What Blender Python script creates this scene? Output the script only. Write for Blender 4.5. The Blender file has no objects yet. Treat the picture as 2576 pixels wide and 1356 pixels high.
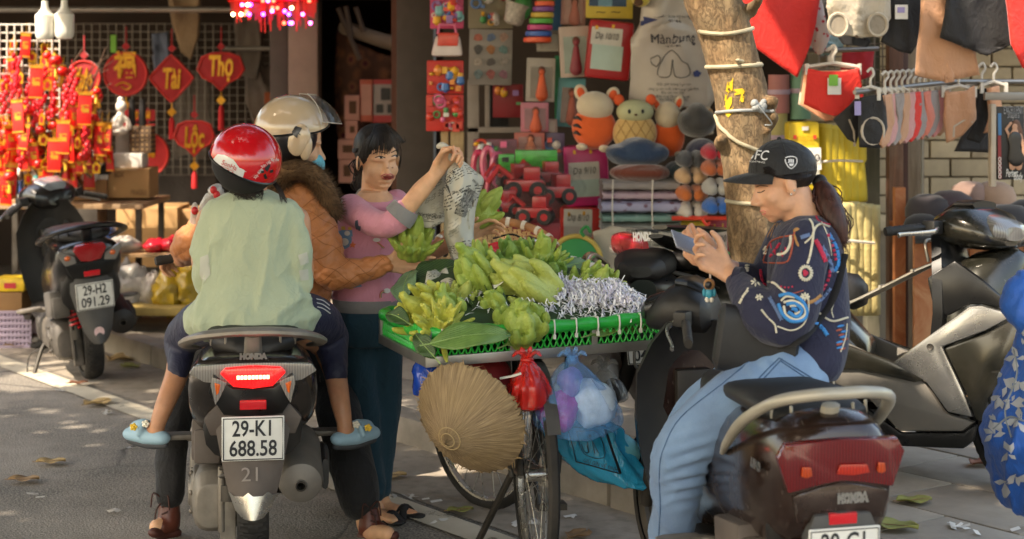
import bpy,bmesh,math,random
import numpy as np
from mathutils import Vector,Matrix,Euler,Quaternion
from mathutils.bvhtree import BVHTree
from math import sin,cos,pi,radians,sqrt,atan2,exp
random.seed(7)
S=bpy.context.scene
COL=S.collection
# ------------------------------------------------------------------ camera, world, sun, exposure
F,U0,V0,H=4400.0,1288.0,200.0,1.6
cam=bpy.data.cameras.new('camera');camo=bpy.data.objects.new('camera',cam);COL.objects.link(camo)
camo.location=(0,0,H);camo.rotation_euler=(radians(90),0,0)
cam.sensor_width=36;cam.lens=F/2576*36;cam.shift_y=-(678-V0)/2576
cam.clip_start=0.1;cam.clip_end=300
cam.dof.use_dof=True;cam.dof.focus_distance=5.75;cam.dof.aperture_fstop=3.4
S.camera=camo
SUN_DIR=Vector((0.50,0.42,-0.76)).normalized()
w=bpy.data.worlds.new('World');S.world=w;w.use_nodes=True
wn=w.node_tree;bg=wn.nodes['Background']
sky=wn.nodes.new('ShaderNodeTexSky');sky.sky_type='NISHITA';sky.sun_disc=False
sky.sun_elevation=math.asin(-SUN_DIR.z);sky.sun_rotation=atan2(-SUN_DIR.x,-SUN_DIR.y)
sky.air_density=1.6;sky.dust_density=4.0;sky.ozone_density=1.0
wn.links.new(sky.outputs[0],bg.inputs[0]);bg.inputs[1].default_value=0.15
sl=bpy.data.lights.new('sun','SUN');sl.energy=2.4;sl.angle=radians(0.6);sl.color=(1.0,0.93,0.82)
so=bpy.data.objects.new('sun',sl);COL.objects.link(so)
so.rotation_euler=SUN_DIR.to_track_quat('-Z','Y').to_euler();so.location=(-4,-4,9)
S.view_settings.view_transform='Standard';S.view_settings.look='None'
S.view_settings.exposure=2.15;S.view_settings.gamma=1.0;S.view_settings.use_curve_mapping=False
S.view_settings.use_white_balance=True;S.view_settings.white_balance_temperature=7300;S.view_settings.white_balance_tint=12
S.render.engine='CYCLES'
S.cycles.use_denoising=True
S.cycles.max_bounces=8;S.cycles.transparent_max_bounces=16
# ------------------------------------------------------------------ helpers
def P(u,v,d):
 """point seen at reference column u, row v, d metres in front of the camera"""
 return Vector(((u-U0)/F*d,d,H-(v-V0)/F*d))
def G(u,v,z=0.0):
 """point of the level z seen at column u, row v"""
 return P(u,v,(H-z)*F/(v-V0))
def hx(h):
 h=h.lstrip('#');c=[int(h[i:i+2],16)/255 for i in(0,2,4)]
 return tuple((x/12.92 if x<=.04045 else((x+.055)/1.055)**2.4)for x in c)
def lerp(a,b,t):return a+(b-a)*t
class NT:
 def __init__(s,name):
  s.m=bpy.data.materials.new(name);s.m.use_nodes=True;s.t=s.m.node_tree
  s.b=s.t.nodes['Principled BSDF'];s.out=s.t.nodes['Material Output']
  s._co=None
 def n(s,typ,ins=None,**kw):
  x=s.t.nodes.new('ShaderNode'+typ)
  for k,v in kw.items():setattr(x,k,v)
  for k,v in(ins or{}).items():s.put(x.inputs[k],v)
  return x
 def put(s,sock,v):
  if isinstance(v,bpy.types.NodeSocket):s.t.links.new(v,sock)
  elif isinstance(v,bpy.types.Node):s.t.links.new(v.outputs[0],sock)
  elif isinstance(v,tuple)and len(v)==3 and sock.type=='RGBA':sock.default_value=(*v,1)
  else:sock.default_value=v
 def co(s):
  if s._co is None:s._co=s.n('TexCoord').outputs['Object']
  return s._co
 def math(s,op,a,b=0.0,c=None):
  x=s.n('Math',operation=op);s.put(x.inputs[0],a);s.put(x.inputs[1],b)
  if c is not None:s.put(x.inputs[2],c)
  return x.outputs[0]
 def noise(s,scale,detail=3.0,vec=None,rough=.55,dist=0.0):
  return s.n('TexNoise',{'Vector':vec or s.co(),'Scale':scale,'Detail':detail,'Roughness':rough,'Distortion':dist}).outputs['Fac']
 def ramp(s,fac,*stops,interp='LINEAR'):
  r=s.n('ValToRGB');s.put(r.inputs[0],fac);r.color_ramp.interpolation=interp
  el=r.color_ramp.elements
  while len(el)<len(stops):el.new(.5)
  for e,(p,c)in zip(el,stops):
   e.position=p;e.color=(*c,1)if isinstance(c,tuple)else(c,c,c,1)
  return r.outputs[0]
 def mix(s,fac,a,b,blend='MIX'):
  x=s.n('Mix',data_type='RGBA',blend_type=blend);s.put(x.inputs[0],fac);s.put(x.inputs[6],a);s.put(x.inputs[7],b)
  return x.outputs[2]
 def bump(s,h,strength=.3,dist=.002):
  b=s.n('Bump',{'Height':h,'Strength':strength,'Distance':dist});s.put(s.b.inputs['Normal'],b.outputs[0])
 def set(s,**kw):
  for k,v in kw.items():s.put(s.b.inputs[k.replace('_',' ')],v)
  return s
 def xyz(s,vec=None):
  x=s.n('SeparateXYZ',{0:vec or s.co()});return x.outputs
 def scaled(s,sx,sy,sz,rot=(0,0,0)):
  return s.n('Mapping',{0:s.co(),2:rot,3:(sx,sy,sz)}).outputs[0]
_MC={}
def M(name,col,rough=.55,metal=0.,var=.12,vs=9.,bump=0.,bs=60.,coat=0.,sss=0.,alpha=1.,spec=.5,sheen=0.,dust=0.,emis=0.):
 """general procedural surface: colour with mottling, fine relief, optional dust film"""
 if name in _MC:return _MC[name]
 if isinstance(col,str):col=hx(col)
 k=NT(name)
 nz=k.noise(vs,4.0)
 lo=tuple(c*(1-var)for c in col);hi=tuple(min(1,c*(1+var))for c in col)
 c=k.ramp(nz,(.3,lo),(.7,hi))
 if dust>0:
  d=k.ramp(k.noise(5.0,6.0),(.38,0.0),(.75,dust))
  c=k.mix(d,c,hx('#8d8378'))
  k.set(Roughness=k.math('ADD',k.math('MULTIPLY',d,.5),rough))
 else:
  k.set(Roughness=k.math('ADD',k.math('MULTIPLY',k.noise(vs*2.3,3.0),.16),rough-.08))
 k.set(Base_Color=c,Metallic=metal)
 k.b.inputs['Specular IOR Level'].default_value=spec
 if coat:k.set(Coat_Weight=coat,Coat_Roughness=.08)
 if sss:k.set(Subsurface_Weight=sss,Subsurface_Radius=(.012,.005,.003))
 if sheen:k.set(Sheen_Weight=sheen,Sheen_Roughness=.5)
 if bump:k.bump(k.noise(bs,4.0),bump)
 if alpha<1:k.set(Alpha=alpha)
 if emis:k.set(Emission_Color=col,Emission_Strength=emis)
 _MC[name]=k.m
 return k.m
def catmull(pts,n=6,closed=False):
 pts=[Vector(p)for p in pts]
 if len(pts)<3:
  return[pts[0].lerp(pts[-1],i/n)for i in range(n+1)]
 out=[];N=len(pts)
 rng=range(N if closed else N-1)
 for i in rng:
  if closed:p0,p1,p2,p3=pts[i-1],pts[i],pts[(i+1)%N],pts[(i+2)%N]
  else:
   p1,p2=pts[i],pts[i+1]
   p0=pts[i-1]if i else p1+(p1-p2);p3=pts[i+2]if i+2<N else p2+(p2-p1)
  for j in range(n):
   t=j/n;t2=t*t;t3=t2*t
   out.append(.5*((2*p1)+(p2-p0)*t+(2*p0-5*p1+4*p2-p3)*t2+(3*p1-p0-3*p2+p3)*t3))
 if not closed:out.append(pts[-1].copy())
 return out
class MB:
 def __init__(s):s.v=[];s.f=[];s.mi=[];s.cur=0
 def mat(s,i):s.cur=i;return s
 def add(s,vs,fs):
  o=len(s.v);s.v.extend([tuple(v)for v in vs])
  for f in fs:s.f.append(tuple(i+o for i in f));s.mi.append(s.cur)
  return s
 def box(s,c,sz,rot=None,taper=1.0):
  x,y,z=[q/2 for q in sz];c=Vector(c)
  vs=[Vector((sx*x*(taper if sz_>0 else 1),sy*y*(taper if sz_>0 else 1),sz_*z))for sz_ in(-1,1)for sy in(-1,1)for sx in(-1,1)]
  if rot is not None:
   R=rot if isinstance(rot,(Matrix,Quaternion))else Euler(rot).to_matrix()
   vs=[R@v for v in vs]
  return s.add([c+v for v in vs],[(0,2,3,1),(4,5,7,6),(0,1,5,4),(2,6,7,3),(0,4,6,2),(1,3,7,5)])
 def grid(s,rows,closed=False,cap=False):
  n=len(rows[0]);o=len(s.v)
  fs=[]
  for i in range(len(rows)-1):
   for j in range(n if closed else n-1):
    k=(j+1)%n
    fs.append((i*n+j,i*n+k,(i+1)*n+k,(i+1)*n+j))
  vs=[p for r in rows for p in r]
  if cap:
   fs.append(tuple(range(n))[::-1]);fs.append(tuple((len(rows)-1)*n+j for j in range(n)))
  return s.add(vs,fs)
 def tube(s,pts,r,seg=8,cap=True,ratio=1.0,up=None,twist=0.0):
  """tube through pts; r number or list; ratio flattens the second axis"""
  pts=[Vector(p)for p in pts];n=len(pts)
  rr=[r]*n if not isinstance(r,(list,tuple))else list(r)
  if len(rr)!=n:
   m=len(rr);q=[]
   for i in range(n):
    t=i/(n-1)*(m-1);a=min(int(t),m-2);q.append(lerp(rr[a],rr[a+1],t-a))
   rr=q
  rows=[];ref=Vector(up)if up is not None else None
  prev=None
  for i in range(n):
   t=(pts[min(i+1,n-1)]-pts[max(i-1,0)])
   t=t.normalized()if t.length>1e-9 else Vector((0,0,1))
   if prev is None:
    a=ref if ref is not None else(Vector((0,0,1))if abs(t.z)<.9 else Vector((1,0,0)))
    e1=(a-t*a.dot(t)).normalized()
   else:
    a=ref if ref is not None else prev
    e1=a-t*a.dot(t)
    e1=e1.normalized()if e1.length>1e-6 else prev
   prev=e1;e2=t.cross(e1)
   rows.append([pts[i]+e1*(rr[i]*ratio*cos(2*pi*j/seg+twist))+e2*(rr[i]*sin(2*pi*j/seg+twist))for j in range(seg)])
  return s.grid(rows,True,cap)
 def caps(s,pts,r,seg=12,ratio=1.0,up=None):
  """tube with rounded ends"""
  pts=[Vector(p)for p in pts];n=len(pts)
  rr=[r]*n if not isinstance(r,(list,tuple))else list(r)
  if len(rr)!=n:
   m=len(rr);rr=[lerp(rr[min(int(i/(n-1)*(m-1)),m-2)],rr[min(int(i/(n-1)*(m-1)),m-2)+1],i/(n-1)*(m-1)-min(int(i/(n-1)*(m-1)),m-2))for i in range(n)]
  d0=(pts[0]-pts[1]).normalized();d1=(pts[-1]-pts[-2]).normalized()
  A=[pts[0]+d0*rr[0]*sin(a)for a in(1.45,1.1,.6)];ra=[rr[0]*cos(a)for a in(1.45,1.1,.6)]
  B=[pts[-1]+d1*rr[-1]*sin(a)for a in(.6,1.1,1.45)];rb=[rr[-1]*cos(a)for a in(.6,1.1,1.45)]
  return s.tube(A+pts+B,ra+rr+rb,seg,True,ratio,up)
 def ell(s,c,r,rot=None,nu=16,nv=10):
  c=Vector(c);r=(r,r,r)if not isinstance(r,(tuple,list))else r
  R=None if rot is None else(rot if isinstance(rot,(Matrix,Quaternion))else Euler(rot).to_matrix())
  rows=[]
  for i in range(nv+1):
   a=-pi/2+pi*i/nv;a=max(-pi/2+.04,min(pi/2-.04,a))
   row=[]
   for j in range(nu):
    b=2*pi*j/nu
    v=Vector((r[0]*cos(a)*cos(b),r[1]*cos(a)*sin(b),r[2]*sin(a)))
    row.append(c+(R@v if R is not None else v))
   rows.append(row)
  return s.grid(rows,True,True)
 def lathe(s,prof,c=(0,0,0),rot=None,seg=24,cap=False):
  """profile of (radius, height) about local z"""
  c=Vector(c);R=None if rot is None else(rot if isinstance(rot,(Matrix,Quaternion))else Euler(rot).to_matrix())
  rows=[]
  for r,h in prof:
   row=[]
   for j in range(seg):
    b=2*pi*j/seg;v=Vector((r*cos(b),r*sin(b),h));row.append(c+(R@v if R is not None else v))
   rows.append(row)
  return s.grid(rows,True,cap)
 def prism(s,poly,d,frame):
  """polygon (a,b) swept by thickness d; frame=(origin, ea, eb, en)"""
  o,ea,eb,en=[Vector(q)for q in frame];n=len(poly)
  a=[o+ea*p+eb*q for p,q in poly];b=[v+en*d for v in a]
  return s.add(a+b,[tuple(range(n))[::-1],tuple(range(n,2*n))]+[(i,(i+1)%n,n+(i+1)%n,n+i)for i in range(n)])
 def sections(s,secs,k=20,e=2.6,cap=True):
  """loft along x: (x, half width, z bottom, z top[, exponent]) superellipse sections, y sideways"""
  rows=[]
  for q in secs:
   x,hw,zb,zt=q[:4];ee=q[4]if len(q)>4 else e
   row=[]
   for j in range(k):
    a=2*pi*j/k;ca,sa=cos(a),sin(a)
    row.append((x,hw*math.copysign(abs(ca)**(2/ee),ca),(zb+zt)/2+(zt-zb)/2*math.copysign(abs(sa)**(2/ee),sa)))
   rows.append(row)
  return s.grid(rows,True,cap)
 def xf(s,Mx):
  s.v=[tuple(Mx@Vector(v))for v in s.v];return s
 def mesh(s,name,off=None):
  m=bpy.data.meshes.new(name)
  vs=s.v if off is None else[(a-off[0],b-off[1],c-off[2])for a,b,c in s.v]
  m.from_pydata(vs,[],s.f);m.update()
  return m
def props(o,label=None,cat=None,group=None,kind=None):
 if label:o['label']=label
 if cat:o['category']=cat
 if group:o['group']=group
 if kind:o['kind']=kind
 return o
def thing(name,label,cat,loc=(0,0,0),rot=(0,0,0),group=None):
 o=bpy.data.objects.new(name,None);COL.objects.link(o);o.empty_display_size=.1
 o.location=loc;o.rotation_euler=rot
 return props(o,label,cat,group)
def finish(me,mats,mi=None,smooth=True,bev=0.0,ang=40,fixn=True):
 if not isinstance(mats,(list,tuple)):mats=[mats]
 for m in mats:me.materials.append(m)
 if mi is not None and len(mats)>1:me.polygons.foreach_set('material_index',mi)
 if fixn:
  bm=bmesh.new();bm.from_mesh(me)
  bmesh.ops.recalc_face_normals(bm,faces=bm.faces[:])
  if bev>0:
   ed=[e for e in bm.edges if len(e.link_faces)==2 and e.calc_face_angle(0)>.6]
   bmesh.ops.bevel(bm,geom=ed,offset=bev,segments=2,affect='EDGES',profile=.6,clamp_overlap=True)
  bm.to_mesh(me);bm.free()
 if smooth:
  me.polygons.foreach_set('use_smooth',[True]*len(me.polygons))
  try:me.set_sharp_from_angle(angle=radians(ang))
  except Exception:pass
 me.update()
def ob(name,mb,mats,parent=None,smooth=True,bev=0.0,world=False,ang=40,label=None,cat=None,group=None,kind=None,loc=None,fixn=True):
 """link a mesh builder as one object; world=True: vertices are in world space"""
 off=None
 if world and parent is not None:off=parent.location+(parent.parent.location if parent.parent is not None else Vector((0,0,0)))
 elif world and loc is not None:off=loc
 me=mb.mesh(name,off)if isinstance(mb,MB)else mb
 finish(me,mats,mb.mi if isinstance(mb,MB)else None,smooth,bev,ang,fixn)
 o=bpy.data.objects.new(name,me);COL.objects.link(o)
 if parent is not None:o.parent=parent
 if loc is not None:o.location=loc
 return props(o,label,cat,group,kind)
def single(name,label,cat,mb,mats,loc,group=None,**kw):
 """a thing that is one mesh, vertices in world space, origin at loc"""
 return ob(name,mb,mats,None,world=True,loc=loc,label=label,cat=cat,group=group,**kw)
def copy_tree(o,parent=None):
 c=o.copy();COL.objects.link(c)
 if parent is not None:c.parent=parent
 for ch in list(o.children):copy_tree(ch,c)
 return c
# ---- vectorised value noise for cloth and bark
def vnoise(p,seed=0):
 p=np.asarray(p,dtype=np.float64);i=np.floor(p).astype(np.int64);f=p-i;f=f*f*(3-2*f)
 def h(ix,iy,iz):
  n=(ix*374761393+iy*668265263+iz*2147483647+seed*974634777)&0xffffffff
  n=((n^(n>>13))*1274126177)&0xffffffff
  return((n^(n>>16))&0xffff)/65535.0
 x,y,z=i[:,0],i[:,1],i[:,2];fx,fy,fz=f[:,0],f[:,1],f[:,2]
 def L(a,b,t):return a+(b-a)*t
 c=[L(h(x,y+b,z+d),h(x+1,y+b,z+d),fx)for d in(0,1)for b in(0,1)]
 return L(L(c[0],c[1],fy),L(c[2],c[3],fy),fz)*2-1
def fbm(p,o=3,seed=0):
 r=0;a=1.0;p=np.asarray(p,float)
 for k in range(o):r=r+a*vnoise(p*(2**k),seed+k);a*=.5
 return r
def folds(co,no,amp,freq,axis,stretch=.2,seed=0,warp=.4):
 """ridged cloth folds running along 'axis'"""
 ax=np.array(Vector(axis).normalized());t=co@ax
 q=co*freq-np.outer(t,ax)*freq*(1-stretch)
 q=q+warp*np.stack([vnoise(co*freq*.6,seed+11),vnoise(co*freq*.6,seed+12),vnoise(co*freq*.6,seed+13)],1)
 r=(1-np.abs(vnoise(q*1.25,seed)))**3.2
 r2=(1-np.abs(vnoise(q*2.4,seed+5)))**3.0
 m=np.clip(vnoise(co*freq*.35,seed+21)*1.1+.75,0,1.2)
 d=amp*((r-.35)*1.15+(r2-.3)*.45)*m
 return no*d[:,None]
def organic(name,mb,voxel,iters,mats,parent=None,post=None,world=True,label=None,subs=None):
 """fuse closed pieces into one continuous skin (voxel remesh), relax it, then sculpt with post(co, no)"""
 off=parent.location if(world and parent is not None)else None
 me=mb.mesh(name)
 o=bpy.data.objects.new(name,me);COL.objects.link(o)
 bm=bmesh.new();bm.from_mesh(me);bmesh.ops.recalc_face_normals(bm,faces=bm.faces[:]);bm.to_mesh(me);bm.free()
 r=o.modifiers.new('r','REMESH');r.mode='VOXEL';r.voxel_size=voxel;r.adaptivity=0
 if iters:
  q=o.modifiers.new('s','SMOOTH');q.factor=.5;q.iterations=iters
 dg=bpy.context.evaluated_depsgraph_get()
 m2=bpy.data.meshes.new_from_object(o.evaluated_get(dg));m2.name=name
 bpy.data.objects.remove(o);bpy.data.meshes.remove(me)
 if post:
  n=len(m2.vertices);co=np.empty(n*3);m2.vertices.foreach_get('co',co);co=co.reshape(-1,3)
  no=np.empty(n*3);m2.vertex_normals.foreach_get('vector',no);no=no.reshape(-1,3)
  co=post(co,no);m2.vertices.foreach_set('co',co.ravel());m2.update()
 bv=BVHTree.FromPolygons([v.co.copy()for v in m2.vertices],[tuple(p.vertices)for p in m2.polygons])
 if off is not None:m2.transform(Matrix.Translation(-Vector(off)))
 finish(m2,mats,None,True,fixn=False,ang=180)
 o=bpy.data.objects.new(name,m2);COL.objects.link(o)
 if parent is not None:o.parent=parent
 if label:o['label']=label
 return o,bv
EYE=Vector((0,0,H))
def hit(bv,u,v,off=.0015):
 d=P(u,v,1)-EYE;d.normalize()
 p,n,i,t=bv.ray_cast(EYE,d)
 if p is None:
  p,n,i,t=bv.find_nearest(P(u,v,5.5))
 if n.dot(d)>0:n=-n
 return p+n*off
def clean(w):
 ys=sorted(p.y for p in w);md=ys[len(ys)//2];return[p for p in w if abs(p.y-md)<.11]
def patch(mb,bv,poly,off=.0015,sub=2):
 """lay a flat printed shape (outline in reference units) onto a surface"""
 bm=bmesh.new();f=bm.faces.new([bm.verts.new((p[0],p[1],0))for p in poly])
 bmesh.ops.triangulate(bm,faces=[f])
 for _ in range(sub):bmesh.ops.subdivide_edges(bm,edges=bm.edges[:],cuts=1,use_grid_fill=True)
 bmesh.ops.triangulate(bm,faces=bm.faces[:])
 bm.verts.index_update()
 vs=[hit(bv,v.co.x,v.co.y,off)for v in bm.verts];fs=[tuple(v.index for v in q.verts)for q in bm.faces]
 bm.free();ys=sorted(p.y for p in vs);md=ys[len(ys)//2];fs=[f for f in fs if all(abs(vs[i].y-md)<.12 for i in f)];mb.add(vs,fs)
def stroke(mb,bv,pts,r,n=6,off=0.0,seg=6,closed=False,ratio=1.0):
 pp=catmull([(a,b,0)for a,b in pts],n,closed)
 w=clean([hit(bv,p.x,p.y,off)for p in pp])
 if len(w)>1:mb.tube(w,r,seg,True,ratio)
def stitches(mb,bv,pts,r,pitch_px=5,n=8,seg=5):
 pp=catmull([(a,b,0)for a,b in pts],n)
 acc=0;last=pp[0];prev=hit(bv,last.x,last.y,0)
 for p in pp[1:]:
  d=(p-last).length;last=p;acc+=d
  if acc>=pitch_px:
   acc=0;q=hit(bv,p.x,p.y,r*.3);t=(q-prev);prev=q
   if 0<t.length<.08:mb.ell(q,(t.length*.62,r,r*.8),t.to_track_quat('X','Z'),6,4)
_FONT={}
def text_mesh(body,size=1.0,align='CENTER',extrude=0.0,bold=0.0,shear=0.0,spacing=1.0):
 c=bpy.data.curves.new('t','FONT');c.body=body;c.size=size;c.align_x=align;c.align_y='CENTER'
 c.extrude=extrude;c.offset=bold;c.shear=shear;c.resolution_u=3;c.space_character=spacing
 o=bpy.data.objects.new('t',c);COL.objects.link(o)
 dg=bpy.context.evaluated_depsgraph_get();m=bpy.data.meshes.new_from_object(o.evaluated_get(dg))
 bpy.data.objects.remove(o);bpy.data.curves.remove(c)
 vs=[v.co.copy()for v in m.vertices];fs=[tuple(p.vertices)for p in m.polygons];bpy.data.meshes.remove(m)
 return vs,fs
def put_text(mb,body,size,frame,width=None,**kw):
 """flat lettering; frame=(centre, right, up)"""
 vs,fs=text_mesh(body,size,**kw);c,r,u=[Vector(q)for q in frame];n=r.cross(u)
 k=1.0
 if width and vs:
  ww=max(v.x for v in vs)-min(v.x for v in vs);k=width/ww if ww>0 else 1
 mb.add([c+r*v.x*k+u*v.y+n*v.z for v in vs],fs)
def print_text(mb,bv,body,c,size_px,ang=0.0,width=None,off=.0015,arc=0.0,**kw):
 """lettering printed on a curved surface, laid out in reference units round centre c"""
 vs,fs=text_mesh(body,size_px,**kw)
 k=1.0
 if width and vs:
  ww=max(v.x for v in vs)-min(v.x for v in vs);k=width/ww
 ca,sa=cos(ang),sin(ang);out=[]
 for v in vs:
  x,y=v.x*k,-v.y+arc*(v.x*k)**2
  out.append(hit(bv,c[0]+x*ca-y*sa,c[1]+x*sa+y*ca,off))
 mb.add(out,fs)
# ------------------------------------------------------------------ the setting
KD=Vector((0.593,-0.805,0));KN=Vector((0.805,0.593,0));K0=Vector((0.507,6.34,0))
def K(a,b,z=0.0):return K0+KD*a+KN*b+Vector((0,0,z))
KR=Matrix((KD,KN,Vector((0,0,1)))).transposed()
def road_mat():
 k=NT('asphalt');
 g=k.n('TexVoronoi',{'Vector':k.co(),'Scale':130.0}).outputs['Distance']
 c=k.ramp(k.noise(2.2,6.0),(.3,hx('#716b63')),(.7,hx('#8f877c')))
 sp=k.ramp(k.noise(105.0,3.0),(.38,.42),(.64,1.42))
 c=k.mix(1.0,c,sp,'MULTIPLY')
 st=k.ramp(k.noise(.9,5.0,rough=.7),(.42,0.0),(.62,1.0))
 c=k.mix(k.math('MULTIPLY',st,.75),c,hx('#a0968a'))
 ck=k.n('TexVoronoi',{'Vector':k.n('Mapping',{0:k.mix(.16,k.co(),k.n('TexNoise',{'Vector':k.co(),'Scale':3.0}).outputs['Color'])}).outputs[0],'Scale':.75},feature='DISTANCE_TO_EDGE').outputs['Distance']
 cr=k.ramp(ck,(0.0,1.0),(.010,0.0))
 cr=k.math('MULTIPLY',cr,k.ramp(k.noise(.7,2.0),(.45,0.0),(.55,1.0)))
 c=k.mix(cr,c,hx('#2a2724'))
 k.set(Base_Color=c,Roughness=.88)
 h=k.math('SUBTRACT',k.math('ADD',k.math('MULTIPLY',g,.8),k.noise(60.0,3.0)),k.math('MULTIPLY',cr,3.0))
 k.bump(h,.55,.004);return k.m
def line_mat():
 k=NT('road_paint');n=k.noise(6.0,8.0,rough=.75)
 c=k.ramp(k.noise(2.5,5.0),(.3,hx('#b3a893')),(.7,hx('#d0c6b2')))
 k.set(Base_Color=c,Roughness=.8);k.set(Alpha=k.ramp(n,(.33,0.15),(.43,1.0)));k.bump(k.noise(140.0),.4);return k.m
road=MB();road.add([(-60,-40,0),(60,-40,0),(60,90,0),(-60,90,0)],[(0,1,2,3)])
ob('road',road,road_mat(),kind='structure',smooth=False)
gut=MB();gut.add([K(-16,-.52,.004),K(9,-.52,.004),K(9,0,.004),K(-16,0,.004)],[(0,1,2,3)])
def gutter_mat():
 k=NT('gutter_concrete');c=k.ramp(k.noise(3.0,7.0,rough=.7),(.3,hx('#8a7f70')),(.7,hx('#a3988a')))
 c=k.mix(k.ramp(k.noise(14.0,5.0),(.5,0.0),(.75,.6)),c,hx('#6b6155'));k.set(Base_Color=c,Roughness=.9);k.bump(k.noise(50.0,6.0),.5,.004)
 k.set(Alpha=k.ramp(k.noise(5.0,6.0),(.2,.5),(.42,1.0)));return k.m
ob('gutter',gut,gutter_mat(),kind='structure',smooth=False)
wl=MB();wl.add([K(-16,-.70,.008),K(9,-.70,.008),K(9,-.56,.008),K(-16,-.56,.008)],[(0,1,2,3)])
ob('lane_marking',wl,line_mat(),kind='structure',smooth=False)
# sidewalk with separate slabs and kerb stones
def stone(name,a,b,vs=5):
 k=NT(name);oi=k.n('ObjectInfo').outputs['Random']
 v=k.n('Vector' if False else 'CombineXYZ',{0:oi,1:oi,2:oi}).outputs[0]
 vec=k.n('VectorMath',{0:k.co(),1:k.n('VectorMath',{0:v,1:(31.0,17.0,5.0)},operation='MULTIPLY').outputs[0]},operation='ADD').outputs[0]
 c=k.ramp(k.noise(vs,6.0,vec,.65),(.28,hx(a)),(.72,hx(b)))
 c=k.mix(1.0,c,k.ramp(oi,(0.0,.82),(1.0,1.12)),'MULTIPLY')
 c=k.mix(k.ramp(k.noise(2.6,5.0,vec),(.55,0.0),(.75,.5)),c,hx('#5d554a'))
 k.set(Base_Color=c,Roughness=.82);k.bump(k.noise(45.0,5.0,vec),.35,.003);return k.m
slab_m=stone('paving_granite','#8b8175','#a69b8c');kerb_m=stone('kerb_granite','#857c70','#a0968a',7)
sw=MB();sw.add([K(-16,.14,.085),K(9,.14,.085),K(9,12,.085),K(-16,12,.085)],[(0,1,2,3)])
sidewalk=ob('sidewalk',sw,M('joint_mortar','#5b5348',.95,bump=.3),kind='structure',smooth=False)
kb=MB();kb.box(K(-3.5,.08,.04),(25,.12,.07),KR)
kerb=ob('kerb',kb,M('kerb_bed','#4f483e',.95),kind='structure',smooth=False)
slab_meshes=[]
for i in range(4):
 m=MB();m.box((0,0,0),(.592,.392,.05));me=m.mesh('paving_stone');finish(me,slab_m,None,True,.006);slab_meshes.append(me)
rs=random.Random(3)
def inview(p,m=60):
 if p.y<1:return False
 u=U0+p.x/p.y*F;v=V0+(H-p.z)/p.y*F
 return-m<u<2576+m and-m<v<1356+m
for r in range(0,11):
 for c in range(-14,8):
  p=K(c*.6+(r%2)*.3,.14+.2+r*.4,.12-.025+rs.uniform(-.0025,.0025))
  if not inview(p,90)or p.y>12.2:continue
  o=bpy.data.objects.new('paving_stone',slab_meshes[(r+c)%4]);COL.objects.link(o);o.parent=sidewalk
  o.location=p;o.rotation_euler=(rs.uniform(-.004,.004),rs.uniform(-.004,.004),atan2(KD.y,KD.x)+rs.uniform(-.004,.004))
km=MB();km.box((0,0,0),(.985,.15,.20));kme=km.mesh('kerb_stone');finish(kme,kerb_m,None,True,.022)
for c in range(-10,4):
 o=bpy.data.objects.new('kerb_stone',kme);COL.objects.link(o);o.parent=kerb
 o.location=K(c+.25,.07+rs.uniform(-.006,.006),.02+rs.uniform(-.004,.004));o.rotation_euler=(0,0,atan2(KD.y,KD.x)+rs.uniform(-.006,.006))
# ------------------------------------------------------------------ shop buildings
plaster=M('old_plaster','#8a7c6c',.9,var=.25,vs=3,bump=.3)
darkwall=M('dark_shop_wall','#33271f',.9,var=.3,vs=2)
wood_post=None
def wood(name,a,b,sx=2.0,sz=.25):
 k=NT(name);v=k.scaled(sx*12,sx*12,sz*6)
 n=k.noise(1.6,6.0,v,.65,1.2);c=k.ramp(n,(.25,hx(a)),(.75,hx(b)))
 c=k.mix(k.ramp(k.noise(2.2,5.0),(.5,0.0),(.7,.55)),c,hx('#8f8474'))
 k.set(Base_Color=c,Roughness=.75);k.bump(n,.35,.003);return k.m
def slabx(mb,x0,x1,y0,y1,z0,z1):mb.box(((x0+x1)/2,(y0+y1)/2,(z0+z1)/2),(x1-x0,y1-y0,z1-z0))
def structure_thing(name,label,cat,loc):return thing(name,label,cat,loc)
T1=structure_thing('shop_building','dark open shop behind the red festive ornaments at the left','shop',(-3.5,12,0))
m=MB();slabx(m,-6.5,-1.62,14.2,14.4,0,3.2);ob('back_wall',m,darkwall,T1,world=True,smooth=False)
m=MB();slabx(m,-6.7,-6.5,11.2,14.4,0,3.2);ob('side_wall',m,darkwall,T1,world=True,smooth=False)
m=MB();slabx(m,-6.7,-.9,11.45,14.4,2.62,2.72);ob('unseen_awning',m,M('unseen_sheet','#6d6a64',.7),T1,world=True,smooth=False)  # unseen roof sheet, brought forward to keep sun off the medallions
m=MB();slabx(m,-1.62,-1.50,11.7,12.1,.1,2.6);ob('corner_post',m,M('grey_frame','#4d443e',.8,bump=.1),T1,world=True,bev=.01)
T2=structure_thing('shop_doorway','dim doorway with pale frame and floral curtain between the two shops','doorway',(-1,12,0))
m=MB();slabx(m,-1.499,-1.30,11.7,11.95,.1,2.14);ob('door_jamb',m,M('cream_paint','#8a7568',.7,bump=.15),T2,world=True,bev=.01)
m=MB();slabx(m,-.74,-.50,11.2,11.5,.1,2.7);ob('door_jamb',m,M('grey_frame','#4d443e'),T2,world=True,bev=.01)
m=MB();slabx(m,-.775,-.742,11.24,11.3,.1,2.7);ob('door_trim',m,M('brown_trim','#5a3324',.7),T2,world=True)
m=MB();slabx(m,-1.62,-.742,11.6,11.9,2.141,2.5);ob('lintel',m,M('grey_frame','#4d443e'),T2,world=True,bev=.01)
m=MB();slabx(m,-1.62,-.5,14.8,15,0,3);slabx(m,-1.66,-1.60,12.2,15,0,2.7);slabx(m,-.5,-.44,11.6,15,0,2.7);slabx(m,-1.66,-.44,12,15,2.7,2.8)
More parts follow.
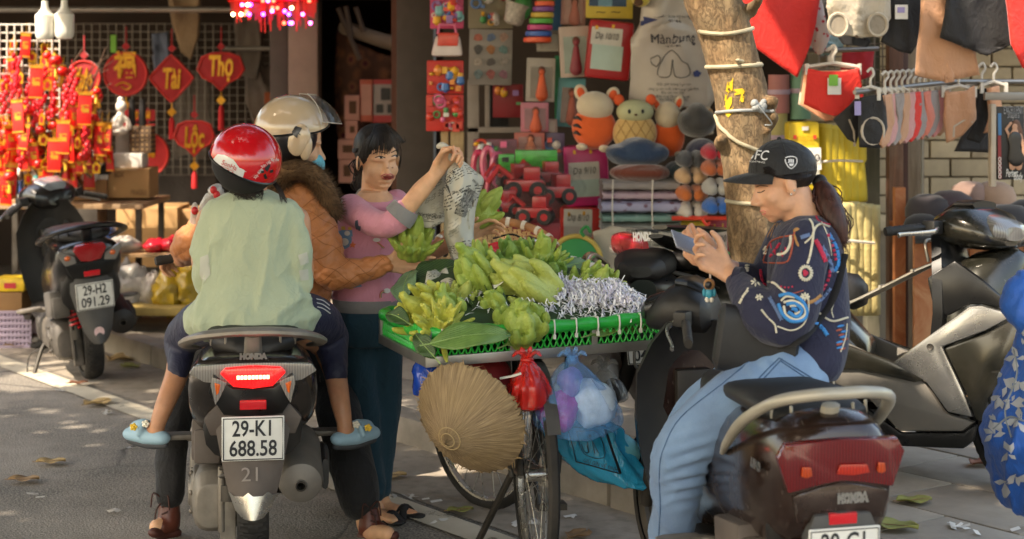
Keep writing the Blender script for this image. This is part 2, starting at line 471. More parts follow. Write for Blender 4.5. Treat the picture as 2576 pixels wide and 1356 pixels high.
ob('passage_wall',m,M('passage_wall','#3a2c25',.9,var=.3,vs=2),T2,world=True,smooth=False)
T3=structure_thing('shop_building','toy and bedding shop crowded with packages in the middle','shop',(.4,11,0))
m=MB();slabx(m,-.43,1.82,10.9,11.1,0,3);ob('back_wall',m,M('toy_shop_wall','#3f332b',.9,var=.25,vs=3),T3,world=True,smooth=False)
m=MB();slabx(m,-2.7,1.3,7.7,11.69,2.5,2.58);slabx(m,1.302,4.3,8.1,11.1,2.5,2.58);ob('unseen_awning',m,M('unseen_sheet','#6d6a64'),T3,world=True,smooth=False)  # unseen sheets, added and extended to keep sun out of the shops
T4=structure_thing('shop_building','underwear shop with pale block wall and weathered wooden posts at the right','shop',(2.7,10,0))
wallm=MB();slabx(wallm,1.7,4.4,10.05,10.2,0,3);bw=ob('block_wall',wallm,M('wall_mortar','#7d7160',.95),T4,world=True,smooth=False)
bm_=stone('wall_block','#a2937c','#bba98c',8)
bk=MB();bk.box((0,0,0),(.226,.06,.096));bme=bk.mesh('brick');finish(bme,bm_,None,True,.007)
for r in range(22):
 for c in range(12):
  x=1.8+c*.236+(r%2)*.118;z=.15+r*.105
  if not inview(Vector((x,10.03,z)),20)or z<.75:continue
  o=bpy.data.objects.new('brick',bme);COL.objects.link(o);o.parent=bw;o.location=Vector((x,10.035+rs.uniform(-.004,.004),z))-T4.location
wp=wood('weathered_timber','#5b4a38','#93806a')
wq=wood('brown_timber','#4e3325','#7a5540')
m=MB();slabx(m,1.735,1.80,8.55,8.65,.1,2.5);ob('post',m,wood('green_timber','#4c4c3e','#6c6a58'),T4,world=True,bev=.006)
m=MB();slabx(m,1.815,1.885,8.42,8.5,.1,2.5);ob('post',m,wq,T4,world=True,bev=.006)
m=MB();slabx(m,1.90,1.95,8.6,8.68,.1,2.5);ob('post',m,M('dark_maroon_paint','#4a2a20',.6),T4,world=True,bev=.006)
m=MB();slabx(m,1.97,2.10,8.9,8.98,.1,2.5);ob('post',m,wp,T4,world=True,bev=.006)
m=MB();m.tube([(2.075,8.85,z)for z in np.linspace(.3,1.45,30)],[.006+.002*(i%2)for i in range(30)],6)
single('rope','thin rope hanging down the weathered wooden post','rope',m,M('grey_rope','#8d8676',.9),(2.075,8.85,.3))
# ------------------------------------------------------------------ street tree: trunk, knots, unseen crown shaped to shade the street
def bark():
 k=NT('bark');v=k.scaled(1,1,.35)
 n=k.noise(26.0,7.0,v,.68,.6);n2=k.noise(9.0,5.0)
 vor=k.math('ABSOLUTE',k.math('SUBTRACT',k.noise(48.0,6.0,k.scaled(1,1,.5),.6,.8),.5))
 c=k.ramp(n,(.28,hx('#584530')),(.5,hx('#806649')),(.72,hx('#a48865')))
 c=k.mix(k.ramp(n2,(.45,0.0),(.65,.55)),c,hx('#776850'))
 c=k.mix(k.ramp(vor,(0.0,.6),(.035,0.0)),c,hx('#4a3a2b'))
 k.set(Base_Color=c,Roughness=.9);k.bump(k.math('ADD',n,k.ramp(vor,(0.0,0.0),(.05,.6))),.8,.005);return k.m
TD=6.55
trunk_px=[(1905,700,60),(1890,600,58),(1885,500,60),(1878,400,62),(1872,320,68),(1866,250,66),(1848,170,66),(1826,90,66),(1798,10,70),(1770,-70,72),(1700,-240,80),(1600,-420,84),(1500,-600,84)]
tree=thing('street_tree','leaning street tree trunk wrapped with loops of hose behind the phone user','tree',(G(1912,1165,.12)))
mb=MB();pts=[G(1912,1165,.12),P(1910,900,TD)]+[P(a,b,TD)for a,b,_ in trunk_px]
rad=[.12,.10]+[r/F*TD for _,_,r in trunk_px]
pp=catmull(pts,4);mb.caps(pp,rad,28)
for u,v,r,l in((1935,262,.030,.045),(1940,300,.028,.03),(1815,355,.024,.03),(1900,10,.02,.07),(1925,335,.016,.05)):
 c=P(u,v,TD-.05);c2=c+Vector(((u-1870)/900,-.35,.1)).normalized()*l;mb.caps([c-(c2-c)*1.2,c,c2],[r*1.3,r,r*.75],10)
def trunk_post(co,no):
 d=.004*fbm(co*np.array([26,26,10.0]),4,3)+.002*np.abs(vnoise(co*np.array([60,60,24.0]),8))
 return co+no*d[:,None]
barkm=bark()
_,TBV=organic('trunk',mb,.009,1,barkm,tree,trunk_post)
mb=MB()
rl=random.Random(5)
limb_m=barkm
for e in[(-2.2,5.0,4.3),(-.6,3.6,4.6),(.2,8.6,4.9),(1.8,5.6,4.8),(-3.0,8.0,4.6),(2.6,8.2,4.8),(-1.0,6.5,5.2),(0.6,2.4,4.6),(-3.2,3.0,4.7)]:
 a=P(1500,-600,TD);e=Vector(e);mid=a.lerp(e,.5)+Vector((0,0,.25));mb.tube(catmull([a-Vector((.05,0,.2)),a,mid,e],5),[.09,.07,.045,.015],8)
ob('limbs',mb,limb_m,tree,world=True)
SUNNY=[(P(70,250,10.9),.8),(P(170,330,11),.8),(P(240,430,11.2),.55),(P(330,430,11.4),.5),(P(40,440,11),.6),(P(138,62,9),.3),(P(380,570,11.2),.45),(P(1790,120,TD),.26),(P(1840,250,TD),.2),(P(1760,10,TD),.28),(P(2440,790,6.3),.2),(P(2330,860,6.3),.14),(P(2360,560,6.3),.12),(G(1060,1180),.24),(G(2370,1150,.12),.22),(G(120,955),.34),(P(2165,640,8.4),.22),(P(2225,560,8.4),.2),(P(2545,90,7.4),.2),(P(2490,650,8.2),.2)]  # spots meant to be sunlit; crown leaves on their sun rays are left out
def crown(n,seed):
 r=np.random.RandomState(seed);V=[];Fs=[]
 sd=np.array(SUN_DIR)
 cen=np.stack([r.uniform(-8.2,2.2,420),r.uniform(-1.8,9.2,420),r.uniform(3.6,5.4,420)],1)
 tg=[(np.array(p),q)for p,q in SUNNY]
 cnt=0;leaf=np.array([(-.5,0),(-.2,.26),(.2,.24),(.55,0),(.2,-.24),(-.2,-.26)])
 for i in range(n):
  c=cen[r.randint(len(cen))]+r.normal(0,[.42,.42,.22]);
  bad=False
  for p,q in tg:
   d=p-c;t=d@sd
   if np.linalg.norm(d-t*sd)<q*(.85+.3*r.rand()):bad=True;break
  if bad or c[2]<3.1:continue
  s=r.uniform(.10,.19);a=r.uniform(0,6.28);e1=np.array([cos(a),sin(a),r.uniform(-.5,.5)]);e2=np.array([-sin(a),cos(a),r.uniform(-.5,.5)])
  o=len(V)
  for x,y in leaf:V.append(c+e1*x*s+e2*y*s)
  Fs.append((o,o+1,o+2,o+3));Fs.append((o,o+3,o+4,o+5))
 me=bpy.data.meshes.new('crown');me.from_pydata(V,[],Fs);return me
leaf_m=M('tree_leaf',(.055,.10,.03),.5,var=.4,vs=2)
crown_me=crown(70000,2);crown_me.transform(Matrix.Translation(-tree.location))
ob('crown',crown_me,leaf_m,tree,smooth=False,fixn=False,kind='stuff')
# hose loops, wire and yellow paint on the trunk
def loop(u0,v0,u1,v1,r,sag,mat,label):
 mb=MB();front=[]
 n=22
 for i in range(n+1):
  t=i/n;u=lerp(u0,u1,t);v=lerp(v0,v1,t)+sag*sin(pi*t)
  front.append(hit(TBV,min(max(u,u0+4),u1-4),v,r*.6))
 c=(front[0]+front[-1])/2;back=[Vector((lerp(front[-1].x,front[0].x,t),TD+sin(pi*t)*.1,lerp(front[-1].z,front[0].z,t)))for t in(.0,.12,.3,.5,.7,.88,1)][1:-1]
 mb.tube(catmull(front+back,2,True)+[front[0]],r,8)
 return single('hose_loop',label,'hose',mb,mat,c,'hose loops round the tree trunk')
hose=M('old_hose','#a0967d',.6,var=.3,vs=14,bump=.2)
loop(1758,78,1894,72,.008,10,hose,'highest beige hose loop round the tree trunk')
loop(1776,168,1926,162,.008,2,hose,'second beige hose loop down the tree trunk')
loop(1800,283,1948,280,.006,-4,M('grey_cable','#8c8f90',.6),'thin grey cable tied round the trunk by the stump')
loop(1826,505,1942,512,.008,4,hose,'lowest beige hose loop below the cap brim')
mb=MB();stroke(mb,TBV,[(1802,290),(1815,320),(1850,352),(1890,372),(1925,385)],.0075,6,.005,8)
single('hose','beige hose hanging slanted across the trunk above the cap','hose',mb,hose,P(1850,340,TD))
mb=MB()
for i in range(14):
 c=hit(TBV,1907+rs.uniform(-14,14),266+rs.uniform(-12,12),.01);mb.ell(c,.008+rs.random()*.008,None,8,6)
mb.tube(catmull([hit(TBV,1910,270,.02),hit(TBV,1930,262,.05),hit(TBV,1945,300,.03),hit(TBV,1925,320,.02)],5),.003,5)
single('cable_knot','knotted grey cable end on the stump of the trunk','cable',mb,M('grey_cable','#8c8f90'),P(1907,266,TD-.1))
mb=MB()
for q in([(1830,205),(1845,195),(1842,260),(1828,290),(1822,262)],[(1845,225),(1868,222),(1866,236),(1848,240)],[(1866,222),(1876,226),(1870,256),(1860,262)],[(1825,285),(1846,268),(1850,278),(1832,296)]):patch(mb,TBV,q,.003,2)
k=NT('yellow_paint');k.set(Base_Color=hx('#c9a31c'),Roughness=.8,Alpha=k.ramp(k.noise(45.0,5.0),(.42,0.0),(.5,1.0)))
ob('paint_mark',mb,k.m,tree,world=True)
# ------------------------------------------------------------------ scooters (local x forward, y left, z up, origin under the rear axle)
blk=M('black_plastic','#131212',.5,var=.25,bump=.12,bs=300,dust=.09)
blk_clean=M('black_gloss_trim','#141414',.3,var=.2)
rub=M('tyre_rubber','#161514',.85,var=.25,vs=20,bump=.15,dust=.12)
alu=M('cast_aluminium','#7a736a',.5,.5,var=.3,vs=14,bump=.15,dust=.4)
alu_b=M('bright_metal','#b9b6b0',.28,.9,var=.15)
chrome=M('chrome','#d8d6d2',.14,1.0,var=.05)
dark_metal=M('dark_steel','#3a3733',.55,.6,var=.3,dust=.3)
muff_m=M('muffler_grey','#77716a',.5,.4,var=.2,vs=8,dust=.4)
seat_m=M('seat_vinyl','#171514',.55,bump=.2,bs=220,dust=.06)
brown_plastic=M('brown_grey_plastic','#4c423c',.6,var=.15,bump=.15,bs=250,dust=.22)
def lens(name,col,rough=.12,em=0.0):
 if name in _MC:return _MC[name]
 k=NT(name);w_=k.n('TexWave',{'Vector':k.co(),'Scale':38.0,'Distortion':.6},bands_direction='Y')
 c=k.mix(k.math('MULTIPLY',w_.outputs['Fac'],.5),hx(col),tuple(q*.35 for q in hx(col)))
 k.set(Base_Color=c,Roughness=rough,Coat_Weight=1.0,Coat_Roughness=.04);k.bump(w_.outputs['Fac'],.25,.003)
 if em:k.set(Emission_Color=hx(col),Emission_Strength=em)
 _MC[name]=k.m;return k.m
red_lens=lens('red_lens','#a3131a');dark_red_lens=lens('dark_red_lens','#66090c');clear_lens=lens('clear_lens','#86817b');amber_lens=lens('amber_lens','#e0641a');lit_lens=lens('lit_red_lens','#d61216',.15,.55)
refl_m=M('red_reflector','#c41520',.2,coat=1)
led_m=M('led_bar','#ff5a48',.4,var=.02,emis=5)
plate_m=M('plate_white','#d9d8d2',.4,var=.06,vs=25,dust=.18);ink=M('plate_ink','#26282c',.6)
def paint(name,col,flake=0.0,rough=.28,dust=.2):
 if name in _MC:return _MC[name]
 k=NT(name);d=k.ramp(k.noise(6.0,7.0,rough=.7),(.4,0.0),(.8,dust))
 sc=k.ramp(k.noise(1.0,4.0,k.scaled(8,120,30)),(.66,0.0),(.7,.35))
 c=k.mix(d,hx(col),hx('#7d736a'));c=k.mix(k.math('MULTIPLY',sc,.5),c,hx('#9a9288'))
 k.set(Base_Color=c,Roughness=k.math('ADD',k.math('MULTIPLY',d,.8),rough),Coat_Weight=.6,Coat_Roughness=.12,Metallic=flake)
 _MC[name]=k.m;return k.m
def wheel(root,x,r=.235,w=.05,z=None,rot=None,rimmat=None,pos_y=0.0):
 z=r if z is None else z;R=Matrix.Translation((x,pos_y,z))@(rot.to_4x4()if rot else Matrix.Identity(4))
 m=MB();
 m.lathe([(.03,.055),(.045,.055),(.045,-.055),(.03,-.055)],(0,0,0),(pi/2,0,0),14,True)
 m.lathe([(r*.66,.03),(r*.74,.042),(r*.78,.042),(r*.78,-.042),(r*.74,-.042),(r*.66,-.03),(r*.66,.03)],(0,0,0),(pi/2,0,0),30)
 for i in range(5):
  a=i*2*pi/5;m.tube([(.04*cos(a),0,.04*sin(a)),(r*.68*cos(a+.25),0,r*.68*sin(a+.25))],[.022,.014],6,ratio=.6)
 o=ob('wheel',m.xf(R),rimmat or dark_metal,root)
 t=MB();rows=[];n=220;kk=15
 for i in range(n):
  a=2*pi*i/n;row=[]
  for j in range(kk):
   b=lerp(-2.25,2.25,j/(kk-1));yy=w*sin(b)*1.02 if abs(b)<pi/2 else math.copysign(w*(1.02-.12*(abs(b)-pi/2)),b)
   rr=r-w*.95*(1-cos(b))*.62
   ph=(i/n*46+abs(b)*1.5)%1.0
   if.25<abs(b)<1.25 and ph<.3:rr-=.0045
   if abs(abs(b)-.16)<.09:rr-=.003
   row.append((rr*cos(a),yy,rr*sin(a)))
  rows.append(row)
 rows.append(rows[0]);t.grid(rows);t.xf(R)
 ob('tyre',t,rub,o,ang=25);return o
def coil(p0,p1,r,wire,turns,seg=6):
 p0,p1=Vector(p0),Vector(p1);ax=(p1-p0);q=ax.to_track_quat('Z','X');L=ax.length;n=int(turns*12)
 return[p0+q@Vector((r*cos(2*pi*turns*i/n),r*sin(2*pi*turns*i/n),L*i/n))for i in range(n+1)]
def plate(root,c,tilt,l1,l2,w=.19,h=.14):
 R=Euler((0,tilt,0)).to_matrix();c=Vector(c)
 m=MB();m.box(c,(.006,w,h),R);p=ob('number_plate',m,plate_m,root,bev=.0025)
 fr=MB();q=[R@Vector((-.0045,y,z))+c for y,z in((w/2-.005,-h/2+.005),(-w/2+.005,-h/2+.005),(-w/2+.005,h/2-.005),(w/2-.005,h/2-.005))]
 fr.tube(q+[q[0]],.0018,5);
 up=R@Vector((0,0,1));rt=Vector((0,-1,0))
 for t,z in((l1,h*.22),(l2,-h*.23)):put_text(fr,t,.07,(c+R@Vector((-.0048,0,z)),rt,up),w*.76 if len(t)>5 else w*.62,bold=.0012)
 s=ob('lettering',fr,ink,p,smooth=False);return p
def scooter(name,label,loc,yaw,lean,o):
 root=thing(name,label,'scooter',loc,(0,0,0));root.rotation_mode='XYZ'
 root.matrix_world=Matrix.Translation(loc)@Matrix.Rotation(yaw,4,'Z')@Matrix.Rotation(lean,4,'X')
 loc_,q,_=root.matrix_world.decompose();root.location=loc_;root.rotation_euler=q.to_euler()
 bm_,tw=o['body'],o.get('tail_w',.2)
 zt=o.get('z',0.0)
 wheel(root,0);
 m=MB();m.sections(o.get('secs')or[(-.40,tw*.62,.655+zt,.735+zt),(-.385,tw*.9,.60+zt,.745+zt),(-.33,tw,.53+zt,.752+zt,3),(-.2,tw*1.02,.46+zt,.755+zt,3),(0,tw,.43,.75+zt,3),(.25,tw*.88,.40,.72+zt),(.5,.14,.34,.62),(.62,.10,.30,.5)],26)
 ob('rear_body',m,bm_,root,ang=60)
 m=MB();m.sections([(-.34,.06,.745+zt,.775+zt),(-.30,.13,.74+zt,.80+zt),(-.1,.15,.74+zt,.815+zt),(.12,.14,.735+zt,.80+zt),(.25,.125,.70+zt,.775+zt),(.42,.115,.66+zt,.77+zt),(.56,.085,.62+zt,.755+zt),(.60,.04,.64+zt,.72+zt)],22,3)
 ob('seat',m,seat_m,root,ang=60)
 m=MB();m.sections([(-.16,.05,.16,.30),(-.12,.065,.14,.34),(.05,.07,.15,.35),(.25,.08,.16,.36),(.42,.07,.17,.34),(.47,.04,.2,.31)],18,3)
 m.xf(Matrix.Translation((0,.13,0)));m.lathe([(.085,.0),(.085,.02),(.07,.03),(.05,.03),(.045,.04),(0.001,.04)],(-.02,.17,.25),(-pi/2,0,0),20);m.lathe([(.07,.0),(.07,.02),(.055,.03),(.001,.03)],(.3,.185,.27),(-pi/2,0,0),20)
 for a in range(6):m.ell((-.02+.072*cos(a),.2,.25+.072*sin(a)),.009,None,6,4)
 m.box((-.10,.07,.22),(.10,.10,.12));m.box((-.15,.08,.19),(.05,.05,.16));m.tube([(-.17,.10,.36),(-.17,.10,.15)],.012,8);m.box((.2,0,.3),(.35,.16,.18))
 ob('engine_case',m,alu if not o.get('dark_engine')else M('dark_engine','#45413d',.55,.3,var=.3,vs=14,bump=.15,dust=.4),root,bev=.008)
 m=MB();m.box((-.06,.145,.435),(.24,.10,.135),(0,.12,0));m.box((-.19,.145,.43),(.03,.085,.11),(0,.12,0));ob('air_box',m,brown_plastic if not o.get('dark_engine')else M('dark_airbox','#3c3a38',.6,var=.2,dust=.35),root,bev=.014)
 sp0,sp1=(-.17,.075,.27),(-.13,.08,.58)
 m=MB();m.tube([sp0,sp1],.017,10);m.tube([(-.172,.075,.25),(-.168,.075,.30)],.03,12);sh=ob('shock_absorber',m,dark_metal,root)
 m=MB();m.tube(coil((-.168,.075,.31),(-.135,.08,.57),.031,.006,11),.0065,6);ob('shock_spring',m,o.get('spring',dark_metal),sh)
 m=MB();R=Euler((0,pi/2-.20,0)).to_matrix()
 m.lathe([(.018,-.012),(.02,-.004),(.042,0),(.066,.012),(.073,.035),(.073,.30),(.06,.36),(.03,.42)],(-.27,-.15,.315),R,28);ob('muffler',m,muff_m if not o.get('dark_engine')else blk,root)
 m=MB();m.lathe([(.018,-.013),(.013,-.013),(.011,.02)],(-.27,-.15,.315),R,16);ob('tail_pipe',m,dark_metal,root)
 m=MB();m.sections([(-.15,.012,.27,.37),(.0,.02,.26,.39),(.18,.012,.26,.36)],12);m.xf(Matrix.Translation((0,-.232,0)));ob('heat_shield',m,o.get('shield',blk),root,bev=0)
 m=MB();m.tube([(-.02,-.10,.235),(.02,-.10,.3),(.1,-.10,.34)],.025,8,ratio=.5);m.tube(catmull([(.1,-.14,.3),(.2,-.12,.2),(.35,-.05,.2),(.42,0,.25)]),.014,8);ob('exhaust_pipe',m,dark_metal,root)
 m=MB();m.sections([(-.36,.12,.55+zt*.5,.62+zt),(-.30,.155,.40,.62+zt),(-.05,.10,.44,.62),(.2,.08,.45,.62)],16);ob('inner_fender',m,blk,root)
 fm=o.get('fender',brown_plastic);zz=o.get('fz',0)
 rows=[]
 for z,hw,x in((.60,.105,-.345),(.52,.115,-.365),(.44,.10,-.375),(.38,.088,-.385),(.32,.072,-.395),(.275,.052,-.405),(.25,.030,-.41)):
  rows.append([(x-.030*(1-(t*t)),hw*t,z+zz-.0*abs(t))for t in np.linspace(-1,1,11)])
 m=MB();m.grid(rows);back=[[(a+.012,b*.96,c)for a,b,c in r]for r in rows];m.grid(back);m.grid([[r[0]for r in rows],[r[0]for r in back]]);m.grid([[r[-1]for r in rows],[r[-1]for r in back]]);m.grid([rows[-1],back[-1]])
 f=ob('rear_fender',m,fm,root,ang=30)
 if o.get('tip'):
  tr=[[(a-.004,b*1.04,c)for a,b,c in r]for r in rows[4:]];tr[0]=[(a,b,c+(.012 if i%4==2 else 0))for i,(a,b,c)in enumerate(tr[0])]
  m=MB();m.grid(tr);ob('fender_tip',m,alu_b,f)
 if o.get('sticker'):
  m=MB();m.lathe([(.026,0),(.026,.003),(.001,.003)],(-.425,.0,.31),(0,-pi/2,0),20);ob('round_sticker',m,M('sticker_pale','#d8b7b7',.5,var=.2,vs=60),f)
 if o.get('plate'):plate(root,(-.425+o.get('px',0),0,.498+o.get('pz',0)),-.12,*o['plate'])
 m=MB();m.box((-.405+o.get('rx',0),0,.598+zt*.5+o.get('rz',0)),(.015,o.get('rw',.082),.028),(0,-.15,0));ob('reflector',m,refl_m,root,bev=.003)
 rail=o.get('rail_pts')or[(.02,.185,.715),(-.14,.212,.745),(-.28,.205,.778),(-.37,.155,.808),(-.405,.07,.822),(-.41,0,.824)]
 pts=catmull(rail+[(x,-y,z)for x,y,z in rail[-2::-1]],6)
 m=MB();m.tube([(x,y,z+zt)for x,y,z in pts],[q*o.get('rs',1)for q in(.012,.024,.027,.028,.027,.024,.012)],10,ratio=o.get('rr',.55),up=(0,0,1));
 ob('grab_rail',m,o['rail'],root,ang=50)
 m=MB();m.tube([(-.385,0,.81+zt),(-.35,0,.74+zt)],[.026,.030],8,ratio=.6);[m.tube([(-.37+abs(y)*.6,y,.80+zt),(-.37+abs(y)*.6,y,.765+zt)],.005,6)for y in(-.13,-.085,.085,.13)];ob('rail_stem',m,o['rail'],root,bev=.003,kind='stuff')
 for sgn in(1,-1):
  m=MB();m.tube([(.18,sgn*.13,.375),(.20,sgn*.22,.385)],.015,8);m.sections([(0,.028,-.011,.011),(.03,.036,-.011,.011),(.10,.036,-.010,.010),(.125,.02,-.008,.008)],12,4);n0=len(m.v)-48
  T=Matrix.Translation((.20,sgn*.20,.388))@Matrix.Rotation(sgn*pi/2,4,'Z');m.v[n0:]=[tuple(T@Vector(v))for v in m.v[n0:]]
  ob('foot_peg',m,alu,root)
 m=MB();m.tube(catmull([(.35,.12,.25),(.30,.2,.16),(.24,.27,.03),(.2,.29,.012)])if o.get('stand')else[(.35,.12,.2),(.1,.16,.17)],.011,8);
 if o.get('stand'):m.box((.2,.29,.012),(.06,.05,.008));m.tube(catmull([(.3,.2,.16),(.33,.27,.12),(.29,.30,.03)]),.004,5)
 ob('side_stand',m,dark_metal,root)
 m=MB();m.sections([(.40,.17,.28,.33),(.55,.19,.27,.32),(.85,.18,.27,.32),(.97,.14,.30,.36)],18,4);ob('floor_board',m,blk,root)
 m=MB();m.sections([(.40,.17,.16,.275),(.6,.15,.17,.27),(.85,.13,.18,.27),(.98,.09,.22,.3)],16,3);ob('belly_cover',m,o.get('belly',blk),root)
 sx=o.get('sh',0)
 def shield(off,ks,grow=1.0):
  rows=[]
  for z,x,hw in((.26,.93,.10),(.34,.93,.165),(.48,.95,.195),(.62,.965,.205),(.74,.96,.20),(.84,.945,.15),(.90,.93,.10)):
   rows.append([(x+off-.06*t*t*ks,hw*grow*t,z)for t in np.linspace(-1,1,13)])
  return rows
 a,b=shield(0,1),shield(.035,1,.98)
 m=MB();m.grid(a);m.grid(b);[m.grid([[r[i]for r in a],[r[i]for r in b]])for i in(0,-1)];m.grid([a[0],b[0]]);m.grid([a[-1],b[-1]]);ob('leg_shield',m,o.get('inner',blk),root,ang=50)
 m=MB();m.sections([(.95,.18,.30,.80),(1.02,.185,.32,.84),(1.10,.15,.36,.86),(1.17,.09,.44,.86),(1.20,.03,.52,.84)],24,2.4);ob('front_apron',m,bm_,root)
 m=MB();m.box((.945,0,.66),(.05,.12,.16));m.lathe([(.016,0),(.016,.012),(.001,.012)],(.92,-.09,.76),(0,-pi/2,0),14);ob('storage_pocket',m,blk,root,bev=.01)
 fr=thing('steering',None,None);fr.parent=root;fr.location=(1.03,0,0);fr.rotation_euler=(0,0,o.get('steer',0))
 fk=fr
 if 'wsteer' in o:fk=thing('front_fork',None,None);fk.parent=root;fk.location=(1.03,0,0);fk.rotation_euler=(0,0,o['wsteer'])
 tp=lambda x:x-1.03
 fw=o.get('front',True)
 W=wheel(fk,tp(1.25),rot=None)if fw else None
 m=MB();[m.tube([(tp(1.25),s*.075,.235),(tp(1.10),s*.075,.62)],.022,10)for s in(1,-1)];ob('fork',m,dark_metal,fk)
 rows=[[(tp(1.25)+.26*cos(t),y,.235+.26*sin(t)-.03*(y/.07)**2)for y in np.linspace(-.07,.07,7)]for t in np.linspace(.2,2.7,14)]
 m=MB();m.grid(rows);m.grid([[(x*.985,y,z-.006)for x,y,z in r]for r in rows]);ob('front_fender',m,bm_,fk)
 m=MB();m.sections([(tp(.90),.10,.87,.95),(tp(.93),.15,.85,.995),(tp(1.0),.165,.85,1.02),(tp(1.08),.15,.85,1.0),(tp(1.16),.09,.86,.94),(tp(1.18),.04,.87,.91)],22,2.5);hs=ob('headset',m,o.get('head',bm_),fr)
 m=MB();m.sections([(tp(.905),.05,.945,.955),(tp(.925),.085,.965,1.004),(tp(.99),.10,.99,1.034),(tp(1.05),.06,1.0,1.03)],18,2.6);ob('gauge',m,o.get('gauge',blk_clean),hs)
 m=MB();m.sections([(tp(1.10),.07,.90,.985),(tp(1.17),.085,.885,.965),(tp(1.195),.05,.89,.94)],16);ob('headlight',m,o.get('hl',clear_lens),hs)
 gdz=o.get('grip_drop',0)
 for s in(1,-1):
  m=MB();m.tube(catmull([(tp(1.0),s*.12,.92),(tp(.975),s*.22,.93-gdz*.4),(tp(.93),s*.345,.915-gdz)],4),.011,8);bar=ob('handlebar',m,blk,fr)
  m=MB();p0,p1=Vector((tp(.962),s*.235,.927-gdz*.5)),Vector((tp(.925),s*.355,.913-gdz));L=16
  m.tube([p0.lerp(p1,i/L)for i in range(L+1)],[.0165+.0016*(i%2)for i in range(L)]+[.019],12);m.tube([p1,p1+(p1-p0).normalized()*.018],[.019,.016],12);ob('grip',m,M('grip_rubber','#1c1b1a',.7,bump=.3,bs=200,dust=.2),bar)
  m=MB();m.box((tp(.985),s*.20,.93-gdz*.3),(.055,.06,.05),(0,0,-s*.2));ob('switch_box',m,blk,bar,bev=.008)
  m=MB();m.tube(catmull([(tp(1.01),s*.20,.925-gdz*.3),(tp(1.035),s*.25,.915-gdz*.6),(tp(.99),s*.35,.905-gdz*1.1),(tp(.985),s*.37,.90-gdz*1.2)],5),[.008,.007,.006,.008],8,ratio=1.3);ob('brake_lever',m,alu_b if o.get('levers')else blk,bar)
 if o.get('mirrors'):
  for s in(1,-1):
   m=MB();m.tube(catmull([(tp(1.0),s*.16,.95),(tp(1.0),s*.24,1.06),(tp(.98),s*.27,1.13)],4),.005,6);m.ell((tp(.98),s*.28,1.16),(.015,.06,.04));ob('mirror',m,blk,fr)
 return root,fr
def yz(root,name,poly,x,d,mat,tilt=0.0,parent=None,bev=.004,zc=0):
 """shape in the rear plane (y to the left, z up)"""
 m=MB();R=Euler((0,tilt,0)).to_matrix();o0=Vector((x,0,zc))
 m.prism([(y,z-zc)for y,z in poly],d,(o0,(0,1,0),R@Vector((0,0,1)),R@Vector((-1,0,0))));return ob(name,m,mat,parent or root,bev=bev)
def mirror(p):return p+[(-y,z)for y,z in reversed(p)]
# --- the ridden scooter in the middle
body1=paint('dark_brown_paint','#1f1a18',.1,.2,.16)
c_yaw=radians(98.4);rail_grey=M('rail_grey_metal','#8d867d',.42,.5,var=.15,vs=20,dust=.25)
SC,SCF=scooter('scooter','dark scooter seen from behind carrying two riders, brake light glowing',(-.857,5.79,0),c_yaw,0,dict(body=body1,rail=rail_grey,plate=('29-K1','688.58'),fender=brown_plastic,tip=True,steer=.05))
lb=yz(SC,'light_band',mirror([(.06,.728),(.18,.722),(.195,.70),(.15,.672),(.06,.66)]),-.385,.02,clear_lens,-.1,zc=.7)
yz(SC,'brake_light',mirror([(.0,.722),(.085,.716),(.10,.70),(.06,.658),(.0,.652)]),-.395,.026,lit_lens,-.1,zc=.7)
m=MB();[m.box((-.4275,y,.686),(.006,.0095,.012))for y in np.linspace(-.045,.045,9)];ob('led_bar',m,led_m,SC,bev=.002)
yz(SC,'tail_panel',mirror([(.0,.65),(.065,.655),(.12,.70),(.135,.64),(.09,.57),(.0,.56)]),-.372,.03,blk_clean,-.15,zc=.62)
for s in(1,-1):
 yz(SC,'turn_signal',[(s*.078,.672),(s*.125,.69),(s*.13,.665),(s*.115,.60),(s*.10,.625)],-.392,.022,clear_lens,-.1,zc=.66)
 yz(SC,'amber_bulb',[(s*.098,.665),(s*.118,.672),(s*.112,.63),(s*.104,.638)],-.408,.009,amber_lens,-.1,zc=.66)
yz(SC,'bracket',mirror([(.0,.60),(.11,.60),(.15,.55),(.13,.50),(.0,.50)]),-.34,.03,brown_plastic,-.1,zc=.55)
def sticker_text(root,body,c,w,rt,up,mat,size=.03,**kw):
 m=MB();put_text(m,body,size,(c,rt,up),w,**kw);return ob('lettering',m,mat,root,smooth=False)
emb=M('embossed_grey','#a9a49d',.35,.6)
sticker_text(SC,'HONDA',(-.397,0,.745),.085,(0,-1,0),(.75,0,.66),emb,bold=.003)
for s in(1,-1):sticker_text(SC,'LEAD',(-.30,s*.209,.655),.045,(s*1,0,0)if s<0 else(-1,0,0),(0,0,1),emb,shear=.3)
sticker_text(SC,'21',(-.4225,.005,.385),.05,(0,-1,0),(0.1,0,1),M('scratch_mark','#8a8079',.7),.06)
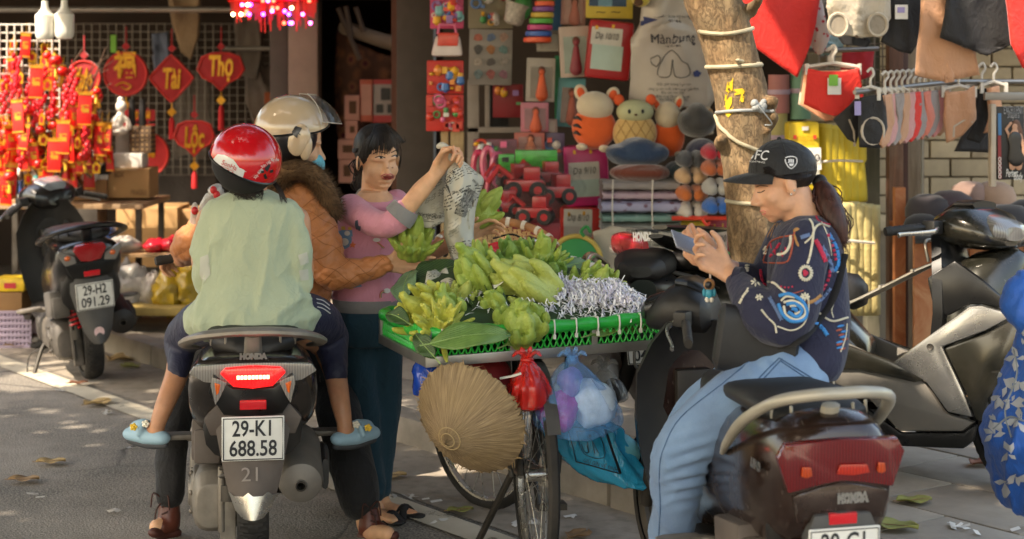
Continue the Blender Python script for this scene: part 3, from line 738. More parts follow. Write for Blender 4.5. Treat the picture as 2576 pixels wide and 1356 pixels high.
# --- black scooter parked at the left
body2=paint('worn_black_paint','#141313',0,.3,.1)
SL,SLF=scooter('scooter','black parked scooter with red shock spring leaning on its stand at the kerb',G(232,952),radians(113),radians(-6.5),dict(body=body2,rail=blk_clean,plate=('29-H2','091.29'),fender=M('grey_black_fender','#3b3a39',.55,var=.15,dust=.15),spring=M('red_spring','#b8121c',.35,coat=.5),steer=.55,grip_drop=.05,dark_engine=True,stand=True,sticker=True,tail_w=.17,tip=False,levers=True,head=body2,gauge=M('gauge_glass','#8f979e',.1,coat=1),z=.03))
yz(SL,'tail_light',mirror([(.0,.775),(.072,.77),(.085,.745),(.05,.685),(.0,.68)]),-.395,.03,red_lens,-.25,zc=.72)
for s in(1,-1):
 yz(SL,'turn_signal',[(s*.075,.71),(s*.155,.755),(s*.165,.735),(s*.13,.67),(s*.07,.665)],-.385,.025,clear_lens,-.2,zc=.7)
 m=MB();m.ell((-.41,s*.115,.705),(.01,.016,.014));ob('amber_bulb',m,amber_lens,SL)
yz(SL,'tail_panel',mirror([(.0,.68),(.06,.68),(.13,.67),(.10,.60),(.0,.59)]),-.375,.028,blk_clean,-.2,zc=.64)
# --- brown scooter of the phone user at the right
body3=paint('brown_pearl_paint','#28150d',.35,.22,.14)
ivory=M('ivory_rail','#a8a192',.4,.25,var=.12,dust=.2)
SR,SRF=scooter('scooter','brown scratched scooter with wide dark red tail light under the phone user',(.728,4.57,0),radians(99.8),radians(-1.5),dict(body=body3,rail=ivory,plate=('29-C1','214.36'),fender=blk,hl=blk_clean,steer=1.05,wsteer=.1,levers=True,head=blk,z=.05,grip_drop=.05,inner=M('worn_black_shield','#161514',.5,dust=.06),front=True,px=-.03,rx=-.045,rz=-.035,rw=.075,secs=[(-.44,.10,.60,.80),(-.425,.14,.55,.825),(-.37,.162,.50,.845,3),(-.2,.175,.45,.835,3),(0,.175,.43,.815,3),(.25,.16,.40,.76),(.5,.14,.34,.65),(.62,.10,.30,.5)],rr=.8,rs=.72,rail_pts=[(.0,.18,.62),(-.10,.195,.67),(-.25,.195,.755),(-.39,.155,.825),(-.455,.075,.85),(-.462,0,.852)]))
SR.scale=(.93,.93,.95);SRF.scale=(.85,.85,1)
yz(SR,'tail_light',mirror([(.0,.79),(.150,.785),(.170,.75),(.140,.66),(.06,.675),(.0,.685)]),-.428,.026,dark_red_lens,-.12,zc=.72)
for y,w_,m_ in((.095,.03,lens('amber_glow_paint','#b8400e')),(-.03,.09,lens('orange_glow_paint','#b3240c')),(-.105,.024,lens('amber_glow_paint','#b8400e'))):
 yz(SR,'painted_glow',[(y-w_/2,.70),(y,.695),(y+w_/2,.70),(y+w_/2*.8,.725),(y-w_/2*.8,.722)],-.450,.006,m_,-.12,zc=.67)  # orange glow in the tail light, painted as flat coloured shapes
yz(SR,'lower_panel',mirror([(.0,.68),(.06,.67),(.128,.65),(.115,.58),(.0,.58)]),-.42,.024,body3,-.1,zc=.64)
sticker_text(SR,'HONDA',(-.4475,-.03,.635),.085,(0,-1,0),(-.1,0,1),alu_b,bold=.004)
sticker_text(SR,'LEAD',(-.30,.181,.70),.09,(-1,0,0),(0,0,1),alu_b,shear=.3,bold=.003)
yz(SR,'bracket',mirror([(.0,.605),(.075,.60),(.10,.54),(.085,.44),(.0,.44)]),-.415,.035,M('grey_black_fender','#4b4a49'),-.05,zc=.5)
# --- silver scooter on the sidewalk at the right
silver=paint('silver_grey_paint','#a5a39f',.85,.24,.2);bronze=paint('olive_dark_paint','#25241d',.4,.22,.14);grey_pl=M('grey_plastic','#6a665f',.5,.15,var=.1,bump=.12,bs=250,dust=.3)
SV,SVF=scooter('scooter','silver and olive scooter parked side-on on the sidewalk with wire rack',(.80,6.92,.12),radians(-27),radians(-3),dict(body=bronze,rail=grey_pl,plate=None,steer=-.55,levers=True,head=bronze,belly=blk,inner=blk_clean,stand=True,z=-.02))
def SVL(q,yl=-.20):
 Mi=SV.matrix_basis.inverted();e=Mi@Vector((0,0,H));out=[]
 for u,v in q:d=Mi@P(u,v,1)-e;t=(yl-e.y)/d.y;w_=e+d*t;out.append((w_.x,w_.z))
 return out
for s in(1,-1):
 def side(name,poly,y,d,mat):
  m=MB();m.prism(poly,d,((0,s*y,0),(1,0,0),(0,0,1),(0,s,0)));return ob(name,m,mat,SV,bev=.012)
 side('side_fairing',SVL([(2245,912),(2330,850),(2440,770),(2470,768),(2556,792),(2480,832),(2372,872),(2425,985),(2450,1050),(2385,1036),(2330,960),(2280,930)]),.182,.030,silver)
 side('floor_panel',SVL([(2100,850),(2240,915),(2275,935),(2325,962),(2378,1040),(2452,1062),(2420,1086),(2260,1086),(2180,1000),(2060,950)]),.165,.03,grey_pl)
 side('side_skirt',SVL([(2150,1010),(2262,1090),(2420,1090),(2455,1068),(2445,1112),(2420,1132),(2255,1125),(2140,1060)]),.15,.03,blk_clean)
 side('outer_fairing',SVL([(2376,876),(2482,838),(2558,800),(2575,860),(2545,940),(2490,1000),(2470,1060),(2456,1056),(2430,985)]),.168,.045,bronze)
 side('under_seat_panel',SVL([(1960,840),(2060,842),(2240,905),(2330,955),(2300,962),(2160,930),(2040,930)]),.186,.024,bronze)
 side('upper_cover',SVL([(2330,700),(2400,655),(2470,705),(2560,785),(2470,764),(2440,766),(2380,795),(2345,770)]),.155,.04,blk_clean)
 m=MB();m.lathe([(.012,0),(.012,.008),(.007,.006),(.001,.006)],(.90,s*.213,.50),(-s*pi/2,0,0),12);ob('bolt',m,dark_metal,SV)
m=MB()
for y in(-.09,-.045,0,.045,.09):m.tube(catmull([(.50,y,.60),(.62,y,.66),(.80,y*.9,.76),(.88,y*.7,.80),(.90,y*.5,.84)],4),.006,6)
for x,z in((.56,.635),(.68,.70),(.80,.765)):m.tube([(x,-.10,z),(x,.10,z)],.006,6)
m.tube(catmull([(.52,-.1,.60),(.53,-.17,.57),(.53,-.19,.40),(.54,-.19,.30)],4),.006,6);m.tube(catmull([(.86,-.09,.80),(.84,-.06,.87),(.84,.06,.87),(.86,.09,.80)],5),.006,6)
single_rack=ob('carrier_rack',m,M('rack_wire','#b5b0a6',.35,.8),SV)
# ------------------------------------------------------------------ red-cowled motorbike half hidden behind the cart
BA=thing('motorbike','half hidden motorbike with red tail cowl behind the fruit cart','motorbike',(.575,6.78,.12),(radians(-4),0,radians(83)))
wheel(BA,0,.26,.055)
m=MB();rows=[]
for t in np.linspace(.35,2.5,12):rows.append([(-.30*cos(pi-t)*-1*-1,y,.26+.31*sin(t))for y in np.linspace(-.06,.06,5)])
m.grid(rows);m.grid([[(x*.97,y,z-.008)for x,y,z in r]for r in rows]);ob('mudguard',m,blk,BA)
m=MB();m.tube([(-.36,-.02,.60),(-.18,.04,.52),(.0,.12,.30),(.06,.14,.24)],[.03,.035,.03,.02],8,ratio=.4);ob('swing_arm',m,blk,BA)
plate(BA,(-.37,-.02,.50),-.35,'29-M1','045.77')
m=MB();m.sections([(-.42,.04,.76,.80),(-.38,.09,.74,.83),(-.1,.12,.72,.84),(.3,.11,.66,.80),(.5,.05,.64,.74)],20);ob('seat',m,seat_m,BA)
m=MB();m.sections([(-.40,.05,.66,.75),(-.3,.11,.60,.76),(0,.13,.56,.74),(.4,.10,.5,.7)],20);ob('tail_cover',m,blk_clean,BA)
m=MB();m.sections([(-.20,.012,-.03,.03),(-.12,.03,-.045,.04),(.1,.05,-.045,.045),(.2,.02,-.02,.03)],16);m.xf(Matrix.Translation((.05,.06,.84))@Matrix.Rotation(.35,4,'Z'));cw=ob('tail_cowl',m,paint('red_cowl_paint','#b3202c',0,.25,.15),BA)
m=MB();put_text(m,'HONDA',.05,((-.16,.0,.885),(-.34,-.94,0),(.5,0,.85)),.08,bold=.003);ob('lettering',m,M('white_print','#d8d5d0'),cw,smooth=False)
m=MB();m.tube(catmull([(-.30,.20,.73),(-.1,.23,.79),(.1,.22,.80),(.3,.18,.74)],5),.018,10);ob('chrome_bar',m,chrome,BA)
m=MB();m.lathe([(.001,-.02),(.05,-.02),(.075,0),(.085,.03),(.085,.30),(.06,.36)],(-.26,.21,.38),Euler((0,pi/2,0)).to_matrix(),24);ob('muffler',m,muff_m,BA)
m=MB();m.sections([(-.05,.05,.22,.42),(.1,.12,.2,.48),(.4,.12,.2,.46),(.5,.06,.25,.4)],16,3);ob('engine_case',m,M('dark_engine','#45413d'),BA)
for dy,dz,a in((-.16,.03,.25),(-.18,.10,.12)):
 m=MB();m.sections([(-.30,.03,-.008,.008),(-.1,.07,-.012,.012),(.2,.08,-.012,.012),(.3,.03,-.006,.006)],14);m.xf(Matrix.Translation((-.1,dy,.80+dz))@Matrix.Rotation(-.35,4,'Z')@Matrix.Rotation(a,4,'Y'));ob('carrier_panel',m,blk_clean,BA)
m=MB();m.box((-.46,-.02,.62),(.02,.12,.03));tl=ob('tail_light',m,red_lens,BA,bev=.004)
m=MB();[m.lathe([(.012,0),(.012,.004),(.001,.004)],(-.472,y,.62),(0,-pi/2,0),12)for y in(-.045,)];[m.box((-.472,y,.62),(.004,.007,.022))for y in(-.07,-.02,.01)];ob('reflector_mark',m,M('white_print','#d8d5d0'),tl)
# ------------------------------------------------------------------ fruit seller's bicycle with tray
CY=radians(20);CO=Vector((-.262,5.45,0));CX=Vector((cos(CY),sin(CY),0));CYv=Vector((-sin(CY),cos(CY),0))
def T(a,b,z):return CO+CX*a+CYv*b+Vector((0,0,z+.02*a))
LW,LD,TZ=.84,.52,.72
bike=thing('bicycle',"fruit seller's bicycle carrying a wide tray across its rear wheel",'bicycle',(.05,5.95,0))
black_enamel=M('black_enamel','#20211f',.4,var=.3,dust=.3);alu_frame=M('aluminium_angle','#a5a39e',.35,.8,var=.15,dust=.2)
def bwheel(c,ang,r=.33,steer_r=None):
 R=Matrix.Rotation(ang,4,'Z');c=Vector(c);X=lambda v:c+(R@Vector(v))
 m=MB();n=48
 m.tube([X(((r-.032)*cos(2*pi*i/n),0,(r-.032)*sin(2*pi*i/n)))for i in range(n+1)],.010,6,ratio=1.3);m.tube([X((0,-.035,0)),X((0,.035,0))],.022,10)
 w_=ob('wheel',m,alu_b,bike,world=True)
 m=MB();rows=[]
 for i in range(121):
  a=2*pi*i/120;rows.append([X(((r-.014+.019*cos(b)*(1 if j%2 or i%2 else.86))*cos(a),.019*sin(b),(r-.014+.019*cos(b)*(1 if j%2 or i%2 else.86))*sin(a)))for j,b in enumerate(np.linspace(0,2*pi,13)[:-1])])
 m.grid(rows,True);ob('tyre',m,rub,w_,world=True)
 m=MB()
 for i in range(28):
  a=2*pi*i/28;s=.03 if i%2 else-.03;m.tube([X((.02*cos(a+.9*(1 if i%4<2 else-1)),s,.02*sin(a+.9*(1 if i%4<2 else-1)))),X(((r-.04)*cos(a),0,(r-.04)*sin(a)))],.0016,4)
 ob('spokes',m,alu_b,w_,world=True,kind='stuff');return X
bh=radians(99.8);bd=Vector((cos(bh),sin(bh),0));RW=Vector((.075,5.62,.33));FW=RW+bd*.94;FW.z=.33
bwheel(RW,bh);bwheel(FW+Vector((-.02,0,0)),bh+.5)
m=MB();m.tube([RW+bd*.42+Vector((0,0,-.05)),RW+bd*.30+Vector((0,0,.45))],.016,10);m.tube([RW+bd*.42+Vector((0,0,-.05)),FW-bd*.12+Vector((0,0,.42))],.018,10);m.tube([RW+bd*.32+Vector((0,0,.40)),FW-bd*.14+Vector((0,0,.52))],.016,10)
for s in(-.05,.05):
 o_=CX*s;m.tube([RW+o_,RW+bd*.42+o_*.4+Vector((0,0,-.05))],.010,8);m.tube([RW+o_,RW+bd*.30+o_*.4+Vector((0,0,.38))],.010,8);m.tube([FW+o_+Vector((-.03,0,0)),FW-bd*.1+o_+Vector((-.02,0,.42))],.011,8)
 m.tube([RW+o_*1.6,T(.42+s*3,.25,TZ-.02)],.008,6)
m.tube([FW-bd*.11+Vector((0,0,.36)),FW-bd*.17+Vector((0,0,.62))],.02,10)
ob('frame',m,black_enamel,bike,world=True)
m=MB();rows=[[RW+bd*(.37*cos(t))+CX*y+Vector((0,0,.37*sin(t)))for y in(-.022,-.015,0,.015,.022)]for t in np.linspace(.3,2.6,18)];m.grid(rows);ob('mudguard',m,black_enamel,bike,world=True)
m=MB();c_=RW+bd*.42+Vector((0,0,-.05));m.tube([c_-CX*.06,c_+CX*.07],.012,8);m.tube([c_+CX*.07,c_+CX*.075-bd*.10+Vector((0,0,-.13))],.010,8);m.box(c_+CX*.12-bd*.10+Vector((0,0,-.135)),(.10,.07,.022),(0,0,bh-pi/2));ob('pedal',m,black_enamel,bike,world=True,bev=.003)
m=MB();m.tube([G(1192,1385),P(1300,1165,5.75),T(.33,.2,TZ)],.012,8);ob('prop_stand',m,dark_metal,bike,world=True)
hbz=.935;hc=FW-bd*.17+Vector((0,0,.62));hl=P(1003,712,6.55);hr=P(1362,612,6.95);
m=MB();m.tube(catmull([hl,hl+Vector((.03,.12,.01)),hc+Vector((-.1,.06,.0)),hc,hc+Vector((.1,.06,.0)),hr+Vector((-.06,.1,.01)),hr],5),.012,8);ob('handlebar',m,chrome,bike,world=True)
m=MB();m.tube([hr,P(1404,640,6.78)],.018,10);ob('grip',m,blk_clean,bike,world=True)
m=MB();m.tube([hl,P(1024,730,6.4)],.018,10);ob('grip',m,M('brown_grip','#6b4a35',.6),bike,world=True)
m=MB();m.tube(catmull([P(1088,660,6.6),P(1094,630,6.65),P(1112,622,6.7),P(1120,640,6.75)],6),[.013+.002*(i%2)for i in range(19)],8);m.tube(catmull([P(1240,600,6.9),P(1290,590,6.9),P(1330,610,6.9),P(1360,618,6.9)],5),.004,5);ob('brake_cable',m,blk_clean,bike,world=True)
# tray: angle frame, posts, padded rail, net, ties
tray=[(0,0),(LW,0),(LW,LD),(0,LD)]
def ring(mb,z,off,r,**k):
 q=[T(a+(off if a>0 else-off),b+(off if b>0 else-off),z)for a,b in tray];mb.tube(q+[q[0]],r,4,False,twist=pi/4,**k)
for i in range(4):
 (a0,b0),(a1,b1)=tray[i],tray[(i+1)%4]
 m=MB();p0,p1=T(a0,b0,TZ),T(a1,b1,TZ);dd=(p1-p0).normalized();m.box((p0+p1)/2,((p1-p0).length+.02,.022,.032),dd.to_track_quat('X','Z'));ob('tray_rail',m,alu_frame,bike,world=True,bev=.002)
for a in np.linspace(0,LW,4):
 for b in(0,LD):
  m=MB();m.box(T(a,b,TZ+.045),(.020,.020,.10),(0,0,CY));ob('tray_post',m,alu_frame,bike,world=True,bev=.002)
m=MB();m.add([T(0,0,TZ+.012),T(LW,0,TZ+.012),T(LW,LD,TZ+.012),T(0,LD,TZ+.012),T(0,0,TZ+.004),T(LW,0,TZ+.004),T(LW,LD,TZ+.004),T(0,LD,TZ+.004)],[(0,1,2,3),(7,6,5,4),(0,1,5,4),(1,2,6,5),(2,3,7,6),(3,0,4,7)]);ob('tray_floor',m,M('dark_board','#1d2a1c',.8),bike,world=True,smooth=False)
def greenm():
 k=NT('green_net');v=k.n('TexBrick',{'Vector':k.n('Mapping',{0:k.co(),3:(260,260,260)}).outputs[0],'Scale':1.0}).outputs['Fac']
 k.set(Base_Color=k.ramp(k.noise(5.0,3.0),(.3,hx('#0f9a35')),(.7,hx('#1ebc4b'))),Roughness=.32,Coat_Weight=.3)
 k.bump(k.n('TexVoronoi',{'Vector':k.co(),'Scale':210.0}).outputs['Distance'],.5,.002);return k.m
gnet=greenm()
m=MB()
pr=[]
for i in range(4):
 (a0,b0),(a1,b1)=tray[i],tray[(i+1)%4]
 for t in np.linspace(.05,.95,9):pr.append(T(lerp(a0,a1,t),lerp(b0,b1,t),TZ+.088-.006*(abs(t-.5)<.3)))
m.tube(catmull(pr,3,True)+[pr[0]],[.021+.003*sin(i*1.7)for i in range(len(pr)*3+1)],10);ob('padded_rail',m,gnet,bike,world=True)
m=MB()
for i in(0,3,1):
 (a0,b0),(a1,b1)=tray[i],tray[(i+1)%4];L=LW if i==0 else LD;n=int(L/.022)
 for r in range(3):
  for j in range(n):
   z0,z1=TZ+.014+r*.0215,TZ+.014+(r+1)*.0215
   q=lambda t,z:T(lerp(a0,a1,t),lerp(b0,b1,t),z)
   s=(j+.5*(r%2))/n
   m.tube([q(s,z0),q(s+.25/n,lerp(z0,z1,.3)),q(s+.5/n,z1)],.0032,4,False);m.tube([q(s+1/n,z0),q(s+.75/n,lerp(z0,z1,.3)),q(s+.5/n,z1)],.0032,4,False)
ob('side_net',m,gnet,bike,world=True,kind='stuff')
tie=M('cable_tie','#d9d6cc',.4)
for a in np.linspace(.04,LW-.05,11):
 m=MB();m.tube([T(a,.022,TZ+.10),T(a,-.02,TZ+.105),T(a,-.026,TZ+.08),T(a+.002,-.016,TZ+.05)],.003,5);m.box(T(a,-.022,TZ+.052),(.009,.006,.014),(0,0,CY));ob('cable_tie',m,tie,bike,world=True)
m=MB();m.tube(catmull([T(.70,-.005,TZ-.01),T(.70,-.01,TZ-.06),T(.72,-.01,TZ-.075),T(.735,-.01,TZ-.05)],5),.005,6);ob('hook',m,black_enamel,bike,world=True)
# pile: lining mound
def mound(a,b):
 e=min(1,8*min(a,LW-a)/LW)*min(1,8*min(b,LD-b)/LD)if 0<a<LW and 0<b<LD else 0
 return TZ+.07+e*(.015+.16*(b/LD)**.8*(.75+.25*cos((a/LW-.45)*3)))
m=MB();m.grid([[T(a,b,mound(a,b))for a in np.linspace(.012,LW-.012,30)]for b in np.linspace(.012,LD-.012,18)])
leafdark=M('dark_leaf_lining','#2c4222',.6,var=.35,vs=14)
single('leaf_lining','dark leaves lining the tray beneath the fruit','leaves',m,leafdark,T(.4,.25,.8))['kind']='stuff'
# shredded paper
rp=random.Random(11);m=MB()
def shred(a,b,n,sa,sb,lift):
 for _ in range(n):
  aa,bb=rp.gauss(a,sa),rp.gauss(b,sb)
  if not(.02<aa<LW+.01 and.0<bb<LD):continue
  z=mound(min(max(aa,.02),LW-.02),min(max(bb,.02),LD-.02))+lift*exp(-((aa-a)/sa/1.3)**2-((bb-b)/sb/1.3)**2)+rp.uniform(-.012,.012)
  p=T(aa,bb,z);th=rp.uniform(0,6.28);l=rp.uniform(.018,.04);d=Vector((cos(th),sin(th),rp.uniform(-.5,.5)));s=Vector((-sin(th),cos(th),rp.uniform(-.6,.6)))*.0022
  q=p+d*l*.5+Vector((0,0,rp.uniform(.002,.016)));e=p+d*l+Vector((0,0,rp.uniform(-.008,.008)))
  m.cur=rp.choice((0,0,1));m.add([p-s,p+s,q+s,q-s,e+s,e-s],[(0,1,2,3),(3,2,4,5)])
shred(.67,.16,2000,.10,.08,.035);shred(.52,.22,500,.06,.06,.02);shred(.30,.22,120,.10,.06,.0);shred(.45,.07,160,.10,.03,.0);shred(.76,.10,600,.06,.05,.02)
single('shredded_paper','heap of shredded white and lilac paper in the right of the tray','paper',m,[M('paper_white','#efedec',.8,var=.04),M('paper_lilac','#d6d2e2',.8,var=.06)],T(.6,.2,.85),smooth=False,fixn=False)['kind']='stuff'
# leaves
def leafmat(name,a,b):
 k=NT(name);x=k.xyz(k.n('TexCoord').outputs['Generated'])
 w_=k.n('TexWave',{'Vector':k.n('TexCoord').outputs['Generated'],'Scale':6.0,'Distortion':1.5},bands_direction='DIAGONAL').outputs['Fac']
 c=k.ramp(k.noise(18.0,4.0),(.3,hx(a)),(.7,hx(b)));c=k.mix(k.ramp(w_,(.86,0.0),(.98,.4)),c,hx('#7d9459'))
 k.set(Base_Color=c,Roughness=.42);k.bump(w_,.3,.003);return k.m
LM={'d':leafmat('leaf_dark','#1f3a17','#315022'),'m':leafmat('leaf_mid','#4b6b2c','#6f8f44'),'l':leafmat('leaf_pale','#71904f','#94ab6c'),'g':leafmat('leaf_greygreen','#4c6b4d','#6c8b68')}
def leaf(p0,p1,w,kind,label,up=(0,0,1),bend=.02,fold=.25,wavy=.006,name='leaf'):
 p0,p1=Vector(p0),Vector(p1);d=p1-p0;L=d.length;d.normalize();up=Vector(up);side=d.cross(up).normalized();n=side.cross(d).normalized()
 m=MB();rows=[]
 for i in range(13):
  t=i/12;ww=w*.5*max(.02,sin(pi*min(1,t*.97+.015))**.75*(1-.25*t));row=[]
  for j in range(9):
   s=-1+j/4;row.append(p0+d*(L*t)+side*(ww*s)+n*(bend*sin(pi*t)*4*.5+fold*ww*abs(s)+wavy*sin(t*11+s*2)*abs(s)))
  rows.append(row)
 m.grid(rows);o=single(name,label,'leaf',m,LM[kind],(p0+p1)/2,'leaves laid round the fruit',fixn=False)
 md=o.modifiers.new('thick','SOLIDIFY');md.thickness=.0012
 m2=MB();m2.tube([p0-d*.03]+[p0+d*(L*t)+n*(bend*sin(pi*t)*2+.001)for t in np.linspace(0,.98,8)],[.0025,.0025,.0022,.002,.0018,.0015,.0012,.001,.0008],5)
 ob('midrib',m2,LM['l'],o).matrix_parent_inverse=Matrix.Translation(-o.location)
 return o
tn=(-.3,-.75,.6)
leaf(P(1080,866,5.35),P(1285,842,5.42),.11,'m','large mid green leaf draped over the green rail at the front left',(-.1,-.75,.65),.012,.1)
leaf(P(1195,845,5.55),P(1245,775,5.75),.085,'l','pale oval leaf lying in the tray between the two front fruits',tn,.01,.15)
leaf(P(1225,852,5.54),P(1300,778,5.74),.085,'l','pale veined leaf tucked under the lumpy front fruit',tn,.01,.15)
leaf(P(1175,800,5.68),P(1168,700,5.85),.055,'d','dark leaf standing upright left of the middle of the tray',(.6,-.7,.1),.01,.4)
leaf(P(1240,775,5.70),P(1195,690,5.85),.06,'d','dark leaf curling up beside the long fingered fruit',(.5,-.8,.2),.012,.5)
leaf(P(1278,778,5.68),P(1222,735,5.75),.05,'d','dark curled leaf just left of the lumpy front fruit',(.1,-.7,.6),.012,.5)
leaf(P(1190,800,5.66),P(1178,750,5.7),.05,'d','small dark leaf edge-on behind the star shaped fruit',(.7,-.6,.1),.006,.4)
leaf(P(1030,815,5.55),P(972,790,5.60),.07,'d','glossy dark leaf sticking out at the left end of the tray',(0,-.8,.55),.008,.3)
leaf(P(1330,770,5.7),P(1440,772,5.78),.06,'d','dark leaf under the right edge of the lumpy fruit',(0,-.6,.8),.006,.15)
leaf(P(1480,845,5.62),P(1590,820,5.75),.06,'m','mid green leaf along the front rail below the shredded paper',(0,-.7,.7),.006,.15)
leaf(P(1560,838,5.7),P(1650,815,5.8),.055,'m','mid green leaf at the right corner of the tray',(0,-.7,.7),.006,.15)
leaf(P(1270,870,5.5),P(1380,830,5.62),.06,'m','green leaf hanging over the rail below the lumpy fruit',(0,-.8,.6),.006,.15)
leaf(P(1045,725,5.95),P(1160,665,6.1),.16,'d','broad dark leaf at the back left of the tray',(-.1,-.7,.7),.01,.08)
leaf(P(1015,760,5.85),P(1040,680,6.0),.12,'g','broad dull leaf hanging at the back left corner of the tray',(-.5,-.8,.3),.01,.1)
leaf(P(1380,690,6.05),P(1480,660,6.25),.13,'g','grey green leaf at the back of the tray right of the dark fruit',(0,-.6,.8),.006,.06)
leaf(P(1200,770,5.72),P(1270,730,5.85),.09,'m','mid green leaf in the centre of the tray under paper shreds',tn,.008,.12)
leaf(P(1095,900,5.38),P(1045,840,5.45),.07,'d','dark leaf drooping over the left front corner of the tray',(-.2,-.9,.3),.008,.2)
# citrus fruit with fingers
def fruitmat(name,a,b):
 k=NT(name);n=k.noise(11.0,4.0);c=k.ramp(n,(.3,hx(a)),(.7,hx(b)))
 k.set(Base_Color=c,Roughness=.48,Subsurface_Weight=.08,Subsurface_Radius=(.006,.008,.002));k.b.inputs['Subsurface Scale'].default_value=.5
 k.bump(k.math('ADD',k.n('TexVoronoi',{'Vector':k.co(),'Scale':160.0}).outputs['Distance'],k.math('MULTIPLY',k.noise(45.0,4.0),2.5)),.6,.003);return k.m
FM=[fruitmat('citrus_yellowgreen','#a1a53e','#bebd55'),fruitmat('citrus_green','#839b3b','#a2b153'),fruitmat('citrus_deepgreen','#5f8236','#7f9b48'),fruitmat('citrus_pale','#9aa548','#b2b962')]
def fruit(c,ax,size,n,spread,curl,mi,label,seed=0,fat=1.0,long=1.0,flat=1.0):
 r=random.Random(seed);c=Vector(c);ax=Vector(ax).normalized();q=ax.to_track_quat('Z','Y');m=MB()
 m.ell(c-ax*size*.25,(size*.42,size*.42*flat,size*.45),q,16,12)
 if n>=16:n=int(n*1.5);fat*=.8
 for i in range(n):
  ring_=0 if i<n*.3 else(1 if i<n*.62 else 2);a=i*2.399+r.uniform(-.2,.2)
  rad=(.10,.26,.38)[ring_]*size;tilt=(.15,.55,1.0)[ring_]*spread*r.uniform(.8,1.15)
  d0=Vector((cos(a),sin(a)*flat,0));st=Vector((cos(a)*rad,sin(a)*rad*flat,-size*(.05+.12*ring_)))
  l=size*r.uniform(.55,.8)*long*(1.05-.12*ring_);w_=size*r.uniform(.095,.13)*fat;pts=[st-Vector((0,0,.15*size))];p=st.copy();th=tilt
  for k_ in range(5):
   p=p+(d0*sin(th)+Vector((0,0,cos(th))))*(l/5);pts.append(p.copy());th-=curl*.35
  pts=[c+q@p_ for p_ in pts];m.caps(catmull(pts,2),[w_*1.0,w_*1.1,w_*1.08,w_*.95,w_*.62],8)
 loc=Vector(c);m.v=[tuple(Vector(v)-loc)for v in m.v]
 o,_=organic('finger_citrus',m,max(.0038,size*.035),2,FM[mi],None,None,False)
 o.location=loc;return props(o,label,'fruit','finger citrus on the cart')
fruit(P(1062,782,5.62),(-.55,-.55,.5),0.142,18,1.0,.5,0,'yellow green finger citrus at the left end of the tray',1,1.15)
fruit(P(1112,822,5.48),(.15,-.75,.65),0.120,20,1.25,-.1,0,'star shaped yellow citrus with spread pointed fingers at the front left',2,.95)
fruit(P(1118,775,5.62),(-.1,-.5,.8),0.114,12,.55,.7,1,'closed green citrus behind the star shaped one',3,1.2)
fruit(P(1203,700,5.82),(-.45,-.25,.85),0.160,14,.42,.35,1,'tall green citrus with long closed fingers below the newspaper',4,1.1,1.15)
fruit(P(1328,722,5.78),(-.8,-.3,.6),0.171,15,.5,.35,3,'long pale citrus with fingers pointing left in the middle of the tray',5,1.15,1.15)
fruit(P(1312,805,5.55),(0,-.55,.85),0.137,22,1.1,.8,1,'lumpy round citrus with stubby curled fingers at the front middle',6,1.35,.8)
fruit(P(1292,648,6.05),(-.1,-.6,.7),0.137,24,1.2,.6,2,'dark green knobbly citrus at the back of the pile',7,.95,.8)
fruit(P(1362,640,6.05),(.15,-.45,.85),0.131,22,1.15,.2,1,'green citrus with one long finger pointing up at the back',8,.9,.9)
fruit(P(1385,690,5.98),(.2,-.7,.6),0.125,26,1.2,.5,2,'green citrus with many small round fingers right of the back ones',9,.9,.75)
fruit(P(1502,716,5.92),(.35,-.55,.75),0.142,24,1.15,.5,1,'light green citrus resting on the shredded paper at the right',10,1.05,.85)
fruit(P(1205,652,6.0),(-.1,-.4,.9),0.114,16,.9,.3,1,'citrus under the lower end of the newspaper',12,1.05,.9)
fruit(P(1240,765,5.68),(-.3,-.6,.7),0.097,14,.8,.5,1,'small green citrus between the dark leaves in the middle',16,1.15,.9)
fruit(P(1165,745,5.74),(.3,-.5,.8),0.097,16,.9,.4,3,'small pale citrus behind the upright dark leaf',17,1.1,.9)
HELD=fruit(P(1042,600,6.18),(.15,-.35,.95),0.135,26,1.0,.25,1,'green citrus held up in the hand of the rider in brown',13,.95,.85)
fruit(P(1218,520,6.42),(.72,-.2,.75),0.120,11,.55,.2,1,'green citrus half wrapped in the newspaper',14,1.2,1.0)
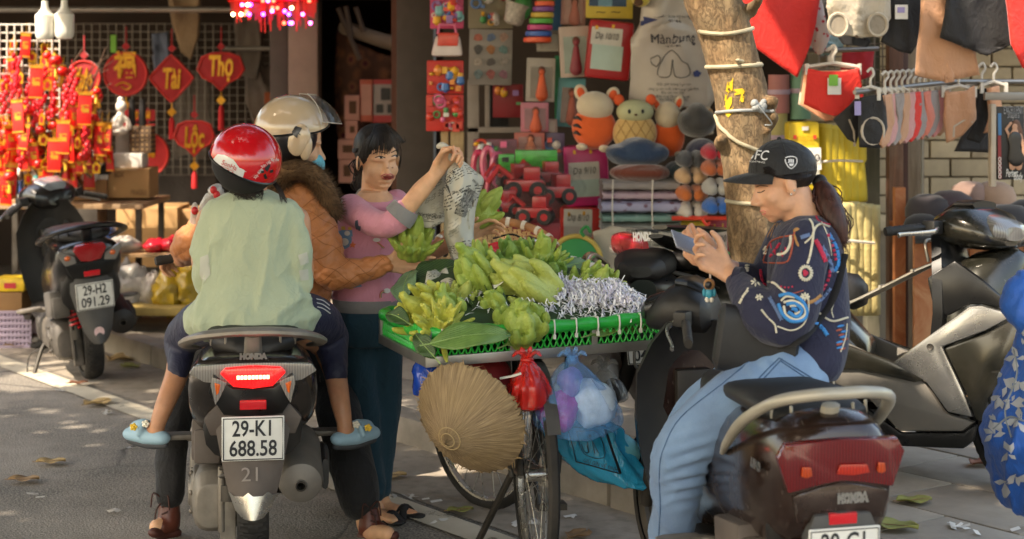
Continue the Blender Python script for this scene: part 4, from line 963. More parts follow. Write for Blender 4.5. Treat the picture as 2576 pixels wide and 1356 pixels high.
# paper scraps in the tray
def crumple(name,label,cat,pts,mat,seed,amp=.02):
 """pts: 4 corners; a sheet with folds"""
 a,b,c,d=[Vector(p)for p in pts];n=16;rows=[]
 for i in range(n+1):
  s=i/n;rows.append([a.lerp(b,j/n).lerp(d.lerp(c,j/n),s)for j in range(n+1)])
 co=np.array([v for r_ in rows for v in r_]);nr=(b-a).cross(d-a).normalized()
 dsp=amp*(np.abs(fbm(co*14,2,seed))*1.4-.4);co=co+dsp[:,None]*np.array(nr)+.3*amp*np.stack([vnoise(co*20,seed+3),vnoise(co*20,seed+4),vnoise(co*20,seed+5)],1)
 m=MB();m.grid(co.reshape(n+1,n+1,3).tolist());o=single(name,label,cat,m,mat,a.lerp(c,.5),fixn=False,ang=30)
 md=o.modifiers.new('thick','SOLIDIFY');md.thickness=.0008;return o
def newsmat():
 k=NT('newsprint');x=k.n('TexCoord').outputs['UV']
 ln=k.n('TexBrick',{'Vector':k.n('Mapping',{0:x,3:(3.0,9,1)}).outputs[0],'Scale':1.0,'Mortar Size':.075,'Color1':(.1,.1,.1),'Color2':(.35,.35,.35),'Mortar':(1,1,1)})
 w_=k.ramp(k.noise(90.0,2.0,k.n('Mapping',{0:x,3:(3.4,.6,1)}).outputs[0]),(.42,1.0),(.5,.55))
 col=k.n('TexBrick',{'Vector':k.n('Mapping',{0:x,3:(1.3,1.1,1)}).outputs[0],'Scale':1.0,'Mortar Size':.05,'Color1':(0,0,0),'Color2':(1,1,1),'Mortar':(1,1,1)})
 f=k.math('MULTIPLY',k.math('SUBTRACT',1.0,k.ramp(ln.outputs['Color'],(.3,0.0),(.8,1.0))),k.math('SUBTRACT',1.0,k.ramp(col.outputs['Color'],(.45,0.0),(.75,1.0))))
 base=k.ramp(k.noise(4.0,3.0),(.3,hx('#b3ae9f')),(.7,hx('#c4bfb1')))
 k.set(Base_Color=k.mix(k.math('MULTIPLY',f,.85),base,hx('#3f3d3b')),Roughness=.85);return k.m
newsp=newsmat()
def uvgrid(o,n1,n2):
 uv=o.data.uv_layers.new(name='UVMap');
 for lp in o.data.loops:i=lp.vertex_index;uv.data[lp.index].uv=((i%n2)/(n2-1),(i//n2)/(n1-1))
o=crumple('paper_scrap','crumpled newspaper scrap at the left of the tray','paper',(P(1058,745,5.75),P(1150,740,5.8),P(1125,680,5.95),P(1075,690,5.92)),newsp,4,.03);uvgrid(o,17,17)
crumple('tissue','white tissue scrap between the two long citrus fruits','paper',(P(1245,730,5.72),P(1275,690,5.76),P(1262,668,5.85),P(1232,700,5.82)),M('tissue_white','#dedcd6',.85),9,.015)
# ------------------------------------------------------------------ bamboo basket on the handlebar
BK=thing('bamboo_basket','round bamboo basket on the bicycle handlebar holding a red bag','basket',P(1250,640,6.95))
bc=P(1248,660,7.0);bn=Vector((.05,-.42,.9)).normalized();bq=bn.to_track_quat('Z','X');br=.245
bamboo=M('bamboo_skin','#9c6a40',.5,var=.25,vs=20);bamboo_l=M('bamboo_weave','#c49d68',.65,var=.2,vs=25);white_tie=M('white_rattan','#d6cbb8',.6)
m=MB();m.tube([bc+bq@Vector((br*cos(a),br*sin(a),.05))for a in np.linspace(0,2*pi,49)],.014,8,ratio=1.2);ob('rim',m,bamboo,BK,world=True)
for i in range(22):
 a=2*pi*i/22;m=MB();m.tube([bc+bq@Vector((br*cos(a+t),br*sin(a+t),.05))for t in(-.035,0,.035)],.0165,8,ratio=1.2);ob('rim_binding',m,white_tie,BK,world=True)
m=MB()
for i in range(26):
 x=lerp(-.23,.23,(i+.5)/26);L=sqrt(max(0,.235**2-x*x))
 for dr in(0,1):
  pts=[]
  for j in range(17):
   y=lerp(-L,L,j/16);rr=sqrt(x*x+y*y)/br;z=-.035+.075*rr**3+.0035*(1 if(j+i+dr)%2 else-1);v=Vector((x,y,z))if dr==0 else Vector((y,x,z));pts.append(bc+bq@v)
  m.tube(pts,.0075,4,ratio=.25,up=bn)
ob('weave',m,bamboo_l,BK,world=True,kind='stuff')
# ------------------------------------------------------------------ plastic bags
def film(name,col,alpha=.7,rough=.16):
 if name in _MC:return _MC[name]
 k=NT(name);cr=k.noise(16.0,5.0,k.scaled(1,1,.35),.7,1.0);c=k.ramp(cr,(.3,tuple(q*.7 for q in hx(col))),(.7,tuple(min(1,q*1.25)for q in hx(col))))
 k.set(Base_Color=c,Roughness=rough,Alpha=k.ramp(cr,(.25,min(1,alpha+.15)),(.75,alpha-.08)),Specular_IOR_Level=.7)
 k.bump(k.n('TexNoise',{'Vector':k.scaled(1,1,.4),'Scale':30.0,'Detail':4.0,'Distortion':1.5}).outputs['Fac'],.8,.008);_MC[name]=k.m;return k.m
def bag(name,label,cat,knot,outline,depth,mat,seed,contents=(),amp=.012,tip=None,group=None,kfreq=11,world_extra=None):
 """outline: rows of (left u, right u, v) at the bag's distance; contents: (u,v,ru,rv,material,name)"""
 D=knot.y;root=thing(name,label,cat,knot,group=group);m=MB();rows=[]
 rng=np.random.RandomState(seed)
 pts=[(knot.x-.008,knot.x+.008,knot.z)]+[(P(a,v,D).x,P(b,v,D).x,P(a,v,D).z)for a,b,v in outline]
 n=48;cl=catmull([(a,b,z)for a,b,z in pts],5)
 for i,q in enumerate(cl):
  cx,hw=(q.x+q.y)/2,max(.006,(q.y-q.x)/2);t=i/(len(cl)-1);row=[]
  for j in range(n):
   a=2*pi*j/n;pl=1+(.16*(1-t)**1.2+.03)*sin(kfreq*a+seed+3*t)*(.6+.4*sin(3*a+seed));row.append((cx+hw*cos(a)*pl,D+depth*min(1,hw/.06)*sin(a)*pl,q.z))
  rows.append(row)
 m.grid(rows,True,True);me=m.mesh('film')
 co=np.array(m.v);c0=co.mean(0);no=co-c0;no/=np.linalg.norm(no,axis=1)[:,None]+1e-6
 co=co+folds(co,no,amp,14,(0,0,1),.3,seed);m.v=[tuple(v)for v in co]
 ob('film',m,mat,root,world=True,ang=50)
 for u,v,ru,rv,mt,nm,dd in contents:
  mm=MB();mm.ell(P(u,v,D+dd),(ru/F*D,depth*.62,rv/F*D),None,20,14);cc=np.array(mm.v);nn=cc-cc.mean(0);nn/=np.linalg.norm(nn,axis=1)[:,None];cc=cc+nn*(.014*fbm(cc*18,3,seed+2))[:,None];mm.v=[tuple(v)for v in cc];ob(nm,mm,mt,root,world=True)
 mm=MB();mm.ell(knot,(.022,.02,.014));
 for a in(.5,1.3,2.0,2.7):mm.tube(catmull([knot,knot+Vector((cos(a)*.03,-.01,.02+sin(a)*.012)),knot+Vector((cos(a)*.05,-.02,.03*sin(a)))],3),[.012,.014,.004],6,ratio=.5)
 ob('knot',mm,mat,root,world=True);return root
white_in=M('white_contents','#c3d6ea',.6,var=.2,vs=20);purple_in=M('magenta_contents','#b02398',.5,var=.3,vs=18);red_in=M('red_contents','#9d1b17',.5,var=.4,vs=22,coat=.3)
bag('plastic_bag','red knotted plastic bag hanging from the tray beside the conical hat','plastic bag',P(1326,905,5.42),[(1300,1352,930),(1278,1378,968),(1272,1386,1000),(1284,1372,1022),(1312,1340,1031)],.075,film('red_film','#d4281f',.62),1,[(1328,985,40,36,red_in,'contents',0)])
bag('plastic_bag','clear blue plastic bag with magenta and white contents hanging under the tray','plastic bag',P(1440,905,5.46),[(1400,1480,930),(1368,1525,985),(1345,1556,1035),(1345,1560,1065),(1370,1530,1085),(1420,1490,1094)],.11,film('blue_film','#6aaaf0',.26),2,[(1404,1034,58,52,purple_in,'contents',-.012),(1490,1016,56,62,white_in,'contents',.01),(1436,965,26,34,M('lilac_contents','#8f7cc0',.5),'contents',.01)])
tb=bag('plastic_bag','long teal blue plastic bag printed with a black bin sign at the right','plastic bag',P(1400,1040,5.72),[(1372,1548,1070),(1378,1566,1105),(1402,1590,1140),(1440,1618,1175),(1510,1638,1205),(1585,1642,1222)],.09,film('teal_film','#1b93be',.8),3,[(1530,1140,80,50,M('teal_contents','#5fa8b5',.6,var=.3,vs=20),'contents',.01)],.008)
tbo=[c for c in tb.children if c.name.startswith('film')][0]
TB2=BVHTree.FromPolygons([v.co+tb.location for v in tbo.data.vertices],[tuple(p.vertices)for p in tbo.data.polygons])
m=MB()
for a,b in(((1428,1075),(1450,1160)),((1450,1160),(1560,1192)),((1520,1072),(1560,1192)),((1428,1075),(1520,1072))):stroke(m,TB2,[a,((a[0]+b[0])/2,(a[1]+b[1])/2),b],.0055,8,.002,6,ratio=.3)
for q in([(1450,1085),(1502,1088),(1520,1150),(1468,1140),(1450,1085)],[(1478,1098),(1490,1110),(1505,1140)],[(1478,1112),(1482,1138)],[(1490,1112),(1496,1140)],[(1462,1118),(1470,1136),(1480,1138),(1476,1120)]):stroke(m,TB2,q,.0035,4,.002,6,ratio=.3)
patch(m,TB2,[(1480,1092),(1487,1092),(1488,1100),(1481,1100)],.003,1)
print_text(m,TB2,'GIỮ GÌN VỆ SINH',(1510,1170),14,.30,88,.003,bold=.01)
ob('printed_sign',m,M('black_print','#14181c',.5),tb,world=True)
bag('plastic_bag','small clear plastic bag with dark contents behind the blue bag','plastic bag',P(1520,925,5.85),[(1500,1550,945),(1500,1572,975),(1520,1580,1000),(1545,1570,1012)],.06,film('clear_film','#9a9894',.45),5,[(1548,985,22,25,M('dark_contents','#2a2626',.6),'contents',0)])
m=MB();m.box(P(1195,950,5.75),(.18,.14,.16));m.ell(P(1230,960,5.72),(.08,.06,.09))
single('crimson_bag','dark red cloth bag hidden behind the conical hat','bag',m,M('crimson_cloth','#7e1216',.7,var=.3),P(1200,950,5.75),bev=.03)
m=MB();m.ell(P(1075,950,5.62),(.05,.05,.075));co=np.array(m.v);m.v=[tuple(v)for v in co+.012*np.stack([vnoise(co*25,1)]*3,1)]
single('plastic_bag','deep blue plastic bag peeping out left of the conical hat','plastic bag',m,film('deep_blue_film','#1847b0',.9),P(1075,950,5.62))
# conical hat
def strawmat():
 k=NT('palm_straw');x=k.xyz();an=k.math('ARCTAN2',x[1],x[0])
 s=k.noise(1.0,5.0,k.n('CombineXYZ',{0:k.math('MULTIPLY',an,34.0),1:k.math('MULTIPLY',k.math('POWER',k.math('ADD',k.math('POWER',x[0],2.0),k.math('POWER',x[1],2.0)),.5),14.0),2:0.0}).outputs[0],.6)
 c=k.ramp(s,(.28,hx('#5a4731')),(.5,hx('#857054')),(.72,hx('#ab9470')));c=k.mix(k.ramp(k.noise(7.0,3.0),(.4,0.0),(.7,.5)),c,hx('#8a744f'))
 k.set(Base_Color=c,Roughness=.75);k.bump(s,.7,.004);return k.m
hat_c=P(1176,1060,5.42);hax=Vector((-.075,-.13,-.050)).normalized()
hat=thing('conical_hat','worn conical palm leaf hat hanging under the tray with frayed rim','hat',hat_c)
hat.rotation_mode='QUATERNION';hat.rotation_quaternion=hax.to_track_quat('Z','Y')
m=MB();rows=[];rh=np.random.RandomState(4);nseg=160
for i in range(30):
 t=i/29;rows.append([((.188*t*(1+(.012*rh.randn()if i==29 else 0)))*cos(2*pi*j/nseg),(.188*t*(1+(.012*rh.randn()if i==29 else 0)))*sin(2*pi*j/nseg),.135*(1-t)**.93-.02*t*t+.0016*((i*7%5)==0)+.0012*sin(j*2.1+i*.3)+(.006*rh.randn()if i==29 else 0))for j in range(nseg)])
m.grid(rows,True);m.grid([[(x*.985,y*.985,z-.006)for x,y,z in r]for r in rows],True);ob('straw_cone',m,strawmat(),hat)
for t in(.12,.2):
 m=MB();m.tube([(.188*t*cos(a),.188*t*sin(a),.135*(1-t)**.93+.001)for a in np.linspace(0,2*pi,41)],.0018,5);ob('ring',m,M('straw_ring','#a08a62',.7),hat)
m=MB()
for j in range(70):
 a=rh.rand()*2*pi;l=.006+.016*rh.rand();b=a+rh.randn()*.15;m.add([(.186*cos(a),.186*sin(a),-.018),(.186*cos(a+.03),.186*sin(a+.03),-.018),((.188+l)*cos(b),(.188+l)*sin(b),-.022+.006*rh.randn())],[(0,1,2)])
ob('frayed_straw',m,M('straw_fray','#8d7653',.8),hat,smooth=False,kind='stuff')
m=MB();m.tube(catmull([P(1310,940,5.36),P(1290,946,5.38),P(1258,952,5.4)],3),.004,5);single('straw_stick','thin white stick poking out beside the red bag','stick',m,tie,P(1285,946,5.38))
m=MB();m.ell(P(1280,645,6.95),(.07,.06,.05));m.ell(P(1245,640,6.97),(.05,.05,.05));co=np.array(m.v);m.v=[tuple(v)for v in co+.015*np.stack([vnoise(co*22,2)]*3,1)]
single('plastic_bag','pinkish red plastic bag lying in the bamboo basket','plastic bag',m,film('pink_red_film','#d8323c',.92),P(1270,645,6.95))
# ------------------------------------------------------------------ people
def skin(name,col,blush='#b4604c'):
 k=NT(name);c=k.ramp(k.noise(30.0,4.0),(.3,tuple(q*.88 for q in hx(col))),(.7,tuple(min(1,q*1.1)for q in hx(col))));c=k.mix(k.ramp(k.noise(9.0,2.0),(.5,0.0),(.75,.28)),c,hx(blush))
 k.set(Base_Color=c,Roughness=.5,Subsurface_Weight=.18,Subsurface_Radius=(.012,.005,.003));k.b.inputs['Subsurface Scale'].default_value=.6
 k.bump(k.noise(260.0,3.0),.12,.001);return k.m
skin_v=skin('skin_tan','#d8a680');skin_r=skin('skin_light','#d0a07c');skin_p=skin('skin_phone_user','#cb9a7a');skin_k=skin('skin_pillion','#bd8867')
def hairm(name,a,b):
 k=NT(name);n=k.noise(70.0,3.0,k.scaled(1,1,.12));k.set(Base_Color=k.ramp(n,(.3,hx(a)),(.75,hx(b))),Roughness=.5,Specular_IOR_Level=.35);k.bump(n,.8,.003);return k.m
hair_b=hairm('hair_black','#120e0c','#2b221d');hair_br=hairm('hair_brown','#2a1713','#4f2f27')
def cloth(name,col,var=.1,fine=700.0,sheen=.15,rough=.85,extra=None):
 k=NT(name);c=k.ramp(k.noise(6.0,4.0),(.3,tuple(q*(1-var)for q in hx(col))),(.7,tuple(min(1,q*(1+var))for q in hx(col))))
 k.set(Base_Color=c,Roughness=rough,Sheen_Weight=sheen);cr=k.math('ABSOLUTE',k.math('SUBTRACT',k.noise(11.0,3.0,None,.5,.9),.5));cr2=k.math('ABSOLUTE',k.math('SUBTRACT',k.noise(24.0,2.0,k.scaled(1,1,.55,(.3,.2,.4)),.5,1.2),.5))
 h=k.math('ADD',k.math('ADD',k.math('MULTIPLY',k.ramp(cr,(0.0,1.0),(.10,0.0)),1.7),k.math('MULTIPLY',k.ramp(cr2,(0.0,1.0),(.12,0.0)),1.4)),k.math('ADD',k.math('MULTIPLY',k.noise(fine,2.0),.5),k.math('MULTIPLY',k.noise(28.0,4.0),1.5)))
 k.bump(h,.3,.0022);return k.m
def limb(mb,nodes,n=4,seg=16,ratio=1.0,up=None):
 pts=[P(a,b,d)for a,b,d,r in nodes];rad=[r/F*d for a,b,d,r in nodes]
 mb.caps(catmull(pts,n),rad,seg,ratio,up);return mb
def torso(mb,rows,n=4,k=32,e=2.3,yaw=0.0):
 """rows (left u, right u, v, D, half depth) -> closed loft"""
 cl=catmull([((P(a,v,d).x+P(b,v,d).x)/2,d,P(a,v,d).z)for a,b,v,d,q in rows],n);dim=catmull([((b-a)/2/F*d,q,0)for a,b,v,d,q in rows],n)
 R=[]
 for c,s in zip(cl,dim):
  row=[]
  for j in range(k):
   t=2*pi*j/k;ca,sa=cos(t),sin(t);row.append(c+Vector((s.x*math.copysign(abs(ca)**(2/e),ca),s.y*math.copysign(abs(sa)**(2/e),sa),0)))
  R.append(row)
 mb.grid(R,True,True);return mb
def headM(c,f,up=(0,0,1),s=1.0):
 f=Vector(f).normalized();up=Vector(up);r=f.cross(up).normalized();u=r.cross(f).normalized()
 return Matrix.Translation(c)@Matrix((r,f,u)).transposed().to_4x4()@Matrix.Scale(s,4)
def head(mb,Mx,neck=True,mouth_open=0.0,big=0.0):
 m=MB()
 m.ell((0,-.012,.028),(.074,.094,.084),None,24,16);m.ell((0,.020,-.034),(.062,.066,.078),None,20,14);m.ell((0,.032,-.078),(.043,.046,.034));m.ell((0,.058,-.096),(.020,.020,.018))
 for s in(1,-1):
  m.ell((s*.035,.052,-.034),(.025,.021,.027));m.ell((s*.075,-.006,-.014),(.009,.019,.031),(0,0,s*-.25));m.ell((s*.0125,.091,-.042),(.0105,.013,.0105));m.ell((s*.045,.014,-.062),(.016,.036,.026))
 m.ell((0,.064,.014),(.05,.021,.015));m.caps([(0,.076,.006),(0,.088+.003*big,-.018),(0,.100+.006*big,-.034-.002*big)],[.009+.0015*big,.010+.0015*big,.011+.0015*big],12);m.ell((0,.102+.007*big,-.038-.002*big),(.012+.0025*big,.0115+.002*big,.011+.002*big))
 m.caps(catmull([(-.023,.075,-.071),(-.008,.0855,-.0665),(0,.0865,-.068),(.008,.0855,-.0665),(.023,.075,-.071)],3),.0055,8)
 o=mouth_open;m.caps(catmull([(-.018,.074,-.080-o),(0,.084,-.082-o),(.018,.074,-.080-o)],3),.0062,8)
 if neck:m.caps([(0,-.022,-.06),(0,-.03,-.12),(0,-.04,-.19)],[.050,.049,.056],18)
 mb.add([Mx@Vector(v)for v in m.v],m.f)
def head_post(Mx):
 inv=np.array(Mx.inverted());
 def post(co,no):
  l=co@inv[:3,:3].T+inv[:3,3];d=np.zeros(len(co))
  for s in(1,-1):
   r=l-np.array((s*.031,.082,-.002));d-=.0065*np.exp(-(r[:,0]/.016)**2-(r[:,1]/.03)**2-(r[:,2]/.010)**2)
   r=l-np.array((s*.027,.08,-.055));d-=.0006*np.exp(-(r[:,0]/.008)**2-(r[:,1]/.03)**2-(r[:,2]/.02)**2)
   r=l-np.array((s*.031,.082,-.004));d+=.0035*np.exp(-(r[:,0]/.011)**2-(r[:,1]/.03)**2-(r[:,2]/.0055)**2)
  r=l-np.array((0,.09,-.055));d-=.0015*np.exp(-(r[:,0]/.005)**2-(r[:,1]/.03)**2-(r[:,2]/.008)**2)
  return co+no*d[:,None]
 return post
def hand(mb,wrist,f,s,curls,thumb=((.5,.8,.2),(.8,.45,.3)),spread=.06,k=1.0,lens=(1,1.08,1.0,.8)):
 """f finger direction, s towards the thumb; palm faces s x f side given by sign of curls"""
 wrist=Vector(wrist);f=Vector(f).normalized();s=Vector(s);s=(s-f*s.dot(f)).normalized();n=f.cross(s)
 off=(.031,.0105,-.0105,-.030);bl=(.088,.092,.088,.080)
 for i in range(4):
  o=off[i]*k;base=wrist+f*(bl[i]*k)+s*o;mb.caps([wrist+s*(o*.55)+f*.004,wrist.lerp(base,.55)+s*(o*.12),base],[.0145*k,.0135*k,.0115*k],10)
  d=(f+s*(spread*(1.5-i))).normalized();a=0;p=base;pts=[p];
  for L,c in zip((.043,.027,.023),curls[i]):
   a+=c;q=d*cos(a)+n*sin(a);p=p+q*(L*k*lens[i]);pts.append(p)
  mb.caps(pts,[.0096*k,.0090*k,.0080*k,.0066*k],10)
 mb.caps([wrist+s*(.012*k),wrist+f*(.045*k)+s*(.026*k)],[.018*k,.014*k],10)
 p=wrist+f*(.03*k)+s*(.026*k);pts=[p]
 for(a,b,c),L in zip((thumb[0],thumb[0],thumb[1]),(.036,.032,.026)):p=p+(f*a+s*b+n*c).normalized()*(L*k);pts.append(p)
 mb.caps(pts,[.0135*k,.0115*k,.0100*k,.0080*k],10)
def person(label,loc):return thing('person',label,'person',loc)
def surf(root,name,mat,fn,parent=None):
 m=MB();fn(m);return ob(name,m,mat,parent or root,world=False if False else True)if parent is None else put_under(name,m,mat,parent,root)
def put_under(name,m,mats,parent,root,**kw):
 me=m.mesh(name,root.location);finish(me,mats,m.mi,kw.get('smooth',True));o=bpy.data.objects.new(name,me);COL.objects.link(o);o.parent=parent
 if name in('embroidery','print','flower_print','stripes','sleeve_print','emblem','laces','seam','stem_print','laces'):o['kind']='stuff'
 return o
def strands(m,n,fn,r0=.0016,seed=1,seg=4,k=7):
 r=random.Random(seed)
 for i in range(n):
  pts=catmull(fn(r),3);m.tube(pts,[r0*.8]+[r0]*(max(1,len(pts)-3))+[r0*.35,r0*.15],seg)
lipm=M('lip_pink','#c0625a',.4,var=.1);lashm=M('lash_dark','#17100d',.6);browm=M('brow_dark','#2c1f18',.8);eyew=M('eye_white','#d8cfc8',.25);mouth_dark=M('mouth_dark','#7a2a26',.6);teeth=M('teeth','#e0d8cc',.3)
def shell(mb,Mx,r,a0,a1,nu=40,nv=16,cut=None):
 """part of an ellipsoid from the top (a0) to angle a1 (number or function of azimuth, 0 = forward)"""
 rows=[]
 for i in range(nv+1):
  row=[]
  for j in range(nu):
   b=2*pi*j/nu;e=a1(b)if callable(a1)else a1;a=a0+(e-a0)*i/nv
   row.append(Mx@Vector((-r[0]*sin(a)*sin(b),r[1]*sin(a)*cos(b),r[2]*cos(a))))
  rows.append(row)
 mb.grid(rows,True);return rows[-1]
# ============================== pillion in the sage green top
PR=person('passenger seen from behind in a sage green top and red helmet on the middle scooter',P(636,830,5.75))
m=MB();HMp=headM(P(622,405,5.74),(-.62,.74,-.18),s=.95);head(m,HMp,False)
limb(m,[(630,450,5.78,38),(634,500,5.82,40)]);torso(m,[(560,710,525,5.8,.07),(545,725,600,5.8,.085),(555,715,720,5.8,.085),(530,740,800,5.82,.10)])
for a,b in(((528,555,5.78,36),(515,690,5.78,28)),((745,555,5.78,36),(762,690,5.78,28))):limb(m,[a,((a[0]+b[0])/2,620,5.78,32),b])
limb(m,[(515,690,5.78,28),(504,640,5.92,24),(512,575,6.02,19)]);limb(m,[(762,690,5.78,28),(740,650,6.0,24),(720,620,6.1,19)])
hand(m,P(511,580,6.02),(.12,.15,1),(.5,-.6,.1),[(.5,.7,.5)]*4,k=.9)
for q in(1,-1):limb(m,[(636-q*55,800,5.82,62),(636-q*150,835,6.02,46),(636-q*178,862,6.10,38)])
limb(m,[(458,862,6.10,36),(447,935,6.0,30),(418,1010,5.92,25),(398,1062,5.9,20),(393,1086,5.9,20)]);limb(m,[(393,1088,5.9,21),(365,1092,5.95,20),(340,1092,5.98,15)])
limb(m,[(818,862,6.10,36),(842,935,6.0,29),(856,1010,5.92,25),(866,1062,5.9,20),(868,1086,5.9,20)]);limb(m,[(868,1088,5.9,21),(895,1090,5.95,20),(922,1088,5.98,15)])
PB,PBV=organic('body',m,.0055,2,skin_k,PR)
m=MB();torso(m,[(598,664,476,5.8,.05),(565,700,490,5.79,.075),(528,742,515,5.78,.09),(512,756,550,5.78,.10),(524,748,620,5.78,.11),(520,758,700,5.78,.115),(500,776,760,5.78,.13),(484,787,800,5.77,.135),(492,780,825,5.77,.13),(520,760,842,5.77,.10)],4,40)
limb(m,[(548,540,5.77,42),(524,600,5.76,34),(520,660,5.75,31),(521,712,5.78,29)]);limb(m,[(724,540,5.77,42),(748,600,5.76,34),(752,660,5.75,32),(750,716,5.78,30)])
def pill_post(co,no):
 v=V0+(H-co[:,2])/co[:,1]*F;u=U0+co[:,0]/co[:,1]*F
 low=np.clip((v-640)/160,0,1);side=np.clip(np.abs(u-636)/130,0,1)
 d=folds(co,no,.015,9,(.25,0,1),.25,3)*(.45+.4*side+.5*low)[:,None]+folds(co,no,.013,11,(1,0,.3),.3,8)*(low*.9)[:,None]+folds(co,no,.011,9,(.6,0,1),.3,14)*(side*.8)[:,None]
 d=d+no*(.006*np.sin((v-700)/17+u/60)*np.exp(-((v-715)/40)**2)*side)[:,None]
 return co+d
sage=cloth('sage_cotton','#a4ad92',.05)
PS,PSV=organic('shirt',m,.007,3,sage,PR,pill_post)
m=MB();patch(m,PSV,[(504,648),(524,640),(530,690),(512,712),(503,690)],.002,2);patch(m,PSV,[(750,642),(772,634),(776,660),(756,668)],.002,2);patch(m,PSV,[(752,680),(774,676),(776,704),(756,706)],.002,2)
put_under('sleeve_print',m,M('pale_print','#b5b5a8',.9),PS,PR)
m=MB();stroke(m,PSV,[(590,484),(612,492),(640,493),(670,482)],.0035,6,.001);put_under('collar',m,sage,PS,PR)
m=MB();torso(m,[(560,715,770,5.8,.12),(545,730,810,5.82,.14),(560,715,840,5.82,.12)])
for s in(0,1):
 f_=(lambda u:u)if s==0 else(lambda u:1276-u)
 nodes=[(560,800,5.82,66),(505,815,5.92,58),(470,838,6.04,50),(455,862,6.08,44),(452,905,6.02,32),(447,940,5.98,26)]if s==0 else[(712,800,5.82,66),(775,795,5.92,58),(808,820,6.02,56),(828,850,6.06,48),(840,900,6.02,36),(845,936,5.98,32)]
 limb(m,nodes,4,20)
navy=cloth('navy_jersey','#1d1f3a',.12,sheen=.05,rough=.6)
def ppost(co,no):return co+folds(co,no,.005,12,(.5,0,1),.3,21)
PT,PTV=organic('trousers',m,.007,3,navy,PR,ppost)
m=MB();
for q in([(796,752),(812,756),(828,768)],[(797,762),(812,766),(829,778)],[(798,772),(812,776),(830,788)],[(474,796),(481,802),(486,812)],[(478,790),(484,797)]):stroke(m,PTV,q,.004,5,0,6,ratio=.5)
put_under('stripes',m,M('white_print','#d8d5d0'),PT,PR)
# helmet
HR=headM(P(618,400,5.72),(-.66,.74,.26),(.22,0,1))
hr_paint=paint('red_helmet_paint','#c30f1c',0,.1,.05);m=MB();rimc=shell(m,HR,(.114,.128,.116),.03,lambda b:1.80-.20*cos(b));m.grid([[HR@(HR.inverted()@Vector(v)*.95)for v in rimc],rimc],True)
HE=ob('helmet',m,hr_paint,PR,world=True);bv=BVHTree.FromPolygons([Vector(v)for v in m.v],m.f)
m=MB();m.tube(rimc+[rimc[0]],.0045,6);put_under('rim',m,blk_clean,HE,PR)
m=MB();m.add([HR@Vector((x*.104,y*.12,z*.105-.01))for x,y,z in MB().ell((0,0,0),1,None,20,12).v],MB().ell((0,0,0),1,None,20,12).f);put_under('liner',m,M('helmet_liner','#141212',.9),HE,PR)
m=MB();patch(m,bv,[(536,402),(548,388),(566,390),(588,402),(604,424),(612,450),(612,466),(594,458),(570,444),(550,424)],.0015,3);wp_=put_under('side_panel',m,M('white_gloss','#c9cbca',.25,coat=.5),HE,PR)
m=MB();print_text(m,bv,'SonHa',(578,416),17,.42,40,.003,bold=.02);print_text(m,bv,'THÁI DƯƠNG NĂNG',(574,424),5,.42,34,.003);put_under('lettering',m,M('red_print','#b5121c'),HE,PR)
m=MB();
for t_,c_,a_,w_ in(('Xây dựng',(649,436),-.95,30),('Sơn Hà',(668,414),-.55,26),('- Xây cho',(688,402),-.05,24)):print_text(m,bv,t_,c_,11,a_,w_,.002,bold=.01)
put_under('lettering',m,M('white_print','#d8d5d0'),HE,PR)
m=MB();[patch(m,bv,q,.002,1)for q in([(652,428),(662,426),(664,434),(654,436)],[(664,424),(676,412),(680,416),(672,432)],[(678,428),(686,426),(686,433),(679,435)],[(662,440),(668,436),(672,448),(666,450)])];put_under('emblem',m,M('black_print','#14181c'),HE,PR)
m=MB();
rows=[[HR@Vector((.10*sin(t),.105*cos(t)+k_*.034*cos(t),.028+k_*.012))for t in np.linspace(-1.0,1.0,15)]for k_ in(0,.5,1)];m.grid(rows);m.grid([[v+Vector((0,0,-.005))for v in r]for r in rows]);put_under('brim',m,M('pink_gloss','#d98a93',.2,coat=.6),HE,PR)
m=MB()
strands(m,110,lambda r:[P(575+r.random()*90,462+r.random()*6,5.71+r.uniform(-.02,.04)),P(580+r.random()*85,480,5.70),P(585+r.random()*80,488+r.random()*26,5.705)],.0014,3)
strands(m,60,lambda r:[P(688+r.uniform(-8,8),458,5.74),P(705+r.uniform(-6,6),480,5.72),P(712+r.uniform(-8,12),500+r.random()*14,5.71)],.0016,4)
m.ell(P(592,445,5.74),(.055,.06,.05));strands(m,60,lambda r:[P(548+r.random()*20,430,5.74),P(556+r.random()*20,460,5.74),P(560+r.random()*30,485,5.73)],.0016,5)
ob('hair',m,hair_b,PR,world=True)
